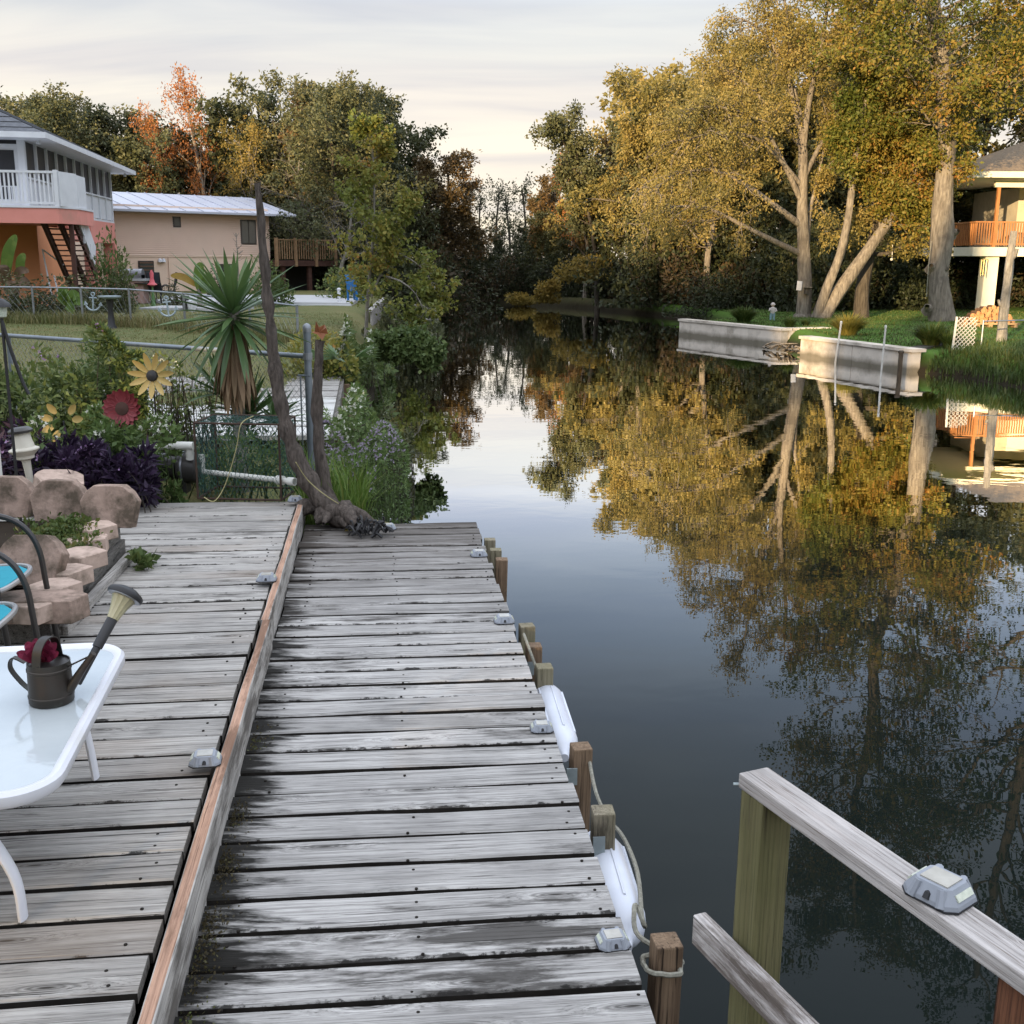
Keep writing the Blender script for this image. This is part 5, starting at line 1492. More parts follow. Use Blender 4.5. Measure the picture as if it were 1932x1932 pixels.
# rough grass on the bank below the lattice
def grass_field(name, label, n, fx, H, m, seed, w=.006):
    rng = np.random.default_rng(seed)
    P = fx(rng, n)
    n = len(P)
    a = rng.uniform(0, 6.28, n); L = H * rng.uniform(.4, 1.3, n); ww = (w * rng.uniform(.7, 1.5, n))[:, None]
    side = np.stack([np.cos(a), np.sin(a), np.zeros(n)], 1)
    lean = np.stack([-np.sin(a), np.cos(a), np.zeros(n)], 1) * (L * rng.uniform(.1, .8, n))[:, None]
    mid = P + np.array([0, 0, 1]) * (L * .6)[:, None] + lean * .35
    tip = P + np.array([0, 0, 1]) * (L * .95)[:, None] + lean
    V = np.stack([P - side * ww, P + side * ww, mid + side * ww * .7, mid - side * ww * .7, tip], 1).reshape(-1, 3)
    k = np.arange(n)[:, None] * 5
    Fq = np.concatenate([k + np.array([0, 1, 2, 3]), k + np.array([3, 2, 4, 4])], 0)
    # last verts doubled keep all faces quads
    me = bpy.data.meshes.new(name)
    faces4 = (k + np.array([0, 1, 2, 3])); faces3 = (k + np.array([3, 2, 4]))
    me.vertices.add(len(V)); me.vertices.foreach_set('co', V.astype(np.float32).ravel())
    li = np.concatenate([faces4.ravel(), faces3.ravel()]).astype(np.int32)
    me.loops.add(len(li)); me.loops.foreach_set('vertex_index', li)
    me.polygons.add(2 * n)
    me.polygons.foreach_set('loop_start', np.concatenate([np.arange(n) * 4, 4 * n + np.arange(n) * 3]).astype(np.int32))
    at_ = me.attributes.new('tint', 'FLOAT', 'FACE'); at_.data.foreach_set('value', np.tile(rng.random(n), 2).astype(np.float32))
    me.update(calc_edges=True); me.materials.append(m)
    return tag(obj(name, me), label, 'grass', kind='stuff')
def fx_bank(rng, n):
    y = rng.uniform(20, 31, n); x = np.interp(y, _rb[:, 0], _rb[:, 1]) + rng.exponential(1.6, n)
    keep = ~((y > 28.3) & (x < 11.7))
    x, y = x[keep], y[keep]
    return np.stack([x, y, ground_z(x, y) - .02], 1)
grass_field('bank_grass', 'rough green grass on the near right bank', 14000, fx_bank, .22, F_GRASS, 8, .012)
def fx_rlawn(rng, n):
    y = rng.uniform(29, 50, n); x = np.interp(y, _rb[:, 0], _rb[:, 1]) + .5 + rng.uniform(0, 12, n)
    return np.stack([x, y, ground_z(x, y) - .01], 1)
grass_field('lawn_grass', 'short mown grass of the right lawn behind the seawalls', 26000, fx_rlawn, .07, F_GRASS, 9, .014)
# ------------------------------------------------------------------ left bank: houses
M_SALMON = pmat('salmon_stucco', (0.68, 0.28, 0.235), (0.62, 0.25, 0.205), 2, .85, .15, bump=.12, dirt=(0.50, 0.25, 0.2), dirt_amt=.3)
M_ORANGE = pmat('orange_stucco', (0.64, 0.28, 0.14), (0.58, 0.25, 0.125), 1.5, .85, .15, bump=.1)
M_WHITE = pmat('white_trim', (0.66, 0.67, 0.70), (0.58, 0.59, 0.62), 3, .5, .35, bump=.02)
M_SCREEN = pmat('dark_screen', (0.022, 0.022, 0.026), (0.035, 0.034, 0.038), 1.2, .45, .3, bump=0.0)
M_SLATE = pmat('grey_shingles', (0.155, 0.16, 0.175), (0.10, 0.105, 0.115), 7, .9, .12, bump=.5, bdist=.03, stretch=(1, 1, 2.5))
M_STAIRW = pmat('dark_stair_wood', (0.085, 0.042, 0.032), (0.05, 0.026, 0.02), 5, .75, .2, bump=.1)
PHI = math.atan2(.163, 1)
PC = Vector((pt(63, 480, y=37.5).x, 37.5, 0)); PZ = gz(PC.x, PC.y) - .05
ph = thing('pink_house', 'salmon pink stilt house with white railed balcony and grey shingle roof', 'house', (PC.x, PC.y, PZ), PHI)
def b6(parent, name, x0, x1, y0, y1, z0, z1, m):
    return MB().box(((x0 + x1) / 2, (y0 + y1) / 2, (z0 + z1) / 2), (x1 - x0, y1 - y0, z1 - z0)).build(name, m, parent)
y2 = 52.0
ZF = pt(221, 419, y=y2).z - PZ; ZT = pt(219, 324, y=y2).z - PZ; ZSILL = pt(219, 377, y=y2).z - PZ
LN = 14.6
# upper storey: right side of posts and screens
NP = 10
for i in range(NP + 1):
    yy = LN * i / NP
    w = .09 if 0 < i < NP else .12
    b6(ph, 'post', -.14, .03, yy - w / 2, yy + w / 2, ZF + .02, ZT, M_WHITE)
for i in range(NP):
    ya, yb = LN * i / NP + .05, LN * (i + 1) / NP - .05
    b6(ph, 'screen', -.09, -.06, ya, yb, ZSILL + .04, ZT - .05, M_SCREEN)
    b6(ph, 'lower_panel', -.08, -.03, ya, yb, ZF + .06, ZSILL - .02, M_WHITE)
b6(ph, 'sill', -.12, .05, .06, LN - .06, ZSILL - .02, ZSILL + .04, M_WHITE)
b6(ph, 'top_plate', -.12, .026, .06, LN - .06, ZT - .06, ZT + .08, M_WHITE)
b6(ph, 'floor_edge', -.2, .04, -.02, LN + .05, ZF - .06, ZF + .02, M_WHITE)
# front of the porch
for x in (-9.6, -7.6, -6.0, -4.4, -2.9, -1.75):
    b6(ph, 'post', x - .05, x + .05, -.1, .06, ZF + .02, ZT, M_WHITE)
b6(ph, 'door_frame', -1.70, -.2, -.08, .02, ZF + 1.92, ZF + 2.02, M_WHITE)
xs_ = [-9.6, -7.6, -6.0, -4.4, -2.9, -1.75]
for a_, c_ in zip(xs_[:-1], xs_[1:]):
    b6(ph, 'screen', a_ + .05, c_ - .05, -.03, .0, ZF + .05, ZT - .04, M_SCREEN)
b6(ph, 'screen', -1.70, -.2, -.03, .0, ZF + 2.02, ZT - .04, M_SCREEN)
dr = b6(ph, 'screen_door', -1.68, -.22, -.05, -.01, ZF + .03, ZF + 1.92, M_WHITE)
o = b6(dr, 'pane', -1.58, -.32, -.07, -.052, ZF + .72, ZF + 1.83, M_SCREEN)
for k in range(11):
    b6(dr, 'slot', -1.50 + k * .105, -1.45 + k * .105, -.07, -.052, ZF + .30, ZF + .68, M_SCREEN)
b6(ph, 'corner_post', -.2, .02, -.12, .10, ZF + .021, ZT, M_WHITE)
b6(ph, 'top_plate', -9.8, -.2, -.09, .05, ZT - .05, ZT + .08, M_WHITE)
b6(ph, 'inner_wall', -9.6, -3.2, 3.2, LN, ZF, ZT, M_SCREEN)
b6(ph, 'floor', -9.8, -.21, .07, LN, ZF - .1, ZF + .015, M_STAIRW)
# roof
ZE = pt(87, 250, y=36.3).z - PZ
E0, E1, F0, F1 = -11.0, .95, -1.2, LN + .95
mb = MB(); RH = 2.75
mb.add([(E0, F0, ZE), (E1, F0, ZE), (E1, F1, ZE), (E0, F1, ZE), ((E0 + E1) / 2, F0 + 5.6, ZE + RH), ((E0 + E1) / 2, F1 - 5.6, ZE + RH)], [(0, 1, 4), (1, 2, 5, 4), (2, 3, 5), (3, 0, 4, 5)])
mb.build('roof', M_SLATE, ph)
# course lines of the shingles as thin raised strips
cm = MB()
for k in range(1, 14):
    f = k / 14
    zc = ZE + RH * f + .012
    a0 = (E0 + 5.97 * f, F0 + 5.6 * f, zc); a1 = (E1 - 5.97 * f, F0 + 5.6 * f, zc); a2 = (E1 - 5.97 * f, F1 - 5.6 * f, zc)
    cm.bar(a0, a1, .05, .012); cm.bar(a1, a2, .05, .012)
tag(cm.build('shingle_course', M_SLATE, ph), kind='stuff')
ZB = pt(87, 256, y=36.3).z - PZ - .05
b6(ph, 'fascia', E0, E1 + .02, F0 - .03, F0 + .02, ZB, ZE + .03, M_WHITE)
b6(ph, 'fascia', E1 - .02, E1 + .03, F0 + .021, F1, ZB, ZE + .028, M_WHITE)
b6(ph, 'soffit', E0, E1 - .021, F0 + .021, F1, ZB + .02, ZB + .05, M_WHITE)
for (x_, y_) in ((-1.1, -.6), (.5, -.2), (.6, LN + .3)):
    fl = MB().lathe([(.03, 0), (.05, -.04), (.07, -.12), (.02, -.13)], (x_, y_, ZB + .02), 8).build('floodlight', M_WHITE, ph, True)
# balcony
SX = (Matrix.Rotation(-PHI, 3, 'Z') @ (pt(140, 392, y=35.2) - PC)).x
SX0 = (Matrix.Rotation(-PHI, 3, 'Z') @ (pt(111, 388, y=34.9) - PC)).x
ZS1, ZS0 = ZF - .07, ZF - .52
FR = -3.0
solid([(-10, FR), (SX0, FR), (SX, FR + 1.1), (SX, .2), (-10, .2)], ZS0, ZS1, 'balcony_slab', M_SALMON, ph)
solid([(-10, FR - .03), (SX0 + .02, FR - .03), (SX + .03, FR + 1.1), (SX + .03, .15), (-10, .15)], ZS1 + .002, ZS1 + .06, 'balcony_floor', M_WHITE, ph)
RT = ZF + 1.02
balm = MB().box((0, 0, 0), (.045, .045, .84)).mesh('baluster'); balm.materials.append(M_WHITE)
x_ = SX0 - .12
n_ = 0
while x_ > -6.5:
    obj('baluster', balm, ph, (x_, FR + .06, ZF + .53)); x_ -= .125
b6(ph, 'handrail', -7, SX0, FR + .01, FR + .11, RT - .07, RT, M_WHITE)
b6(ph, 'bottom_rail', -7, SX0, FR + .03, FR + .09, ZF + .05, ZF + .11, M_WHITE)
for px in (SX0 - .02, -1.2, -3.2, -5.2):
    b6(ph, 'rail_post', px - .06, px + .06, FR, FR + .12, ZF - .008, RT + .03, M_WHITE)
wp_ = MB(); wp_.bar((SX0 + .06, FR + .06, ZF + .5), (SX - .05, FR + 1.1, ZF + .5), .05, 1.02); wp_.build('side_panel', M_WHITE, ph)
b6(ph, 'side_panel', SX - .08, SX - .03, FR + 1.15, -.6, ZF - .005, RT - .04, M_WHITE)
# ground floor
b6(ph, 'wall', -10, .15, .1, 5.2, 0, ZS0 - .002, M_ORANGE)
b6(ph, 'wall', -10, -.9, 5.21, 9, 0, ZF - .11, M_SALMON)
b6(ph, 'edge_beam', -.35, .05, 5.21, LN + .05, ZF - .95, ZF - .062, M_SALMON)
for yy in (9.9, LN - .5):
    b6(ph, 'pillar', -.42, .08, yy, yy + .55, 0, ZF - .952, M_SALMON)
b6(ph, 'pillar', -5, -4.5, LN - .5, LN + .05, 0, ZF - .12, M_SALMON)
b6(ph, 'pipe_strip', .051, .10, 9.0, 9.3, .3, ZF - .2, M_SALMON)
# stairs
stg = thing('staircase', 'dark open wooden stairs with a white side panel running down from the pink balcony', 'stairs', (PC.x, PC.y, PZ), PHI)
def loc6(u, v, y):
    return Matrix.Rotation(-PHI, 3, 'Z') @ (pt(u, v, y=y) - Vector((PC.x, PC.y, PZ)))
Ltop, Lbot = loc6(77, 408, 34.8), loc6(132, 535, 38.2)
Rtop, Rbot = loc6(136, 408, 35.8), loc6(178, 510, 38.8)
Mtop, Mbot = Ltop.lerp(Rtop, .52), Lbot.lerp(Rbot, .52)
for a_, c_ in ((Ltop, Lbot), (Mtop, Mbot), (Rtop, Rbot)):
    e_ = a_ + (c_ - a_) * 1.12
    MB().bar(a_, e_, .08, .30).build('stringer', M_STAIRW, stg)
for k in range(14):
    f = (k + .5) / 14 * 1.1
    p, q = Ltop.lerp(Lbot, f), Rtop.lerp(Rbot, f)
    q.z = p.z
    MB().bar(p + Vector((0, 0, .06)), q + Vector((0, 0, .06)), .27, .045).build('tread', M_STAIRW, stg)
pp = Mtop.lerp(Mbot, .06)
MB().bar((pp.x + .35, pp.y, 0), (pp.x + .35, pp.y, pp.z), .13, .13).build('support_post', M_STAIRW, stg)
wa, wb_ = loc6(138, 372, 35.9), loc6(179, 484, 38.8)
MB().bar(wa, wb_, .05, .74).build('white_side_panel', M_WHITE, stg)
for f in (.45, .75):
    p = Rtop.lerp(Rbot, f) + Vector((.06, -.05, .2)); MB().bar(p - Vector((0, 0, .25)), p + Vector((0, 0, .25)), .07, .09).build('panel_bracket', M_WHITE, stg)
tag(MB().tube([pt(80, 470, y=36.8), pt(98, 560, y=36.6)], .025, 6).tube([pt(82, 472, y=36.8), pt(120, 500, y=37.2)], .025, 6).tube([pt(102, 520, y=36.8), pt(112, 565, y=36.6)], .025, 6).build('plastic_pipe', M_WHITE, None, True), 'thin white pipe frame leaning by the orange wall under the stairs', 'pipe')

# ---- beige house
M_SIDING = pmat('beige_siding', (0.78, 0.60, 0.485), (0.73, 0.56, 0.45), 1.2, .7, .25, bump=.03)
M_STUCCO = pmat('beige_stucco', (0.74, 0.565, 0.44), (0.68, 0.515, 0.40), 2, .85, .15, bump=.08)
M_METAL = pmat('white_metal_roof', (0.47, 0.48, 0.54), (0.42, 0.43, 0.49), .8, .4, .5, bump=.02)
M_FRAME = pmat('dark_window_frame', (0.045, 0.035, 0.03), None, 3, .5, .4, bump=0)
M_DECKB = pmat('brown_deck_wood', (0.30, 0.19, 0.105), (0.20, 0.125, 0.07), 5, .8, .2, bump=.1)
tl, trr = pt(205, 480, y=53.0), pt(509, 480, y=58.5)
A6 = math.atan2(trr.y - tl.y, trr.x - tl.x)
TL = (trr - tl).length
TZ = gz(tl.x, tl.y) - .05
th = thing('beige_house', 'long beige lap sided house with a white metal roof', 'house', (tl.x, tl.y, TZ), A6)
def th_z(u, v):   # height over the base of a point on the facade
    f = (u - 205) / (509 - 205)
    return pt(u, v, y=53 + f * 5.5).z - TZ
def th_x(u):
    # along the facade
    lo, hi = 0.0, 1.0
    for _ in range(30):
        m_ = (lo + hi) / 2
        p = tl.lerp(trr, m_)
        pu = CAMROT.transposed() @ (Vector((p.x, p.y, 2.8)) - Vector((0, 0, CAM_H)))
        if 966 + FPX * pu.x / -pu.z < u: lo = m_
        else: hi = m_
    return lo * TL
ZW, ZL = th_z(360, 402), th_z(360, 482)
mb = MB(); nl = 21
hs = (ZW - ZL) / nl
for k in range(nl):
    z0 = ZL + k * hs
    mb.add([(0, -.07, z0), (TL, -.07, z0), (TL, -.004, z0 + hs), (0, -.004, z0 + hs), (0, 0, z0), (TL, 0, z0)], [(0, 1, 2, 3), (4, 5, 1, 0)])
tag(mb.build('lap_siding', M_SIDING, th), kind='stuff')
b6(th, 'wall', 0, TL, .005, 8, ZL - .02, ZW + .3, M_SIDING)
b6(th, 'lower_wall', 0, TL, -.01, 8, 0, ZL - .022, M_STUCCO)
b6(th, 'band_board', 0, TL, -.05, -.011, ZL - .08, ZL - .001, M_STUCCO)
b6(th, 'downpipe', th_x(316), th_x(318.5), -.08, -.02, .2, ZL - .1, M_STUCCO)
zr0_, zr1_ = th_z(370, 400), th_z(370, 382)
mb = MB()
mb.add([(-.3, -.75, zr0_), (TL + 1.2, -.75, zr0_), (TL + 1.2, 4, zr1_ + .55), (-.3, 4, zr1_ + .55), (-.3, 8.6, zr0_), (TL + 1.2, 8.6, zr0_)], [(0, 1, 2, 3), (3, 2, 5, 4)])
mb.add([(-.3, -.75, zr0_ - .1), (TL + 1.2, -.75, zr0_ - .1), (TL + 1.2, 4, zr1_ + .45), (-.3, 4, zr1_ + .45), (-.3, 8.6, zr0_ - .1), (TL + 1.2, 8.6, zr0_ - .1)], [(3, 2, 1, 0), (4, 5, 2, 3), ])
mb.add([(-.3, -.75, zr0_), (TL + 1.2, -.75, zr0_), (TL + 1.2, -.75, zr0_ - .1), (-.3, -.75, zr0_ - .1)], [(3, 2, 1, 0)])
rf = mb.build('roof', M_METAL, th)
k = 0.0
while k < TL + 1.2:
    MB().bar((k, -.75, zr0_ + .02), (k, 4, zr1_ + .57), .03, .035).build('roof_seam', M_METAL, rf); k += .9
MB().bar((TL + 1.19, -.7, zr0_ - .2), (TL + 1.19, 4, zr1_ + .35), .05, .24).build('gable_board', M_FRAME, th)
MB().bar((TL + 1.19, 8.6, zr0_ - .2), (TL + 1.19, 4.02, zr1_ + .35), .05, .24).build('gable_board', M_FRAME, th)
MB().add([(TL + .01, 0, ZW + .29), (TL + .01, 8, ZW + .29), (TL + .01, 4, zr1_ + .4)], [(0, 1, 2)]).build('gable_wall', M_SIDING, th)
def window(u0, u1, v0, v1, bars=0, slats=0):
    x0, x1 = th_x(u0), th_x(u1); um = (u0 + u1) / 2
    z1_, z0_ = th_z(um, v0), th_z(um, v1)
    w = b6(th, 'window', x0, x1, -.07, .02, z0_, z1_, M_FRAME)
    b6(w, 'pane', x0 + .06, x1 - .06, -.078, -.072, z0_ + .06, z1_ - .06, M_GLASS)
    for k in range(bars):
        xx = x0 + (x1 - x0) * (k + 1) / (bars + 1)
        b6(w, 'mullion', xx - .02, xx + .02, -.09, -.08, z0_ + .05, z1_ - .05, M_FRAME)
    for k in range(slats):
        zz = z0_ + (z1_ - z0_) * (k + .5) / slats
        b6(w, 'shutter_slat', x0 + .05, x1 - .05, -.10, -.08, zz - .04, zz + .03, pmat('brown_shutter', (0.14, 0.085, 0.06), None, 5, .7, .2) if 'brown_shutter' not in bpy.data.materials else bpy.data.materials['brown_shutter'])
window(329, 343.5, 409, 429, 0)
window(455, 484, 415, 461, 1)
window(259, 288, 492, 526, 0, 5)
window(409, 439, 498, 521, 6)
for k in range(4):     # side windows of the gable end
    y0_ = .8 + k * 1.8
    w = b6(th, 'window', TL - .02, TL + .06, y0_, y0_ + 1.3, ZL + .2, ZW - .1, M_FRAME)
    b6(w, 'pane', TL + .061, TL + .066, y0_ + .1, y0_ + 1.2, ZL + .3, ZW - .2, M_GLASS)
fl = MB().lathe([(.03, -.02), (.09, -.08), (.11, -.2), (.02, -.22)], (th_x(299), -.12, ZL - .12), 8).lathe([(.03, -.02), (.09, -.08), (.11, -.2), (.02, -.22)], (th_x(306), -.12, ZL - .12), 8).build('floodlight', M_WHITE, th, True)
# timber deck at its right end
dkz = pt(580, 492, y=57.5).z - TZ
sd = thing('timber_deck', 'brown railed timber deck on posts at the end of the beige house', 'deck', (trr.x, trr.y, TZ), A6)
DX0, DX1 = .1, 3.4
DX0 = -.2
b6(sd, 'deck_floor', DX0, DX1, -1.0, 5, dkz - .28, dkz, M_STAIRW)
rt_ = pt(580, 451, y=57.5).z - TZ
b6(sd, 'handrail', DX0, DX1, -1.02, -.92, rt_ - .06, rt_, M_DECKB)
b6(sd, 'handrail', DX1 - .1, DX1, -.91, 5, rt_ - .062, rt_ - .002, M_DECKB)
sm_ = MB().box((0, 0, 0), (.05, .04, rt_ - dkz - .14)).mesh('slat'); sm_.materials.append(M_DECKB)
x_ = DX0 + .1
while x_ < DX1 - .05:
    obj('slat', sm_, sd, (x_, -.97, (rt_ + dkz) / 2)); x_ += .14
for px in (DX0 + .05, .95, 2.15, DX1 - .07):
    b6(sd, 'rail_post', px - .07, px + .07, -1.06, -.9, dkz - .3, rt_ + .06, M_DECKB)
for px in (.3, 1.85, DX1 - .25):
    b6(sd, 'support_post', px - .1, px + .1, -.85, -.65, -.3, dkz - .282, M_STAIRW)
    b6(sd, 'support_post', px - .1, px + .1, 4.2, 4.4, -.3, dkz - .282, M_STAIRW)
b6(sd, 'lower_wall', -.1, 3.3, 1.2, 1.3, -.2, dkz - .29, M_DARKW)
b6(sd, 'lower_window', .35, 1.25, 1.12, 1.19, dkz - 1.6, dkz - .55, M_FRAME)
b6(sd, 'window_frame', .3, 1.3, 1.08, 1.11, dkz - .58, dkz - .5, M_WHITE)
b6(sd, 'window_frame', .3, .36, 1.08, 1.11, dkz - 1.65, dkz - .581, M_WHITE)
b6(sd, 'window_frame', 1.24, 1.3, 1.08, 1.11, dkz - 1.65, dkz - .581, M_WHITE)

# ---- pool terrace and timber bulkhead on the left bank
M_PAVE = pmat('pale_paving', (0.42, 0.42, 0.42), (0.34, 0.34, 0.34), 2, .8, .2, bump=.05)
a_, c_ = pt(520, 563, z=1.02), pt(700, 568, z=1.02)
tp_ = thing('terrace', 'pale concrete terrace by the water below the beige house', 'terrace')
solid([(-13.5, 41.5), (-6.0, 41.5), (-6.6, 49.5), (-14.5, 49.5)], .7, 1.10, 'slab', M_PAVE, tp_)
solid([(-13.4, 41.46), (-6.02, 41.46), (-6.02, 41.495), (-13.4, 41.495)], .86, 1.06, 'edge_face', M_WHITE, tp_)
bk = thing('bulkhead', 'dark timber bulkhead holding the left bank below the terrace', 'bulkhead')
for k in range(16):
    f0 = k / 16
    p = Vector((-4.9, 38.5, 0)).lerp(Vector((-5.75, 50, 0)), f0); q = Vector((-4.9, 38.5, 0)).lerp(Vector((-5.75, 50, 0)), f0 + .058)
    MB().bar((p.x, p.y, .25), (q.x, q.y, .25), .07, 1.35 + rnd.uniform(-.04, .04)).build('board', W_NEIGH, bk)
MB().bar((-4.95, 38.4, .96), (-5.8, 50.1, .96), .2, .07).build('cap', W_NEIGH, bk)
# blue chair on the terrace
M_BLUE = pmat('blue_plastic', (0.02, 0.16, 0.42), None, 5, .4, .4, bump=.02)
p = pt(671, 556, y=44.0)
bc = thing('garden_chair', 'bright blue plastic chair on the terrace by the water', 'chair', (p.x, 44, 1.10), 2.6)
MB().box((0, 0, .38), (.5, .48, .05)).build('seat', M_BLUE, bc); MB().box((0, .25, .68), (.5, .05, .6), (rad(-12), 0, 0)).build('backrest', M_BLUE, bc)
for sx in (-1, 1):
    for sy in (-1, 1):
        MB().box((sx * .22, sy * .2, .18), (.06, .06, .36)).build('leg', M_BLUE, bc)
    MB().box((sx * .27, 0, .58), (.07, .5, .04)).build('armrest', M_BLUE, bc)
wpz = pt(640, 568, y=42.2)
tag(MB().lathe([(.06, 0), (.06, .42), (.075, .43), (.075, .5), (.03, .52)], n=12).build('pipe_stub', M_WHITE, None, True, (wpz.x, 42.2, 1.10)), 'short white capped pipe standing on the terrace edge', 'pipe')
# little landing farther along the left shore
wl_ = pt(813, 590, z=0)
ld = thing('landing_stage', 'small dark landing stage with two white posts under the sapling boughs', 'landing stage', (wl_.x, wl_.y, 0))
MB().box((-.3, .3, .32), (1.3, 1.0, .1)).build('platform', W_NEIGH, ld)
for dx in (-.2, .25):
    MB().tube([(dx, -.2, -.6), (dx, -.2, 1.35)], .05, 8).build('post', M_WHITEP, ld, True)

# ---- patio things between the houses
M_STEEL = pmat('grill_steel', (0.30, 0.31, 0.33), (0.2, 0.2, 0.22), 5, .35, .5, .6, bump=.02)
M_BLACKM = pmat('black_metal', (0.022, 0.021, 0.022), None, 5, .5, .4, bump=.02)
M_BRICKP = pmat('pink_block', (0.45, 0.30, 0.26), None, 4, .85, .15, bump=.1)
PY = 41.0
p = pt(252, 560, y=PY); pz = gz(p.x, PY)
g_ = thing('barbecue', 'steel barbecue on a pale block base beside the pink house', 'barbecue', (p.x, PY, pz))
MB().box((0, 0, .4), (.95, .6, .8)).build('base', M_BRICKP, g_); MB().box((0, 0, .84), (1.1, .7, .08)).build('counter', M_PAVE, g_)
MB().box((0, 0, .95), (.8, .5, .14)).build('firebox', M_STEEL, g_); MB().tube([(-.4, 0, 1.03), (.4, 0, 1.03)], .2, 14).build('lid', M_STEEL, g_, True)
def patio_chair(u, rz, label):
    q = pt(u, 560, y=PY + .6)
    c = thing('patio_chair', label, 'chair', (q.x, PY + .6, pz), rz, 'dark patio chairs beside the barbecue')
    MB().box((0, 0, .42), (.52, .5, .04)).build('seat', M_BLACKM, c)
    MB().box((0, .27, .78), (.52, .03, .66), (rad(-10), 0, 0)).build('backrest', pmat('grey_sling', (.06, .065, .075), None, 5, .7, .2) if 'grey_sling' not in bpy.data.materials else bpy.data.materials['grey_sling'], c)
    for sx in (-1, 1):
        MB().tube(smooth_path([(sx * .27, -.28, 0), (sx * .27, -.24, .5), (sx * .27, -.1, .64), (sx * .27, .25, .62), (sx * .27, .34, 1.1)], 3), .018, 6).build('frame', M_BLACKM, c, True)
        MB().tube([(sx * .27, .32, 0), (sx * .27, .22, .45)], .018, 6).build('leg', M_BLACKM, c, True)
    return c
patio_chair(300, 2.9, 'dark patio chair with a square back facing the barbecue')
patio_chair(318, -1.2, 'dark patio chair turned sideways to the right of the other')
q = pt(277, 560, y=PY)
pt_ = thing('patio_table', 'dark metal patio table between the barbecue and the chairs', 'table', (q.x, PY, pz))
MB().lathe([(.02, .70), (.45, .70), (.45, .73), (.02, .735)], n=20).build('top', M_BLACKM, pt_)
for k in range(4):
    a = .78 + k * 1.57
    MB().tube([(.15 * math.cos(a), .15 * math.sin(a), .7), (.35 * math.cos(a), .35 * math.sin(a), 0)], .02, 6).build('leg', M_BLACKM, pt_, True)
M_PINKP = pmat('pink_paint', (.62, .12, .14), None, 5, .5, .3, bump=.02)
M_GREENP = pmat('green_paint', (.10, .20, .07), None, 5, .5, .3, bump=.02)
q = pt(289, 565, y=38.0)
fs_ = thing('pink_ornament', 'pink topped garden ornament on a green stem beside the patio', 'garden ornament', (q.x, 38, gz(q.x, 38)))
MB().lathe([(.09, 0), (.07, .2), (.04, .5), (.03, .75)], n=10).build('stem', M_GREENP, fs_, True)
MB().lathe([(.06, .75), (.17, .8), (.1, .86), (.06, 1.0), (.07, 1.18), (.02, 1.28)], n=12).build('top', M_PINKP, fs_, True)
tag(MB().prism([(-.0, 0), (3.2, 0), (3.4, 1.6), (.2, 1.8)], 0, .09).build('patio_slab', M_PAVE, None, loc=(pt(268, 560, y=37).x, 36.6, gz(-12, 37) - .03)), 'pale concrete slab in front of the patio furniture', 'paving')
for (u, m_, r_, hh, lab) in ((361, M_WHITE, .16, .36, 'white flower pot beside the patio slab'), (349, M_BLACKM, .12, .5, 'dark lantern beside the white flower pot')):
    q = pt(u, 560, y=36.5)
    tag(MB().lathe([(r_ * .7, 0), (r_, hh * .8), (r_ * 1.1, hh * .82), (r_ * 1.1, hh), (r_ * .6, hh * 1.02)], n=14).build('flower_pot' if m_ is M_WHITE else 'lantern', m_, None, True, (q.x, 36.5, gz(q.x, 36.5))), lab, 'pot' if m_ is M_WHITE else 'lantern')

# ---- second fence with the anchors
M_ANCH = pmat('weathered_blue_metal', (0.36, 0.42, 0.45), (0.24, 0.29, 0.32), 6, .6, .35, .3, bump=.05)
f2 = thing('chain_link_fence', 'low grey chain link fence across the lawn in front of the houses', 'fence')
FPTS = [(-60, 541, 29.5), (60, 542, 29.2), (152, 543.5, 28.8), (243, 546, 28.3), (346, 554, 27.0), (470, 566, 25.0), (560, 577, 23.5)]
tops = [pt(u, v, y=y) for u, v, y in FPTS]
for a_, c_ in zip(tops[:-1], tops[1:]):
    MB().tube([a_, c_], .021, 7).build('top_rail', M_GALV, f2, True)
for p in tops:
    MB().tube([(p.x, p.y, gz(p.x, p.y) - .2), (p.x, p.y, p.z + .02)], .03, 8).build('post', M_GALV, f2, True)
wm_ = MB()
for a_, c_ in zip(tops[:-1], tops[1:]):
    L_ = (c_ - a_).length; k_ = int(L_ / .22)
    for i in range(k_):
        p = a_.lerp(c_, i / k_); hgt = p.z - gz(p.x, p.y)
        for s_ in (-1, 1):
            e_ = a_.lerp(c_, min(1, max(0, (i + s_ * hgt / .22 * .9) / k_)))
            wm_.tube([p - Vector((0, 0, .01)), (e_.x, e_.y, gz(e_.x, e_.y))], .0022, 3, cap=False)
tag(wm_.build('wire_mesh', M_GALV, f2), kind='stuff')
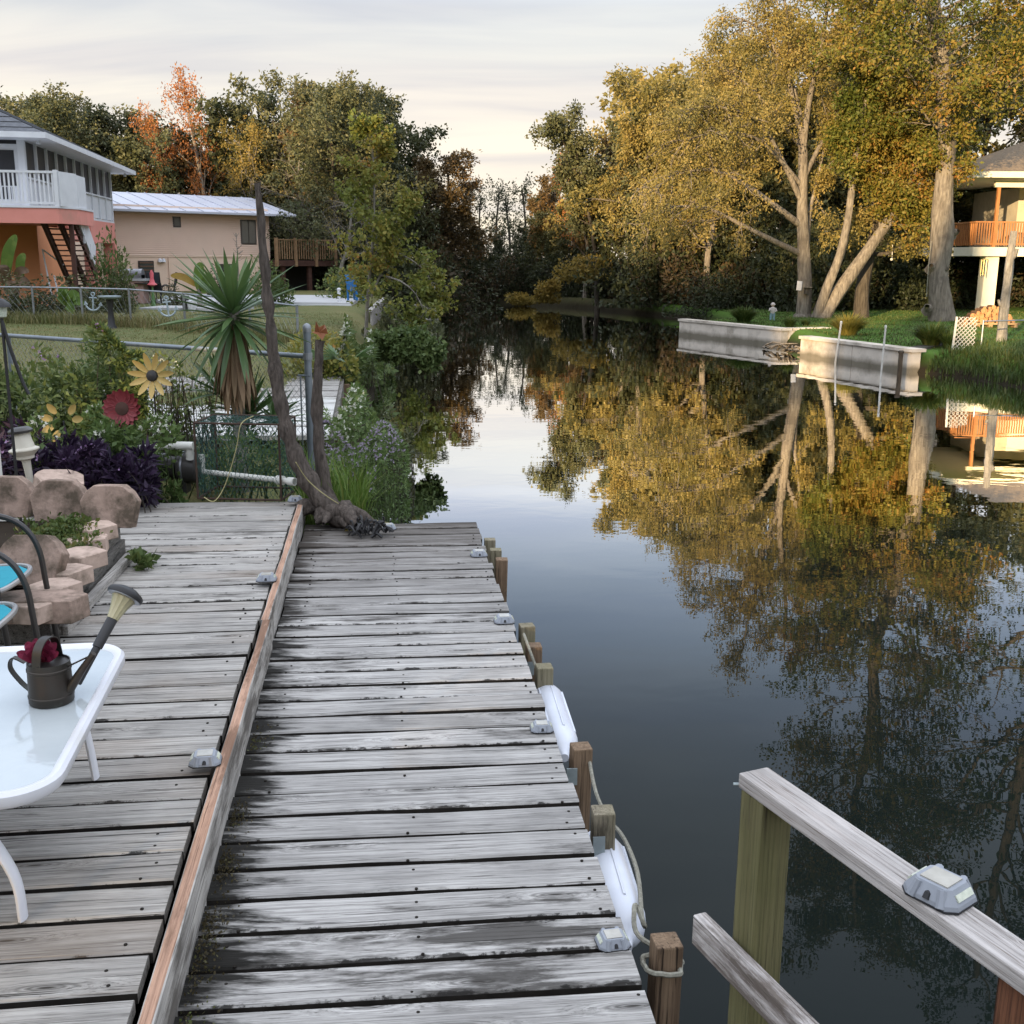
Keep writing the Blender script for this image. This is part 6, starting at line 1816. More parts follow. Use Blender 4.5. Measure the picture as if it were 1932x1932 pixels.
def anchor(u, v0, v1, y, label, tilt):
    p = pt(u, v1, y=y); h = pt(u, v0, y=y).z - p.z
    mb = MB(); k = h
    mb.tube([(0, 0, .05 * k), (0, 0, .86 * k)], .05 * k, 8)
    mb.tube([(-.2 * k, 0, .72 * k), (.2 * k, 0, .72 * k)], .035 * k, 8)
    mb.tube([(.1 * k * math.cos(a), 0, .92 * k + .09 * k * math.sin(a)) for a in np.linspace(0, 6.28, 13)], .03 * k, 6)
    arc = [(.42 * k * math.sin(a), 0, .46 * k - .42 * k * math.cos(a)) for a in np.linspace(-1.25, 1.25, 11)]
    mb.tube(arc, [.03 * k] + [.05 * k] * 9 + [.03 * k], 8)
    for sx in (-1, 1):
        mb.add([(sx * .30 * k, -.02, .34 * k), (sx * .50 * k, -.02, .30 * k), (sx * .43 * k, -.02, .52 * k), (sx * .30 * k, .02, .34 * k), (sx * .50 * k, .02, .30 * k), (sx * .43 * k, .02, .52 * k)],
               [(0, 1, 2), (5, 4, 3), (0, 3, 4, 1), (1, 4, 5, 2), (2, 5, 3, 0)])
    o = mb.build('anchor_ornament', M_ANCH, None, True, p, (0, tilt, 0))
    return tag(o, label, 'anchor', 'anchor ornaments hung on the lawn fence')
anchor(176, 552, 587, 27.9, 'pale blue anchor ornament on the lawn fence, left of the bird bath', .05)
anchor(319, 559, 598, 26.4, 'grey blue anchor ornament on the fence behind the yucca', -.1)
q = pt(209, 592, y=27.6)
bbz = gz(q.x, 27.6)
bt = thing('bird_bath', 'dark pedestal bird bath with a pale rim standing at the lawn fence', 'bird bath', (q.x, 27.6, bbz))
hb_ = pt(207, 560, y=27.6).z - bbz
MB().lathe([(.14, 0), (.09, .1), (.06, hb_ * .6), (.10, hb_ - .06)], n=12).build('pedestal', M_BLACKM, bt, True)
MB().lathe([(.08, hb_ - .06), (.26, hb_ - .02), (.28, hb_ + .02), (.24, hb_ + .01), (.05, hb_ - .03)], n=16).build('basin', M_ANCH, bt, True)

# ---- banana plants
F_BANANA = leaf_mat('banana_leaf', [(0.0, (0.075, 0.13, 0.028)), (0.6, (0.12, 0.19, 0.04)), (1.0, (0.2, 0.22, 0.06))], .4, noise=2)
F_BANANY = leaf_mat('yellow_banana_leaf', [(0.0, (0.28, 0.17, 0.04)), (1.0, (0.36, 0.25, 0.06))], .4, noise=2)
F_DEAD = leaf_mat('dead_brown_leaf', [(0.0, (0.085, 0.055, 0.035)), (1.0, (0.18, 0.115, 0.07))], .15, noise=3)
def big_leaf(path, w, m, name, parent, n=10):
    """broad leaf along a path with a folded midrib"""
    P = smooth_path(path, max(2, n // (len(path) - 1)))
    vs, fs = [], []
    N = len(P)
    for i, p in enumerate(P):
        f = i / (N - 1)
        d = (P[min(i + 1, N - 1)] - P[max(i - 1, 0)]).normalized()
        s = d.cross(Vector((.25, -1, .2))).normalized()
        ww = w * (math.sin(math.pi * min(1, f * .92 + .06)) ** .6)
        up = s.cross(d) * (ww * .25)
        vs += [p - s * ww + up, p, p + s * ww + up]
    for i in range(N - 1):
        fs += [(3 * i, 3 * i + 1, 3 * i + 4, 3 * i + 3), (3 * i + 1, 3 * i + 2, 3 * i + 5, 3 * i + 4)]
    o = MB().add(vs, fs).build(name, m, parent, True)
    at_ = o.data.attributes.new('tint', 'FLOAT', 'FACE'); at_.data.foreach_set('value', np.random.default_rng(len(vs)).random(len(fs)).astype(np.float32))
    return o
BYY = 33.0
def banana(u, v, y, leaves, label, stemh):
    p = pt(u, v, y=y); z0 = gz(p.x, y)
    t_ = thing('banana_plant', label, 'banana plant', (p.x, y, z0))
    MB().tube([(0, 0, -.1), (.02, 0, stemh * .5), (0, 0, stemh)], [.11, .09, .05], 9).build('stem', B_DARK if stemh > 1 else B_PALE, t_, True)
    for (u0, v0, u1, v1, w, m) in leaves:
        a_ = pt(u0, v0, y=y) - Vector((p.x, y, z0)); c_ = pt(u1, v1, y=y - .2) - Vector((p.x, y, z0))
        mid = (a_ + c_) / 2 + Vector((0, -.12, .12))
        big_leaf([a_, mid, c_], w, m, 'leaf', t_)
    return t_
banana(22, 560, BYY, [(10, 530, 30, 443, .17, F_BANANA), (40, 528, 46, 478, .13, F_BANANA), (14, 535, 2, 500, .22, F_DEAD), (30, 530, 60, 545, .16, F_DEAD), (30, 525, 55, 512, .12, F_DEAD), (25, 530, 30, 565, .2, F_DEAD)], 'banana plant with upright green leaves before the orange wall', 1.0)
banana(130, 575, 31, [(118, 570, 128, 545, .13, F_BANANA), (130, 572, 150, 560, .16, F_BANANA), (126, 575, 110, 555, .14, F_BANANA), (135, 575, 158, 575, .12, F_BANANA), (125, 578, 140, 592, .12, F_BANANA)], 'low broad leaved plant at the foot of the dark stairs', .3)
banana(376, 565, 37.5, [(376, 548, 379, 495, .17, F_BANANA), (384, 545, 400, 518, .12, F_BANANA), (374, 540, 322, 520, .12, F_BANANY), (380, 550, 402, 540, .18, F_BANANA)], 'banana plant with one yellow drooping leaf beside the beige wall', .7)

# ---- shrubs about the houses
SB = [bush_mesh(90 + i, 1.0, .9, 1.0, 1500, .12, F_SHRUB, .45, 14) for i in range(3)]
SBD = bush_mesh(95, 1.0, .9, 1.0, 1500, .12, F_DARK, .5, 14)
def shrub(u, y, sc, label, k=0, dark=False, name='shrub'):
    q = pt(u, 560, y=y)
    return place_bush(name, SBD if dark else SB[k], label, (q.x, y, gz(q.x, y) - .05), rnd.uniform(0, 6), sc)
shrub(203, 36.0, (.95, .95, 1.75), 'tall loose shrub growing up beside the dark stairs', 1)
shrub(228, 35.2, (.7, .7, .9), 'dark bush between the stairs shrub and the barbecue', 0, True)
shrub(160, 34.0, (1.1, 1.0, .75), 'low dark bush under the foot of the stairs', 0, True)
shrub(90, 32.0, (1.2, 1.0, .75), 'dark bush before the orange wall beside the banana plant', 1, True)
shrub(25, 31.2, (1.2, .9, .8), 'dark brown bush at the left edge behind the lawn fence', 2, True)
shrub(328, 40.5, (.7, .6, .5), 'low dark plants under the yellow banana leaf', 2, True)
shrub(420, 48, (1.2, .9, .9), 'dark shrub against the beige wall behind the yucca', 0, True)
shrub(520, 41, (1.4, 1., 1.2), 'green shrub below the timber deck', 1)
shrub(640, 46.5, (1.2, 1., 1.2), 'green shrub behind the blue chair', 2)
# small dead conifer seen above the yucca
T = Tree(88)
q = pt(451, 560, y=36.0); zq = gz(q.x, 36)
hq = pt(451, 440, y=36).z - zq
T.line(np.array([[0, 0, 0], [.02, 0, hq * .5], [0, 0, hq]]), .03, .008, 5)
for k in range(26):
    f = rnd.uniform(.35, .98); a = rnd.uniform(0, 6.28); L_ = .5 * (1.15 - f)
    T.line(np.array([[0, 0, hq * f], [L_ * .5 * math.cos(a), L_ * .5 * math.sin(a), hq * f + .04], [L_ * math.cos(a), L_ * math.sin(a), hq * f + .12]]), .01, .004, 3)
V, Fq = tubes_mesh('s', T.lines); me = mesh_np('branches', V, Fq); me.materials.append(B_PALE)
tag(obj('dead_sapling', me, None, (q.x, 36, zq)), 'thin dead sapling showing above the yucca against the beige wall', 'sapling')

# ---- lawn grass
F_LAWN = leaf_mat('dry_lawn_blades', [(0.0, (0.08, 0.10, 0.03)), (0.5, (0.145, 0.145, 0.05)), (0.85, (0.23, 0.18, 0.085)), (1.0, (0.30, 0.22, 0.11))], .25, noise=.5)
def fx_lawn(rng, n):
    y = 9.5 + 26 * rng.random(n) ** 1.25; x = np.interp(y, _lb[:, 0], _lb[:, 1]) - 0.6 - rng.uniform(0, 1, n) * (4 + y * .48)
    return np.stack([x, y, ground_z(x, y) - .01], 1)
grass_field('lawn_grass', 'patchy green and brown grass of the left lawn between the fences', 70000, fx_lawn, .05, F_LAWN, 21, .006)
def fx_fence(rng, n):
    f = rng.random(n); i = np.minimum((f * 6).astype(int), 5); g = (f * 6 - i)[:, None]
    tp = np.array([tuple(p) for p in tops]); q = tp[i] * (1 - g) + tp[i + 1] * g
    q[:, :2] += rng.normal(size=(n, 2)) * .25; q[:, 2] = ground_z(q[:, 0], q[:, 1]) - .02
    return q
grass_field('tall_grass', 'taller weeds grown through the foot of the lawn fence', 5000, fx_fence, .32, F_LAWN, 22, .008)
# ------------------------------------------------------------------ near garden on the left
# ---- fence along the garden
f1 = thing('chain_link_fence', 'grey pipe and chain link garden fence ending in a thick post behind the yucca', 'fence')
pb = pt(582, 892, z=.88)
M_POST = pmat('dark_galvanised', (0.20, 0.225, 0.25), (0.14, 0.16, 0.18), 6, .45, .5, .5, bump=.03)
FY = 9.9
ptop = pt(579, 620, y=FY)
fa, fb, fc = pt(577, 672, y=FY), pt(15, 633, y=12.3), pt(-300, 612, y=14.2)
MB().tube([(ptop.x, FY, .5), (ptop.x, FY, ptop.z)], .034, 14).build('end_post', M_POST, f1, True)
MB().lathe([(.039, -.03), (.04, .0), (.036, .025), (.02, .042), (.004, .048)], tuple(ptop), 14).build('post_cap', M_GALV, f1, True)
MB().tube([(ptop.x - .03, FY, fa.z), fb, fc], .023, 12).build('top_rail', M_POST, f1, True)
for p in (fb, fc):
    MB().tube([(p.x, p.y, .4), (p.x, p.y, p.z + .01)], .026, 10).build('line_post', M_POST, f1, True)
MB().lathe([(.042, -.03), (.042, .03)], (ptop.x, FY, fa.z), 14).build('rail_band', M_GALV, f1)
MB().tube([(ptop.x - .07, FY - .01, .9), (ptop.x - .07, FY - .01, fa.z - .18)], .008, 6).build('tension_bar', M_POST, f1, True)
MB().tube([(ptop.x - .09, FY - .01, fa.z - .17), (ptop.x + .02, FY - .03, fa.z - .17)], .009, 6).build('clamp', M_POST, f1, True)
wm_ = MB()
Lf = (fb - fa).length; kf = int(Lf / .068); hf = fa.z - .92
for i in range(-int(hf / .068), kf):
    for s_ in (0, 1):
        i0, i1 = i, i + hf / .068
        q0, q1 = max(i0, 0), min(i1, kf)
        if q1 <= q0: continue
        z0_, z1_ = (q0 - i0) / (i1 - i0), (q1 - i0) / (i1 - i0)
        if s_: z0_, z1_ = 1 - z0_, 1 - z1_
        a_, c_ = fa.lerp(fb, q0 / kf), fa.lerp(fb, q1 / kf)
        wm_.tube([(a_.x, a_.y, .92 + hf * z0_), (c_.x, c_.y, .92 + hf * z1_)], .0017, 3, cap=False)
tag(wm_.build('wire_mesh', M_GALV, f1), kind='stuff')

# ---- neighbour's low dock beyond the fence
nd = thing('neighbour_dock', 'low neighbouring dock, half bare grey boards and half white painted, behind the fence post', 'dock')
M_OLDWHITE = pmat('peeling_white_boards', (0.60, 0.59, 0.56), (0.46, 0.45, 0.42), 4, .8, .2, bump=.15, dirt=(0.2, 0.18, 0.15), dirt_amt=.5)
NZ = .93
def qz(u, v): return pt(u, v, z=NZ)
A_, B_2, C_2, D_2 = qz(505, 700), qz(643, 709), qz(620, 822), qz(380, 818)
rows = 9
for k in range(rows):
    f0, f1_ = k / rows + .006, (k + 1) / rows - .006
    p0, p1 = B_2.lerp(C_2, f0), B_2.lerp(C_2, f1_)
    L_ = 3.6
    dv = Vector((-.985, -.12, 0))
    MB().add([(*p0.xy, NZ), (*p1.xy, NZ), (*(p1 + dv * L_).xy, NZ), (*(p0 + dv * L_).xy, NZ), (*p0.xy, NZ - .05), (*p1.xy, NZ - .05), (*(p1 + dv * L_).xy, NZ - .05), (*(p0 + dv * L_).xy, NZ - .05)],
             [(3, 2, 1, 0), (4, 5, 6, 7), (0, 1, 5, 4), (1, 2, 6, 5), (2, 3, 7, 6), (3, 0, 4, 7)]).build('plank', W_NEIGH if k < 4 else M_OLDWHITE, nd)
ed = (C_2 - B_2).normalized()
MB().bar(B_2 + Vector((.03, 0, -.15)), C_2 + Vector((.03, 0, -.15)), .05, .24).build('fascia', W_TIMBER, nd)
for k in range(4):
    p = B_2.lerp(C_2, .08 + .28 * k); MB().box((p.x + .09, p.y, .2), (.1, .1, 1.3)).build('post', W_PILE, nd)

# ---- yucca
F_YUC = leaf_mat('yucca_leaf', [(0.0, (0.045, 0.085, 0.028)), (0.5, (0.075, 0.135, 0.042)), (1.0, (0.115, 0.18, 0.065))], .25, .4, noise=3, spec=.4)
F_STRAW = leaf_mat('dry_yucca_leaf', [(0.0, (0.10, 0.055, 0.028)), (0.5, (0.20, 0.125, 0.07)), (1.0, (0.33, 0.235, 0.14))], .15, noise=3)
def sword_mesh(L, w, bend, m, seed, n=7):
    rng = random.Random(seed)
    vs, fs = [], []
    for i in range(n):
        f = i / (n - 1)
        x = L * (f - .12 * bend * f ** 2.2); z = -bend * L * .38 * f ** 2.2
        ww = w * (1 - .15 * f) * min(1, (1 - f) * 3.2 + .02) * (.75 + .25 * min(1, f * 4))
        vs += [(x, -ww, z + ww * .45), (x, 0, z), (x, ww, z + ww * .45)]
    for i in range(n - 1):
        fs += [(3 * i, 3 * i + 3, 3 * i + 4, 3 * i + 1), (3 * i + 1, 3 * i + 4, 3 * i + 5, 3 * i + 2)]
    me = bpy.data.meshes.new('leaf'); me.from_pydata(vs, [], fs); me.update(); me.materials.append(m)
    a = me.attributes.new('tint', 'FLOAT', 'FACE'); a.data.foreach_set('value', np.full(len(fs), rng.random(), np.float32))
    me.polygons.foreach_set('use_smooth', np.ones(len(fs), dtype=bool))
    return me
sword = [sword_mesh(.70, .025, b_, F_YUC, k) for k, b_ in enumerate((.03, .10, .18, .3, .42))]
dead = [sword_mesh(.55, .028, b_, F_STRAW, k + 20) for k, b_ in enumerate((.1, .25, .4))]
YY = 9.55
yb = pt(440, 600, y=YY); yz = pt(440, 590, y=YY).z
yu = thing('yucca', 'tall yucca with sword leaves and a skirt of dead brown leaves', 'yucca', (yb.x, YY, .86))
CZ = yz - .86
MB().tube([(0, 0, -.1), (.01, 0, .5), (.0, 0, CZ * .8), (.01, 0, CZ + .03)], [.07, .055, .06, .045], 10).build('trunk', B_PALE, yu, True)
r7 = random.Random(12)
def place_leaf(me, parent, c, az, el, sc, roll=0):
    o = obj('leaf', me, parent)
    M_ = Matrix.Rotation(az, 4, 'Z') @ Matrix.Rotation(-el, 4, 'Y') @ Matrix.Rotation(roll, 4, 'X')
    o.matrix_local = Matrix.Translation(c) @ M_ @ Matrix.Diagonal((sc, 1.0, 1, 1))
    return o
N1 = 92
for k in range(N1):
    f = k / N1
    el = rad(88 - 138 * f ** .9) + r7.uniform(-.1, .1)
    az = k * 2.39996 + r7.uniform(-.2, .2)
    sc = (.58 + .36 * min(1, f * 3)) * r7.uniform(.75, 1.12)
    place_leaf(sword[min(4, int(max(0, f * 1.1 - .1) * 5 * r7.uniform(.5, 1.1)))], yu, Vector((math.cos(az) * .04, math.sin(az) * .04, CZ + .08 - .20 * f)), az, el, sc, r7.uniform(-.3, .3))
for k in range(130):
    f = k / 130
    az = k * 2.4 + r7.uniform(-.3, .3)
    o = place_leaf(dead[k % 3], yu, Vector((math.cos(az) * .05, math.sin(az) * .05, CZ - .10 - .26 * f)), az, rad(-76) + r7.uniform(-.14, .08), r7.uniform(.75, 1.15), r7.uniform(-.5, .5))
    o.name = 'dead_leaf'
def pup(u, v, y, n, sc, label, el0=75, z0=.9):
    p = pt(u, v, y=y)
    t_ = thing('yucca', label, 'yucca', (p.x, y, p.z))
    for k in range(n):
        f = k / n; az = k * 2.4 + r7.uniform(-.2, .2)
        place_leaf(sword[1 + k % 3], t_, Vector((0, 0, 0)), az, rad(el0 - 75 * f) + r7.uniform(-.1, .1), sc * r7.uniform(.75, 1.1), r7.uniform(-.3, .3))
    return t_
pup(470, 790, 9.7, 30, .72, 'small yucca offshoot to the right of the tall yucca stem')
pup(415, 745, 9.75, 22, .62, 'young yucca offshoot to the left of the tall yucca stem')
pup(520, 800, 9.6, 18, .55, 'spiky yucca offshoot in front of the fence end post')

# ---- driftwood tree standing at the end of the dock
M_DRIFT = pmat('driftwood_bark', (0.135, 0.11, 0.094), (0.05, 0.042, 0.036), 14, .9, .12, bump=1.0, stretch=(3.0, 3.0, .7), detail=9, bdist=.03)
DY = 8.15
T = Tree(91)
def dp(u, v, y=DY): return np.array(tuple(pt(u, v, y=y)))
p1 = path_np([dp(648, 985), dp(622, 962), dp(585, 915), dp(553, 850), dp(532, 770), dp(518, 680), dp(507, 580), dp(496, 470), dp(486, 345)], 40)
rs = np.interp(np.linspace(0, 1, len(p1)), [0, .1, .25, .5, 1], [.10, .085, .068, .052, .022]) * (1 + .14 * np.sin(np.arange(len(p1)) * 1.9) + .06 * np.random.default_rng(4).normal(size=len(p1)))
T.lines.append((p1, rs, 11))
p2 = path_np([dp(640, 985, 8.25), dp(618, 930, 8.3), dp(602, 850, 8.32), dp(598, 760, 8.33), dp(601, 690, 8.33), dp(604, 642, 8.33)], 24)
T.lines.append((p2, np.interp(np.linspace(0, 1, len(p2)), [0, .3, 1], [.07, .045, .032]) * (1 + .12 * np.sin(np.arange(len(p2)) * 2.3)), 9))
rr2 = np.random.default_rng(9)
for k in range(16):
    a = rr2.uniform(-3.0, .4); L_ = rr2.uniform(.12, .30)
    c0 = dp(630, 965) + rr2.normal(size=3) * np.array([.06, .05, .03])
    e0 = c0 + np.array([math.cos(a) * L_, math.sin(a) * L_ * .6 - .05, 0]); e0[2] = DOCK_Z + .03 + rr2.uniform(0, .05)
    m0 = (c0 + e0) / 2 + np.array([0, 0, rr2.uniform(.0, .06)])
    pp_ = path_np([c0, m0, e0], 8)
    T.lines.append((pp_, np.interp(np.linspace(0, 1, len(pp_)), [0, .6, 1], [.07, .045, .012]) * rr2.uniform(.7, 1.2), 7))
V, Fq = tubes_mesh('s', T.lines)
V = V + np.random.default_rng(3).normal(size=V.shape) * .004
me = mesh_np('driftwood', V, Fq, smooth=True); me.materials.append(M_DRIFT)
tag(obj('driftwood_tree', me), 'tall forked driftwood trunk with gnarled roots standing at the far end of the dock', 'driftwood')
# brown leaf on the short fork, leaf on the roots
F_LEAFB = leaf_mat('russet_leaf', [(0.0, (0.17, 0.068, 0.035)), (1.0, (0.30, 0.12, 0.055))], .2, noise=6)
def crumpled(loc, s, m, label, rot):
    rng = np.random.default_rng(int(s * 1000))
    pts_ = [(0, 0, 0)] + [(s * (1.15 if k % 2 == 0 else .6) * rng.uniform(.6, 1.15) * math.cos(k * .628), s * (1 if k % 2 == 0 else .6) * rng.uniform(.5, 1.1) * math.sin(k * .628), s * rng.uniform(-.3, .9)) for k in range(10)]
    o = MB().add(pts_, [(0, 1 + k, 1 + (k + 1) % 10) for k in range(10)]).build('fallen_leaf', m, None, True, loc, rot)
    a = o.data.attributes.new('tint', 'FLOAT', 'FACE'); a.data.foreach_set('value', rng.random(10).astype(np.float32))
    return tag(o, label, 'leaf')
crumpled(pt(603, 627, y=8.33), .085, F_LEAFB, 'crumpled russet leaf caught on the short driftwood fork', (1.2, .3, .2))
crumpled(pt(660, 1008, y=7.95) + Vector((0, 0, .03)), .06, F_YELLOW, 'curled yellow leaf on the dock at the driftwood roots', (.7, .2, .5))
# black netting bundle
mb = MB(); rr = random.Random(8)
c = pt(692, 1000, z=DOCK_Z + .05)
for k in range(46):
    a = rr.uniform(0, 6.28); p = c + Vector((rr.uniform(-.10, .14), rr.uniform(-.08, .08), rr.uniform(-.045, .02)))
    q = p + Vector((rr.uniform(-.09, .09), rr.uniform(-.06, .06), rr.uniform(-.03, .09)))
    q.z = max(q.z, DOCK_Z + .01); p.z = max(p.z, DOCK_Z + .008)
    mb.tube(smooth_path([p, (p + q) / 2 + Vector((0, 0, .03)), q], 3), rr.uniform(.006, .012), 5)
tag(mb.build('netting_bundle', M_BLACKM, None, True), 'black bundle of netting at the driftwood roots on the dock', 'netting')
M_YROPE = pmat('yellow_rope', (0.36, 0.32, 0.16), (0.27, 0.24, 0.12), 60, .8, .15, bump=.3, bdist=.002)
def yrope(pts, label, r=.004):
    return tag(MB().tube(smooth_path(pts, 6), r, 6).build('yellow_rope', M_YROPE, None, True), label, 'rope')
yrope([pt(558, 872, y=7.75), pt(580, 905, y=7.9), pt(615, 935, y=7.95), pt(660, 962, y=8.1), pt(705, 980, y=8.5), pt(770, 995, y=9.0)], 'thin yellow line slung from the driftwood trunk over the water')

# ---- wire trap
M_NET = pmat('green_wire', (0.016, 0.055, 0.046), (0.03, 0.08, 0.065), 8, .6, .3, bump=.02)
M_RUST = pmat('rusty_bar', (0.075, 0.048, 0.036), (0.045, 0.03, 0.024), 9, .85, .15, bump=.2)
t0 = pt(374, 944, z=DECK_Z); t1_ = pt(531, 948, z=DECK_Z)
TW = (t1_ - t0).length; TH = .60; TD = .46
trp = thing('wire_trap', 'square green wire mesh trap with a rusty frame at the far end of the deck', 'trap', (t0.x, t0.y, DECK_Z + .005), math.atan2(t1_.y - t0.y, t1_.x - t0.x))
E8 = [(x, y, z) for x in (0, TW) for y in (0, TD) for z in (.012, TH)]
for i in range(8):
    for j in range(i + 1, 8):
        if sum(abs(E8[i][k] - E8[j][k]) > 1e-6 for k in range(3)) == 1:
            MB().tube([E8[i], E8[j]], .0085, 6).build('frame_bar', M_RUST, trp, True)
def hex_net(W, H, M4, s=.034, r=.0016):
    mb = MB(); rr = random.Random(2)
    hx, hy = s, s * 1.5
    J = {}
    def jit(p):
        k = (round(p[0], 4), round(p[1], 4))
        if k not in J: J[k] = (p[0] + rr.uniform(-.007, .007), p[1] + rr.uniform(-.007, .007), rr.uniform(-.008, .008))
        return J[k]
    y = 0; row = 0
    while y < H:
        x = (row % 2) * hx * .5
        while x < W:
            a = (x, y); b1 = (x + hx * .5, y + hy * .35); b2 = (x - hx * .5, y + hy * .35); c_ = (x, y - hy * .35)
            for q in (b1, b2):
                if 0 <= q[0] <= W and q[1] <= H:
                    mb.tube([M4 @ Vector(jit(a)), M4 @ Vector(jit(q))], r, 3, cap=False)
            if c_[1] >= 0: mb.tube([M4 @ Vector(jit(a)), M4 @ Vector(jit(c_))], r * 1.5, 3, cap=False)
            x += hx
        y += hy * .7; row += 1
    return mb
Mx = Matrix.Rotation(rad(90), 4, 'X')
for nm, W2, H2, M4 in (('front', TW, TH, Mx), ('back', TW, TH, Matrix.Translation((0, TD, 0)) @ Mx), ('top', TW, TD, Matrix.Translation((0, 0, TH))), ('left', TD, TH, Matrix.Rotation(rad(90), 4, 'Z') @ Mx), ('right', TD, TH, Matrix.Translation((TW, 0, 0)) @ Matrix.Rotation(rad(90), 4, 'Z') @ Mx)):
    tag(hex_net(W2, H2, M4).build('wire_netting', M_NET, trp), kind='stuff')
yrope([pt(478, 785, y=8.2), pt(455, 800, y=7.98), pt(447, 840, y=7.98), pt(435, 885, y=7.98), pt(420, 925, y=7.97), pt(403, 946, y=7.9), pt(385, 938, y=7.93)], 'yellow cord hanging down the front of the wire trap', .0038)

# ---- pump and pipes
PYY = 8.75
M_PUMP = pmat('pump_dark_paint', (0.035, 0.033, 0.032), (0.055, 0.05, 0.046), 6, .4, .4, .2, bump=.04)
M_PVC = pmat('white_pvc', (0.66, 0.65, 0.60), (0.55, 0.54, 0.49), 5, .4, .4, bump=.02)
pc = pt(325, 882, y=PYY)
pu = thing('water_pump', 'dark electric water pump lying among the purple leaves', 'pump', pc)
MB().tube([(-.30, 0, 0), (-.29, 0, 0), (-.12, 0, 0), (.04, 0, 0)], [.06, .09, .092, .092], 18).build('motor', M_PUMP, pu, True)
MB().tube([(.04, 0, 0), (.06, 0, 0), (.10, 0, 0), (.20, 0, .0), (.24, 0, 0)], [.08, .12, .13, .125, .07], 20).build('pump_housing', M_PUMP, pu, True)
MB().tube([(.095, 0, 0), (.11, 0, 0)], [.137, .137], 20).build('clamp_band', M_STEEL, pu, True)
MB().box((-.13, -.09, .02), (.15, .012, .07), (rad(15), 0, 0)).build('name_plate', M_STEEL, pu)
MB().box((-.12, -.01, .095), (.13, .10, .03)).build('terminal_box', M_STEEL, pu)
for x in (-.2, .1):
    MB().box((x, 0, -.13), (.05, .14, .14)).build('foot', M_PUMP, pu)
def pipe(pts, r, label, extra=None):
    t_ = thing('water_pipe', label, 'pipe', pts[0])
    o = Vector(pts[0])
    MB().tube([Vector(p) - o for p in pts], r, 14).build('tube', M_PVC, t_, True)
    for (p, q, rr_) in (extra or []):
        MB().tube([Vector(p) - o, Vector(q) - o], rr_, 14).build('fitting', M_PVC, t_, True)
    return t_
a_, c_ = pt(262, 845, y=8.7), pt(358, 841, y=8.6)
pipe([a_, c_], .024, 'white plastic pipe lying above the pump', [(c_ - Vector((.10, 0, 0)), c_ + Vector((.03, -.01, 0)), .033), (c_ + Vector((.0, 0, .0)), pt(358, 866, y=8.62), .031)])
a_, c_ = pt(382, 890, y=8.75), pt(556, 909, y=8.3)
pipe([a_, c_], .022, 'white plastic pipe running from the pump behind the wire trap', [(a_, a_ + Vector((0, 0, .14)), .026), (c_ - (c_ - a_).normalized() * .17, c_ - (c_ - a_).normalized() * .11, .036), (c_ - (c_ - a_).normalized() * .06, c_, .032)])

# ---- metal garden flowers
def petal(L, w, m, cup=.25):
    vs, fs = [], []
    n = 7
    for i in range(n):
        f = i / (n - 1)
        ww = w * (math.sin(math.pi * min(.97, f * .85 + .10)) ** .8)
        z = cup * L * f * f
        vs += [(L * f, -ww, z + ww * .3), (L * f, 0, z), (L * f, ww, z + ww * .3)]
    for i in range(n - 1):
        fs += [(3 * i, 3 * i + 1, 3 * i + 4, 3 * i + 3), (3 * i + 1, 3 * i + 2, 3 * i + 5, 3 * i + 4)]
    me = bpy.data.meshes.new('petal'); me.from_pydata(vs, [], fs); me.update(); me.materials.append(m)
    me.polygons.foreach_set('use_smooth', np.ones(len(fs), dtype=bool))
    return me
M_GOLD = pmat('yellow_metal', (0.46, 0.335, 0.12), (0.36, 0.25, 0.08), 8, .5, .4, .2, bump=.05)
M_REDM = pmat('red_metal', (0.23, 0.035, 0.04), (0.16, 0.024, 0.03), 8, .5, .4, .15, bump=.08)
def flower(u, v, y, R, n, m, label, rings=1, inner=.2, skip=(), cm=M_BLACKM, w=.2, tilt=0.15):
    p = pt(u, v, y=y)
    t_ = thing('metal_flower', label, 'garden flower', p)
    g = gz(p.x, y)
    for ring in range(rings):
        pm = petal(R * (1 - inner) * (1 - .16 * ring), R * w, m)
        for k in range(n):
            if k in skip: continue
            a = 2 * math.pi * (k + .5 * ring) / n + .15
            o = obj('petal', pm, t_)
            o.matrix_local = Matrix.Rotation(rad(90) - tilt, 4, 'X') @ Matrix.Rotation(a, 4, 'Z') @ Matrix.Translation((R * inner, 0, .012 * ring)) @ Matrix.Rotation(r7.uniform(-.12, .12), 4, 'X')
    if cm: MB().lathe([(R * .05, -.012), (R * (inner + .04), 0), (R * inner, .02), (R * .05, .03)], n=14, rot=Matrix.Rotation(rad(90) - tilt, 3, 'X')).build('centre', cm, t_, True)
    MB().tube([(0, .02, 0), (0, .03, g - p.z - .05)], .007, 6).build('stalk', M_BLACKM, t_, True)
    return t_
flower(287, 709, 9.3, .195, 11, M_GOLD, 'large yellow metal daisy on a stalk in front of the fence', 1, .22, w=.135)
flower(231, 771, 8.75, .155, 17, M_REDM, 'dark red metal flower with two rings of petals', 2, .34, w=.17, cm=M_STAIRW)
flower(118, 795, 8.5, .17, 9, M_GOLD, 'broken yellow metal flower half hidden in leaves, left of the red flower', 1, .45, skip=(2, 7, 8), w=.17, cm=None)

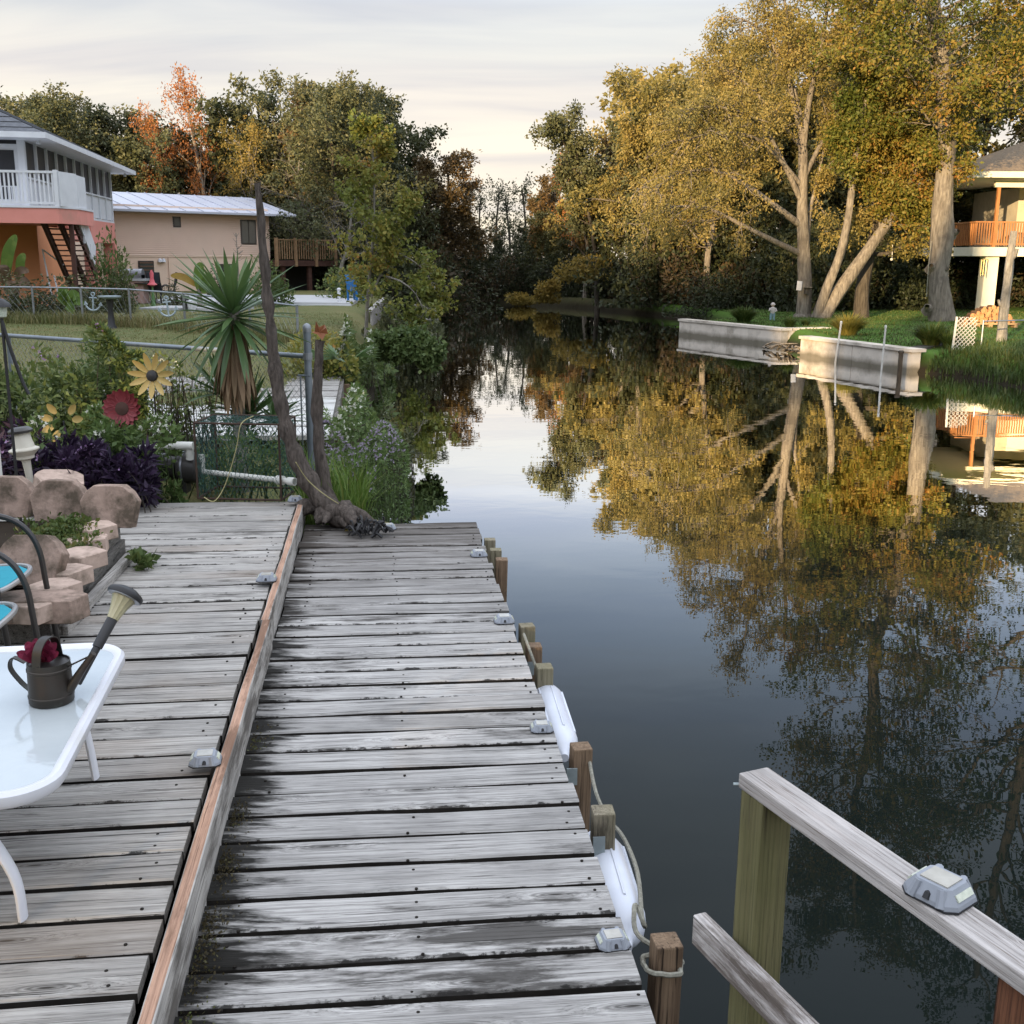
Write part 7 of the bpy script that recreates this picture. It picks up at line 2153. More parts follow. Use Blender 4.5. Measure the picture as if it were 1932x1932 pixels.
# ---- garden lamps
M_LAMPC = pmat('cream_plastic', (0.60, 0.56, 0.47), (0.50, 0.46, 0.38), 6, .5, .35, bump=.04)
gl_ = pt(58, 912, y=7.75)
gp = thing('garden_lamp', 'cream plastic path lamp with a dark cap stuck in the purple leaves', 'garden lamp', gl_)
kk = (pt(45, 806, y=7.75).z - gl_.z)
tl_ = Matrix.Rotation(rad(-6), 3, 'Y')
MB().lathe([(.012, -.08), (.022, 0), (.030, kk * .40), (.032, kk * .42)], n=12, rot=tl_).build('stake', M_LAMPC, gp, True)
MB().lathe([(.033, kk * .42), (.06, kk * .45), (.062, kk * .50), (.075, kk * .53), (.105, kk * .60), (.104, kk * .62), (.078, kk * .65), (.065, kk * .78), (.058, kk * .90)], n=20, rot=tl_).build('shade', M_LAMPC, gp, True)
MB().lathe([(.055, kk * .90), (.083, kk * .91), (.085, kk * .95), (.06, kk * 1.0), (.01, kk * 1.01)], n=20, rot=tl_).build('cap', M_PUMP, gp, True)
lh = pt(3, 600, y=7.6)
lt = thing('lantern_post', 'black lantern on a thin black pole at the left edge', 'lantern', (lh.x, 7.6, .94))
hz = lh.z - .94
MB().tube([(0, 0, 0), (0, 0, hz)], .011, 8).build('pole', M_BLACKM, lt, True)
MB().lathe([(.02, hz), (.035, hz + .01), (.045, hz + .075)], n=8).build('glass', M_LENS, lt, True)
MB().lathe([(.075, hz + .075), (.07, hz + .09), (.03, hz + .125), (.01, hz + .13)], n=8).build('cap', M_BLACKM, lt, True)
MB().tube(smooth_path([(.0, 0, hz - .02), (.04, 0, hz - .2), (.09, .02, hz - .42), (.13, .02, hz - .52)], 4), .012, 7).build('side_arm', M_BLACKM, lt, True)
tag(MB().box((0, 0, .25), (.04, .04, 1.0)).build('white_stake', M_PVC, None, loc=(pt(-3, 900, y=7.3).x, 7.3, 1.1)), 'thin white stake at the left edge of the picture', 'stake')

# ---- block planter
M_BLOCK = pmat('pinkish_concrete_block', (0.40, 0.29, 0.235), (0.27, 0.195, 0.155), 16, .92, .1, bump=.7, dirt=(0.10, 0.078, 0.058), dirt_amt=.75, detail=8)
M_BLOCK2 = pmat('pale_concrete_block', (0.50, 0.375, 0.305), (0.37, 0.275, 0.225), 16, .92, .1, bump=.6, dirt=(0.18, 0.14, 0.105), dirt_amt=.5, detail=8)
pl = thing('block_planter', 'raised planter edged with pinkish concrete blocks on dark timbers', 'planter')
BZ = 1.10
pA, pB = pt(128, 1200, z=DECK_Z), pt(262, 1045, z=DECK_Z)
dP = (pB - pA).normalized(); nP = Vector((-dP.y, dP.x, 0))
if nP.x > 0: nP = -nP
def tim(a, b, w, z0, z1, name='timber'):
    p, q = Vector(a), Vector(b)
    return MB().bar((p.x, p.y, (z0 + z1) / 2), (q.x, q.y, (z0 + z1) / 2), w, z1 - z0).build(name, W_TIMBER, pl)
tim(pA + nP * .02, pB + nP * .02, .045, DECK_Z + .006, DECK_Z + .05, 'ledger').data.materials[0] = W_EDGE
tim(pA + nP * .13, pB + nP * .13, .10, DECK_Z + .004, DECK_Z + .10)
tim(pA + nP * .15 - dP * .03, pB + nP * .15, .09, DECK_Z + .102, DECK_Z + .19)
f0 = pA + nP * .13 - dP * .05
tim(f0, f0 + nP * 1.9, .10, DECK_Z + .005, DECK_Z + .10); tim(f0 + dP * .02, f0 + dP * .02 + nP * 1.9, .09, DECK_Z + .102, DECK_Z + .188)
SZ = DECK_Z + .19
MB().prism([tuple((pA + nP * .2).xy), tuple((pA + nP * 2.2).xy), tuple((pB + nP * 2.2 + dP * .2).xy), tuple((pB + nP * .2 + dP * .2).xy)], DECK_Z + .02, SZ - .01).build('soil', pmat('planter_soil', (0.035, 0.027, 0.02), None, 6, .95, .05, bump=.4), pl)
# edging block: long trapezoid with clipped corners
def block_mesh(W, D, Hh, seed, m):
    rng = random.Random(seed)
    out = [(-W * .40, 0), (W * .40, 0), (W * .5, D * .62), (W * .40, D * .84), (W * .25, D), (-W * .25, D), (-W * .40, D * .84), (-W * .5, D * .62)]
    bm = bmesh.new()
    lo = [bm.verts.new((x, y, 0)) for x, y in out]; hi = [bm.verts.new((x * .985, y * .985, Hh)) for x, y in out]
    bm.faces.new(lo[::-1]); bm.faces.new(hi)
    for i in range(8): bm.faces.new((lo[i], lo[(i + 1) % 8], hi[(i + 1) % 8], hi[i]))
    bmesh.ops.bevel(bm, geom=list(bm.edges), offset=.004, segments=1, affect='EDGES')
    for v in bm.verts: v.co += Vector((rng.uniform(-.0015, .0015), rng.uniform(-.0015, .0015), rng.uniform(-.001, .001)))
    me = bpy.data.meshes.new('block'); bm.to_mesh(me); bm.free(); me.materials.append(m)
    return me
bmU = [block_mesh(.36, .265, .085, k, M_BLOCK) for k in range(3)]
bmF = [block_mesh(.24, .20, .085, 10 + k, M_BLOCK2) for k in range(3)]
# uprights at the back, leaning a little away
for k, (u, v, rz) in enumerate(((20, 978, .02), (120, 986, -.02), (215, 997, -.03))):
    p = pt(u, v, z=SZ)
    o = obj('upright_block', bmU[k % 3], pl, (p.x, p.y, SZ + .012), (rad(82), 0, rz))
    o.scale = (1.0, 1.0, 1.0)
p = pt(66, 1106, z=SZ)
obj('upright_block', bmU[1], pl, (p.x, p.y, SZ - .005), (rad(68), rad(-3), -.12))['label'] = 'large tilted block nearest the chairs'
for k, (u, v, rz, zz) in enumerate(((228, 990, 1.9, 0), (212, 1040, 2.0, 0), (190, 1070, 2.05, 0), (167, 1100, 2.1, 0), (140, 1130, 2.1, 0), (200, 1005, 1.4, -.03))):
    p = pt(u, v, z=SZ + .1) + nP * .10
    obj('flat_block', bmF[k % 3], pl, (p.x, p.y, SZ + zz), (r7.uniform(-.03, .03), r7.uniform(-.03, .03), rz - .9 + r7.uniform(-.12, .12)))
p = pt(60, 1170, z=SZ); obj('flat_block', block_mesh(.46, .2, .11, 31, M_BLOCK), pl, (p.x, p.y, SZ - .02), (0, 0, .05))
p = pt(95, 925, z=SZ + .1); obj('loose_block', block_mesh(.34, .26, .09, 33, M_BLOCK2), pl, (p.x, p.y + .2, SZ + .02), (.25, .1, .6))
# creeping plants in it
F_CREEP = leaf_mat('creeper_leaves', [(0.0, (0.045, 0.075, 0.018)), (0.6, (0.10, 0.13, 0.035)), (1.0, (0.22, 0.17, 0.06))], .3, noise=4)
def carpet(name, label, poly, n, H, size, m, seed, cat='ground cover', aspect=.6, z=None, kind=None):
    rng = np.random.default_rng(seed)
    P0 = np.array([tuple(p) for p in poly])
    w = rng.dirichlet(np.ones(len(P0)) * .9, n)
    P = w @ P0
    P[:, 2] += rng.random(n) ** 1.3 * H * (.6 + .4 * np.sin(P[:, 0] * 9) * np.sin(P[:, 1] * 8))
    V, Fq = leaf_quads(rng, P, size, aspect, np.tile([0, -.1, .45], (n, 1)), .1)
    me = mesh_np(name, V, Fq, rng.random(n)); me.materials.append(m)
    o = obj(name, me)
    return tag(o, label, cat, kind=kind)
carpet('creeping_plant', 'low green creeper filling the block planter', [pt(10, 985, z=SZ), pt(130, 990, z=SZ), pt(225, 1005, z=SZ), pt(205, 1040, z=SZ), pt(125, 1075, z=SZ), pt(10, 1060, z=SZ)], 2600, .13, .035, F_CREEP, 41)
carpet('trailing_plant', 'green leaves trailing over the corner of the planter on to the deck', [pt(255, 1040, z=DECK_Z + .02), pt(300, 1068, z=DECK_Z), pt(270, 1082, z=DECK_Z), pt(245, 1050, z=DECK_Z + .1)], 90, .10, .06, F_SHRUB, 42, aspect=.8)
# thin pale stick in the planter
tag(MB().tube(smooth_path([pt(105, 1020, z=SZ + .05), pt(135, 993, y=pt(120, 990, z=SZ).y - .08), pt(163, 965, y=pt(120, 990, z=SZ).y - .1)], 4), .007, 7).build('pale_hose', M_PVC, None, True), 'thin pale hose sticking up between the upright blocks', 'hose')

# ---- garden foliage
F_GREEN = leaf_mat('garden_green_leaves', [(0.0, (0.045, 0.078, 0.022)), (0.5, (0.09, 0.14, 0.04)), (1.0, (0.16, 0.21, 0.065))], .3, noise=2.5)
F_PURP = leaf_mat('purple_leaves', [(0.0, (0.012, 0.008, 0.018)), (0.5, (0.026, 0.015, 0.035)), (1.0, (0.055, 0.03, 0.065))], .15, .5, noise=3)
F_WFLOW = leaf_mat('white_petals', [(0.0, (0.55, 0.55, 0.45)), (1.0, (0.7, 0.7, 0.62))], .3, noise=3)
F_PFLOW = leaf_mat('lilac_petals', [(0.0, (0.34, 0.20, 0.40)), (1.0, (0.50, 0.36, 0.55))], .3, noise=3)
F_ASTER = leaf_mat('aster_petals', [(0.0, (0.30, 0.24, 0.34)), (1.0, (0.46, 0.40, 0.48))], .3, noise=3)
def bed(name, label, u0, u1, v0, v1, y0, y1, n, size, m, seed, aspect=.4, stems=30, flowers=None, cat='shrub', droop=.1, zmin=.88, fsize=.03, upw=.3):
    """a plant mass seen between picture rows v0 (top) and v1 at depths y0..y1, rooted in the soil"""
    rng = np.random.default_rng(seed)
    t_ = thing(name, label, cat)
    cu, cy = (u0 + u1) / 2, (y0 + y1) / 2
    rows = []
    lob = rng.uniform(0, 1, (14, 3)); lr = rng.uniform(.15, .4, 14)
    k = rng.integers(0, 14, n)
    d = unit(rng.normal(size=(n, 3)))
    q = lob[k] + d * (lr[k] * rng.uniform(.4, 1, n) ** .5)[:, None]
    q = np.clip(q, 0, 1)
    us, ys = u0 + (u1 - u0) * q[:, 0], y0 + (y1 - y0) * q[:, 1]
    topv = v0 + (v1 - v0) * .25 * (np.sin(q[:, 0] * 9 + seed) * .5 + .5)
    ws = []
    zt_ = np.array([pt(float(u), float(v), y=float(y)).z for u, v, y in zip(us[:n], topv, ys)])
    xs = np.array([pt(float(u), 800, y=float(y)).x for u, y in zip(us, ys)])
    P = np.stack([xs, ys, zmin + (zt_ - zmin) * q[:, 2]], 1)
    V, Fq = leaf_quads(rng, P, size, aspect, d * .6 + np.array([0, -.15, upw]), droop)
    me = mesh_np('foliage', V, Fq, np.clip(rng.random(n) * .7 + .3 * q[:, 2], 0, 1)); me.materials.append(m)
    obj('foliage', me, t_)
    lines = []
    for i in range(stems):
        e = P[rng.integers(0, n)]; b0 = np.array([e[0] + rng.normal() * .08, e[1] + .05, zmin - .1]); mid = (b0 + e) / 2 + rng.normal(size=3) * .05
        tt = np.linspace(0, 1, 6)[:, None]
        lines.append((b0 * (1 - tt) ** 2 + 2 * mid * tt * (1 - tt) + e * tt ** 2, np.linspace(.006, .0025, 6), 4))
    V, Fq = tubes_mesh('s', lines); sm = mesh_np('stems', V, Fq); sm.materials.append(B_DARK if m is not F_GREEN else M_GREENST)
    tag(obj('stems', sm, t_), kind='stuff')
    if flowers:
        fm, nf, per = flowers
        top = np.argsort(-P[:, 2] - rng.random(n) * .35 + P[:, 1] * .25)[:nf * 3]
        idx = rng.choice(top, nf, replace=False)
        C = np.repeat(P[idx] + np.array([0, -.02, .02]), per, 0)
        dd = unit(rng.normal(size=(nf * per, 3)))
        V, Fq = leaf_quads(rng, C, fsize, .7, dd * .3 + np.array([0, -.3, .3]), 0)
        fme = mesh_np('flowers', V, Fq, rng.random(len(C))); fme.materials.append(fm)
        tag(obj('flowers', fme, t_), kind='stuff')
    return t_
M_GREENST = pmat('green_stem', (0.06, 0.085, 0.03), None, 6, .7, .2, bump=0)
bed('purple_plant', 'dark purple leaved plant mass behind the block planter', -40, 130, 800, 935, 7.7, 8.9, 2600, .10, F_PURP, 51, .3, 40, (F_PFLOW, 22, 3), 'plant', fsize=.022, zmin=.95)
bed('purple_plant', 'dark purple leaves with tiny lilac flowers beside the pump', 120, 275, 845, 940, 7.9, 8.8, 2600, .10, F_PURP, 52, .3, 40, (F_PFLOW, 26, 3), 'plant', fsize=.022, zmin=.95)
bed('flowering_plant', 'green leafy plant with small white flowers left of the red metal flower', 60, 200, 770, 900, 8.3, 9.2, 2400, .065, F_GREEN, 53, .4, 40, (F_WFLOW, 16, 5), 'plant', fsize=.026)
bed('flowering_plant', 'green leafy plant with clustered white flowers below the red metal flower', 185, 330, 790, 900, 8.4, 9.3, 2600, .07, F_GREEN, 54, .4, 40, (F_WFLOW, 22, 6), 'plant', fsize=.026)
bed('wild_shrub', 'tangled green shrub sprawling over the fence at far left', -60, 180, 640, 860, 9.3, 11.0, 9500, .075, F_SHRUB, 55, .38, 90, (F_PFLOW, 16, 6), fsize=.022)
bed('wild_shrub', 'green shrub heaped over the fence rail left of the yellow metal daisy', 90, 270, 618, 840, 9.9, 11.6, 8000, .072, F_SHRUB, 56, .35, 90, (F_PFLOW, 10, 6), fsize=.022)
bed('weed_thicket', 'thin tangle of dry stems and leaves between the yellow daisy and the yucca', 240, 400, 670, 860, 9.6, 10.4, 1500, .055, F_SHRUB, 57, .4, 190, (F_WFLOW, 12, 5), 'weeds', fsize=.022)
bed('weed_thicket', 'low weeds at the foot of the yucca behind the wire trap', 370, 560, 790, 900, 8.9, 9.7, 1500, .07, F_GREEN, 58, .3, 60, None, 'weeds')

# ---- bank plants between the driftwood and the water
def bank_bed(name, label, u0, u1, vt, y0, y1, n, size, m, seed, **kw):
    return bed(name, label, u0, u1, vt, 1000, y0, y1, n, size, m, seed, zmin=kw.pop('zmin', .15), **kw)
bank_bed('aster_bush', 'bushy lilac aster in flower hanging over the water beyond the dock', 610, 765, 800, 9.3, 11.6, 5200, .055, F_GREEN, 61, aspect=.3, stems=90, flowers=(F_ASTER, 420, 5), fsize=.022)
bank_bed('bank_weeds', 'leafy green weeds on the bank just behind the aster', 600, 720, 730, 11.5, 14, 3600, .075, F_GREEN, 62, aspect=.35, stems=60, flowers=(F_WFLOW, 60, 4), fsize=.03, cat='weeds')
bank_bed('bank_weeds', 'dark overhanging weeds at the waterline past the aster', 690, 770, 770, 12.5, 16.5, 2400, .09, F_DARK, 63, aspect=.35, stems=60, cat='weeds', zmin=.05)
q = pt(612, 640, y=17.5)
place_bush('bank_shrub', bush_mesh(64, .62, .6, .75, 2600, .085, F_SAP, .65, 26), 'yellowish green shrub on the bank below the sapling', (q.x, 17.5, gz(q.x, 17.5) - .05))
bank_bed('bank_shrub', 'green shrub with pale flowers right of the yellowish shrub', 640, 705, 600, 17.5, 21, 2600, .10, F_SHRUB, 65, aspect=.5, stems=50, flowers=(F_WFLOW, 70, 5), fsize=.05, zmin=.6)
bank_bed('bank_shrub', 'mixed green undergrowth on the bank under the sapling', 660, 740, 640, 22, 30, 3600, .13, F_SHRUB, 66, aspect=.5, stems=60, zmin=.3)
bank_bed('bank_shrub', 'dark bushes hiding the left shoreline beyond the bulkhead', 730, 830, 560, 40, 56, 3200, .2, F_DARK, 67, aspect=.5, stems=60, zmin=.05)
bank_bed('bank_shrub', 'dark green undergrowth below the dark end of the bulkhead', 690, 740, 610, 30, 40, 2400, .16, F_DARK, 68, aspect=.5, stems=40, zmin=.05)
def fx_stump(rng, n):
    P = np.array([tuple(pt(float(u), 1000, y=float(y))) for u, y in zip(rng.uniform(570, 690, n), rng.uniform(8.35, 9.4, n))])
    P[:, 2] = .55 + rng.random(n) * .25
    return P
F_FRESH = leaf_mat('fresh_grass', [(0.0, (0.06, 0.12, 0.02)), (0.6, (0.12, 0.19, 0.035)), (1.0, (0.2, 0.2, 0.06))], .3, noise=3)
grass_field('bank_grass', 'long bright green grass behind the driftwood roots', 900, fx_stump, .42, F_FRESH, 71, .007)
bank_bed('bank_shrub', 'mixed green bush on the bank left of the sapling foot', 628, 690, 610, 23, 27, 2600, .11, F_SHRUB, 69, aspect=.5, stems=40, zmin=.7)
# palmetto fan behind the short fork
pfn = thing('palmetto', 'small green palmetto fan on the bank behind the driftwood fork', 'palmetto', pt(645, 700, y=14.5))
for k in range(5):
    az0 = r7.uniform(-1, 1) + k * 1.2
    for j in range(13):
        o = place_leaf(sword[0], pfn, Vector((0, 0, 0)) + Vector((math.cos(az0), math.sin(az0), .8)) * .22, az0 + (j - 6) * .12, rad(20 + 10 * math.cos((j - 6) * .4)) - .04 * abs(j - 6), .5)
        o.scale = (o.scale[0], .5, 1)
# bough over the water
T = Tree(94)
bb_ = pt(680, 665, y=19.0)
pth = path_np([pt(680, 665, y=19) - bb_, pt(730, 652, y=18.9) - bb_, pt(775, 655, y=18.8) - bb_, pt(808, 668, y=18.7) - bb_], 12)
T.line(pth, .02, .006, 5)
sprout(T, pth, 2, .22, .006, P_(SAP, tw=9, fuzz=.04), k=3)
place_tree('overhanging_bough', T.finish('t', B_PALE, F_SHRUB, .075, per=2, aspect=.7, fuzz=.05), 'low leafy bough reaching out just above the water', bb_, cat='bough')
# moss and ferns on the dock along the edge board
mo = np.random.default_rng(77)
n_ = 1300
yy_ = mo.choice([.05, .35, .55, .9, 1.25, 1.9], n_, p=[.24, .12, .2, .22, .12, .1]) + mo.normal(size=n_) * .07
P = np.array([tuple(dk(-1.30 + abs(g) * .035, y_, DOCK_Z + .002 + abs(h) * .008)) for g, y_, h in zip(mo.normal(size=n_), yy_, mo.normal(size=n_))])
V, Fq = leaf_quads(mo, P, .010, .7, np.tile([.1, 0, .6], (n_, 1)), 0)
F_MOSS = leaf_mat('moss', [(0.0, (0.035, 0.028, 0.015)), (0.6, (0.07, 0.055, 0.025)), (1.0, (0.09, 0.12, 0.03))], .2, noise=3)
me = mesh_np('moss', V, Fq, mo.random(n_)); me.materials.append(F_MOSS)
tag(obj('moss', me), 'brown and green moss along the foot of the edge board', 'moss', kind='stuff')

# ---- white table
TZ_ = 1.44
M_TW = pmat('white_powder_coat', (0.66, 0.66, 0.69), (0.60, 0.60, 0.63), 5, .35, .45, bump=.02, dirt=(.55, .53, .48), dirt_amt=.1)
t = NT('frosted_table_glass')
v_ = t.mapped((1, 1, 1), 'Object'); n1 = t.noise(v_, 9, 5, .6, .6); n2 = t.noise(v_, 2.2, 4)
t.color(t.mix(t.ramp(n2, [(.35, 0), (.65, 1)]), (0.56, 0.60, 0.61), (0.47, 0.51, 0.52)))
t.bump(n1, .35, .004); M_FROST = t.set(.06, .6)
t.p.inputs['Transmission Weight'].default_value = .25
cA, cB = pt(236, 1222, z=TZ_), pt(95, 1488, z=TZ_)
tab = thing('garden_table', 'white framed garden table with a frosted glass top on the upper deck', 'table')
eF = (cA - cB); eF.z = 0; tl_len = eF.length; eF.normalize(); eL = Vector((-eF.y, eF.x, 0))
TWd, TLn = 1.5, tl_len + .06
tab.location = (cB + cA) / 2 * 1.0; tab.location.z = DECK_Z
tab.rotation_euler = (0, 0, math.atan2(eF.y, eF.x) - math.pi / 2)    # local y along the right hand edge, x to the right
tz = TZ_ - DECK_Z
def rr_out(x0, x1, y0, y1, r, n=8):
    out = []
    for cx_, cy_, a0 in ((x1 - r, y1 - r, 0), (x0 + r, y1 - r, 90), (x0 + r, y0 + r, 180), (x1 - r, y0 + r, 270)):
        for k in range(n + 1):
            a = rad(a0 + 90 * k / n); out.append((cx_ + r * math.cos(a), cy_ + r * math.sin(a)))
    return out
ring = rr_out(-TWd, 0, -TLn / 2, TLn / 2, .13)
mb = MB(); prof = [(-.02, -.012), (-.022, .0), (-.012, .010), (.004, .012), (.014, .002), (.014, -.022), (.004, -.034), (-.012, -.030)]
ctr = Vector((-TWd / 2, 0, 0)); NR = len(ring); vs, fs = [], []
for i, (x, y) in enumerate(ring):
    a_, c_ = Vector(ring[i - 1]), Vector(ring[(i + 1) % NR]); tn = (c_ - a_).normalized(); no = Vector((tn.y, -tn.x))
    for (o_, z_) in prof: vs.append((x + no.x * o_, y + no.y * o_, tz + z_))
for i in range(NR):
    for j in range(8):
        a_, c_ = i * 8 + j, i * 8 + (j + 1) % 8; n0 = ((i + 1) % NR) * 8
        fs.append((a_, c_, n0 + (j + 1) % 8, n0 + j))
mb.add(vs, fs); mb.build('rim', M_TW, tab, True)
MB().prism(rr_out(-TWd + .015, -.015, -TLn / 2 + .015, TLn / 2 - .015, .12), tz - .006, tz).build('glass_top', M_FROST, tab)
TMI = Matrix.Rotation(-tab.rotation_euler.z, 3, 'Z')
def tloc(p): return TMI @ (Vector(p) - tab.location)
FT1, FT2 = tloc(pt(181, 1470, z=DECK_Z)), tloc(pt(44, 1735, z=DECK_Z))
for (ft, sx, kx) in ((FT1, 1, .10), (FT2, 1, .24), (FT1 + Vector((-TWd + .35, 0, 0)), -1, .1), (FT2 + Vector((-TWd + .3, 0, 0)), -1, .2)):
    P = smooth_path([(ft.x - sx * (kx + .12), ft.y, tz - .035), (ft.x - sx * kx, ft.y, tz - .05), (ft.x - sx * kx * .45, ft.y, tz * .66), (ft.x - sx * .015, ft.y, tz * .3), (ft.x, ft.y, .006)], 5)
    mb = MB(); k0 = len(mb.v)
    vs, fs = [], []
    for i, p in enumerate(P):
        d = (P[min(i + 1, len(P) - 1)] - P[max(i - 1, 0)]).normalized(); s_ = Vector((0, 1, 0)); s_ = (s_ - d * s_.dot(d)).normalized(); u_ = d.cross(s_)
        for a in range(10):
            vs.append(p + s_ * (.026 * math.cos(a * .6283)) + u_ * (.013 * math.sin(a * .6283)))
    for i in range(len(P) - 1):
        for a in range(10): fs.append((i * 10 + a, i * 10 + (a + 1) % 10, i * 10 + 10 + (a + 1) % 10, i * 10 + 10 + a))
    fs.append(tuple((len(P) - 1) * 10 + a for a in range(10)))
    MB().add(vs, fs).build('leg', M_TW, tab, True)
MB().bar((-TWd + .1, -.02, tz - .045), (-.02, -.02, tz - .045), .05, .03).build('cross_bar', M_TW, tab)

# ---- watering can with a plant
cb = pt(98, 1322, z=TZ_ + .002)
M_TIN = pmat('tarnished_copper', (0.058, 0.045, 0.038), (0.045, 0.048, 0.044), 8, .45, .4, .75, bump=.08, dirt=(0.16, 0.19, 0.17), dirt_amt=.3)
zc_ = (cb - Vector((0, 0, CAM_H))).length
cr_ = .5 * 86 / 2083 * zc_ * .86; ch = .132
can = thing('watering_can', 'small tarnished copper watering can on the glass table', 'watering can', cb, rad(-8))
MB().lathe([(cr_ * .97, 0), (cr_, .004), (cr_, .018), (cr_ * 1.02, .02), (cr_ * 1.02, .026), (cr_ * .985, .028), (cr_ * .96, ch - .028), (cr_ * .99, ch - .026), (cr_ * .99, ch - .02), (cr_ * .96, ch - .018), (cr_ * .95, ch), (cr_ * .9, ch), (cr_ * .88, ch - .012)], n=28).build('body', M_TIN, can, True)
def strip(pts, w, th_, name, parent, m, side=(0, 1, 0)):
    P = smooth_path(pts, 6); vs, fs = [], []
    for i, p in enumerate(P):
        d = (P[min(i + 1, len(P) - 1)] - P[max(i - 1, 0)]).normalized(); s_ = Vector(side); s_ = (s_ - d * s_.dot(d)).normalized(); u_ = d.cross(s_)
        vs += [p + s_ * w + u_ * th_, p - s_ * w + u_ * th_, p - s_ * w - u_ * th_, p + s_ * w - u_ * th_]
    for i in range(len(P) - 1):
        for a in range(4): fs.append((i * 4 + a, i * 4 + (a + 1) % 4, i * 4 + 4 + (a + 1) % 4, i * 4 + 4 + a))
    fs += [(3, 2, 1, 0), tuple((len(P) - 1) * 4 + a for a in range(4))]
    return MB().add(vs, fs).build(name, m, parent, True)
strip([(-cr_, 0, .03), (-cr_ - .03, 0, .055), (-cr_ - .062, 0, .10), (-cr_ - .05, 0, .135), (-cr_ - .01, 0, ch - .01)], .010, .002, 'side_handle', can, M_TIN)
strip([(-.005, -cr_ * .9, ch - .005), (-.0, -cr_ * .8, ch + .05), (.0, -cr_ * .2, ch + .075), (.0, cr_ * .6, ch + .06), (.0, cr_ * .9, ch - .005)], .014, .002, 'top_handle', can, M_TIN, side=(1, 0, 0))
MB().lathe([(.002, ch - .014), (cr_ * .93, ch - .014), (cr_ * .93, ch - .006), (.002, ch - .002)], n=24).build('half_lid', M_TIN, can, True)
MB().tube([(cr_ * .9, 0, .04), (cr_ + .05, 0, .12), (cr_ + .085, 0, .165)], [.016, .011, .009], 10).tube([(cr_ * .8, 0, ch - .02), (cr_ + .07, 0, .155)], .003, 6).build('spout', M_TIN, can, True)
F_CROT = leaf_mat('crimson_leaves', [(0.0, (0.07, 0.008, 0.02)), (0.6, (0.16, 0.016, 0.04)), (1.0, (0.26, 0.04, 0.08))], .35, .4, noise=8)
cp = thing('red_plant', 'crimson leaved cutting growing out of the watering can', 'plant', cb + Vector((-.025, 0, ch - .02)))
MB().tube([(0, 0, -.05), (0, 0, .04)], .004, 6).build('stem', M_GREENST, cp, True)
for k in range(15):
    az = k * 2.4; el = rad(80 - 3.6 * k)
    d = Vector((math.cos(az) * math.cos(el), math.sin(az) * math.cos(el), math.sin(el)))
    big_leaf([Vector((0, 0, .012)), d * .042 + Vector((0, 0, .016)), d * .080 + Vector((0, 0, .01))], .0165, F_CROT, 'leaf', cp, 6)

# ---- solar stake lamp leaning over the can
la, lb_ = pt(146, 1290, z=TZ_ + .03), pt(212, 1168, y=pt(146, 1290, z=TZ_ + .03).y + .13)
lam = thing('solar_stake_lamp', 'black solar stake lamp with a clear flared shade leaning out of the watering can', 'solar lamp', la)
ax = (lb_ - la); Ls = ax.length; Rl = ax.to_track_quat('Z', 'Y').to_matrix()
MB().lathe([(.0105, 0), (.0125, .004), (.0125, Ls * .55), (.0165, Ls * .56), (.0175, Ls), (.016, Ls + .002)], n=16, rot=Rl).build('tube', M_BLACKM, lam, True)
t = NT('clear_ribbed_plastic'); t.color((0.62, 0.56, 0.34)); t.set(.2, .5); t.p.inputs['Transmission Weight'].default_value = .45; M_CLEAR = t.mat
mb = MB(); NS = 24
prof = [(.018, Ls), (.021, Ls + .02), (.028, Ls + .05), (.040, Ls + .082)]
for (r_, z_) in prof:
    for j in range(NS):
        q = r_ * (1.0 + (.05 if j % 2 else -.05)); mb.v.append(tuple(Rl @ Vector((q * math.cos(j * 6.2832 / NS), q * math.sin(j * 6.2832 / NS), z_))))
for i in range(3):
    for j in range(NS): mb.f.append((i * NS + j, i * NS + (j + 1) % NS, (i + 1) * NS + (j + 1) % NS, (i + 1) * NS + j)); mb.m.append(0)
mb.build('shade', M_CLEAR, lam, True)
MB().lathe([(.058, Ls + .080), (.060, Ls + .088), (.058, Ls + .096), (.050, Ls + .102), (.030, Ls + .112), (.004, Ls + .115)], n=24, rot=Rl).build('cap', M_BLACKM, lam, True)
MB().lathe([(.02, Ls + .076), (.055, Ls + .078), (.055, Ls + .081), (.02, Ls + .0815)], n=20, rot=Rl).build('reflector', M_STEEL, lam, True)

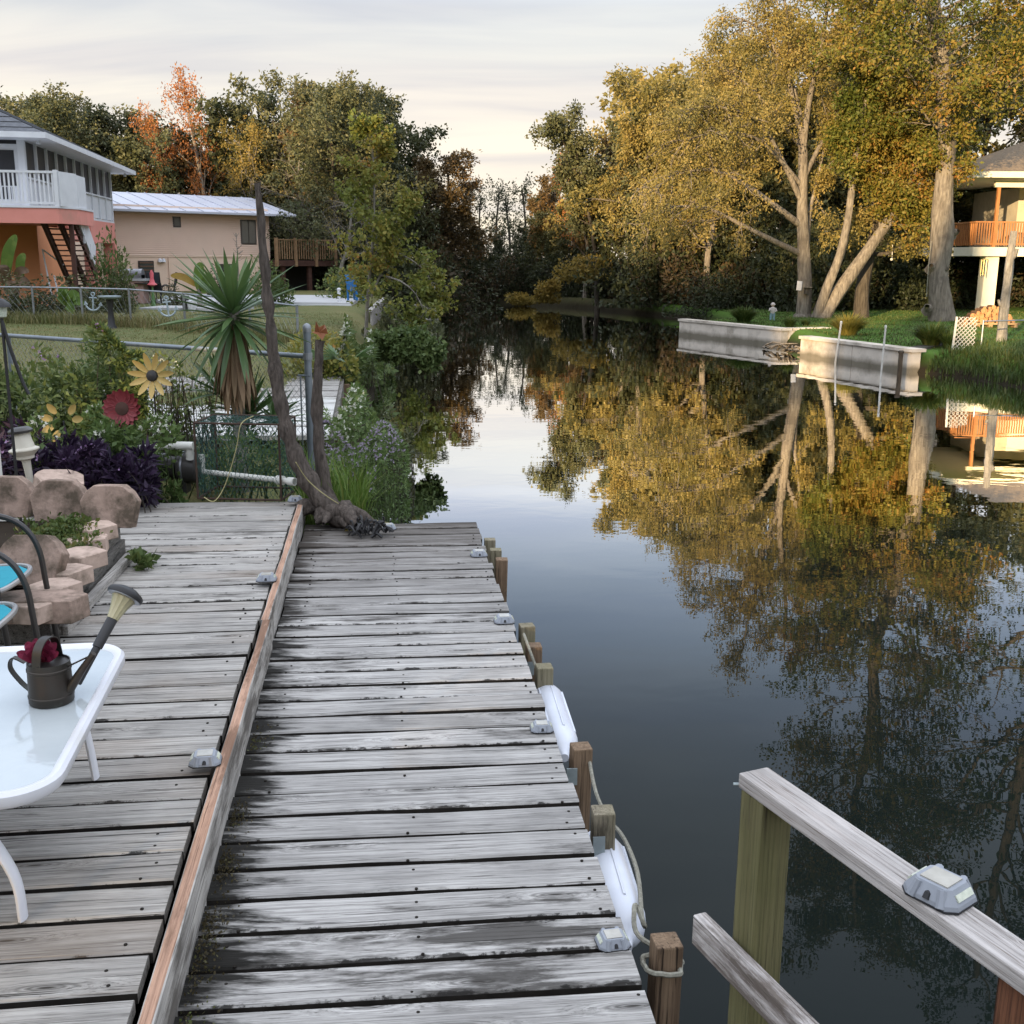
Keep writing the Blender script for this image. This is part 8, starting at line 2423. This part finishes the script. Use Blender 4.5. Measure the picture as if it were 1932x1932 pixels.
# ---- chairs at the left edge
M_TUBE = pmat('dark_bronze_tube', (0.035, 0.031, 0.03), (0.05, 0.045, 0.042), 6, .35, .5, .4, bump=.02)
M_TURQ = pmat('turquoise_sling', (0.03, 0.29, 0.37), (0.025, 0.26, 0.33), 40, .75, .2, bump=.15, bdist=.002)
M_PIPING = pmat('pale_edge_tube', (0.36, 0.35, 0.34), (0.26, 0.25, 0.245), 6, .35, .5, .4, bump=.02)
def deck_chair(x, yc, w, rz, label):
    t_ = thing('sling_chair', label, 'chair', (x, yc, DECK_Z), rz, 'turquoise sling chairs by the planter')
    for s_ in (-1, 1):
        y_ = s_ * w / 2
        MB().tube(smooth_path([(.03, y_, 0), (.0, y_, .30), (-.02, y_, .47), (-.08, y_, .58), (-.19, y_, .635), (-.34, y_, .63), (-.52, y_, .60), (-.58, y_, .9)], 4), .0135, 9).build('arm_frame', M_TUBE, t_, True)
        MB().tube([(-.60, y_, 0), (-.54, y_, .40), (-.57, y_, .65)], .0135, 9).build('rear_leg', M_TUBE, t_, True)
    yi = w / 2 - .025
    MB().tube(smooth_path([(-.50, -yi, .37), (-.18, -yi, .395), (-.07, -yi * .92, .40), (-.025, -yi * .6, .40), (-.015, 0, .40), (-.025, yi * .6, .40), (-.07, yi * .92, .40), (-.18, yi, .395), (-.50, yi, .37)], 4), .012, 8).build('seat_rim', M_PIPING, t_, True)
    vs = [(-.50, -yi, .375), (-.28, -yi, .385), (-.10, -yi * .9, .395), (-.03, -yi * .55, .40), (-.025, yi * .55, .40), (-.10, yi * .9, .395), (-.28, yi, .385), (-.50, yi, .375)]
    mb = MB(); mb.add([Vector(v) + Vector((0, 0, .008)) for v in vs] + [Vector(v) - Vector((0, 0, .012)) for v in vs], [tuple(range(8)), tuple(reversed(range(8, 16)))] + [(i, 8 + i, 8 + (i + 1) % 8, (i + 1) % 8) for i in range(8)])
    mb.build('seat', M_TURQ, t_)
    MB().box((-.56, 0, .72), (.02, w - .06, .6), (0, rad(-10), 0)).build('backrest', M_TURQ, t_)
    return t_
def px(u, v, z): return pt(u, v, z=z)
a1 = px(57, 972, DECK_Z + .635); a2 = px(33, 1030, DECK_Z + .635); a3 = px(12, 1112, DECK_Z + .635)
deck_chair(pt(96, 1100, y=a1.y).x + .0, (a1.y + a2.y) / 2, a1.y - a2.y - .03, .06, 'turquoise sling chair with dark tube arms, the farther of the two')
deck_chair(pt(62, 1120, y=a2.y).x + .03, (a2.y + a3.y) / 2 - .02, a2.y - a3.y - .04, .06, 'turquoise sling chair with dark tube arms, the nearer of the two')
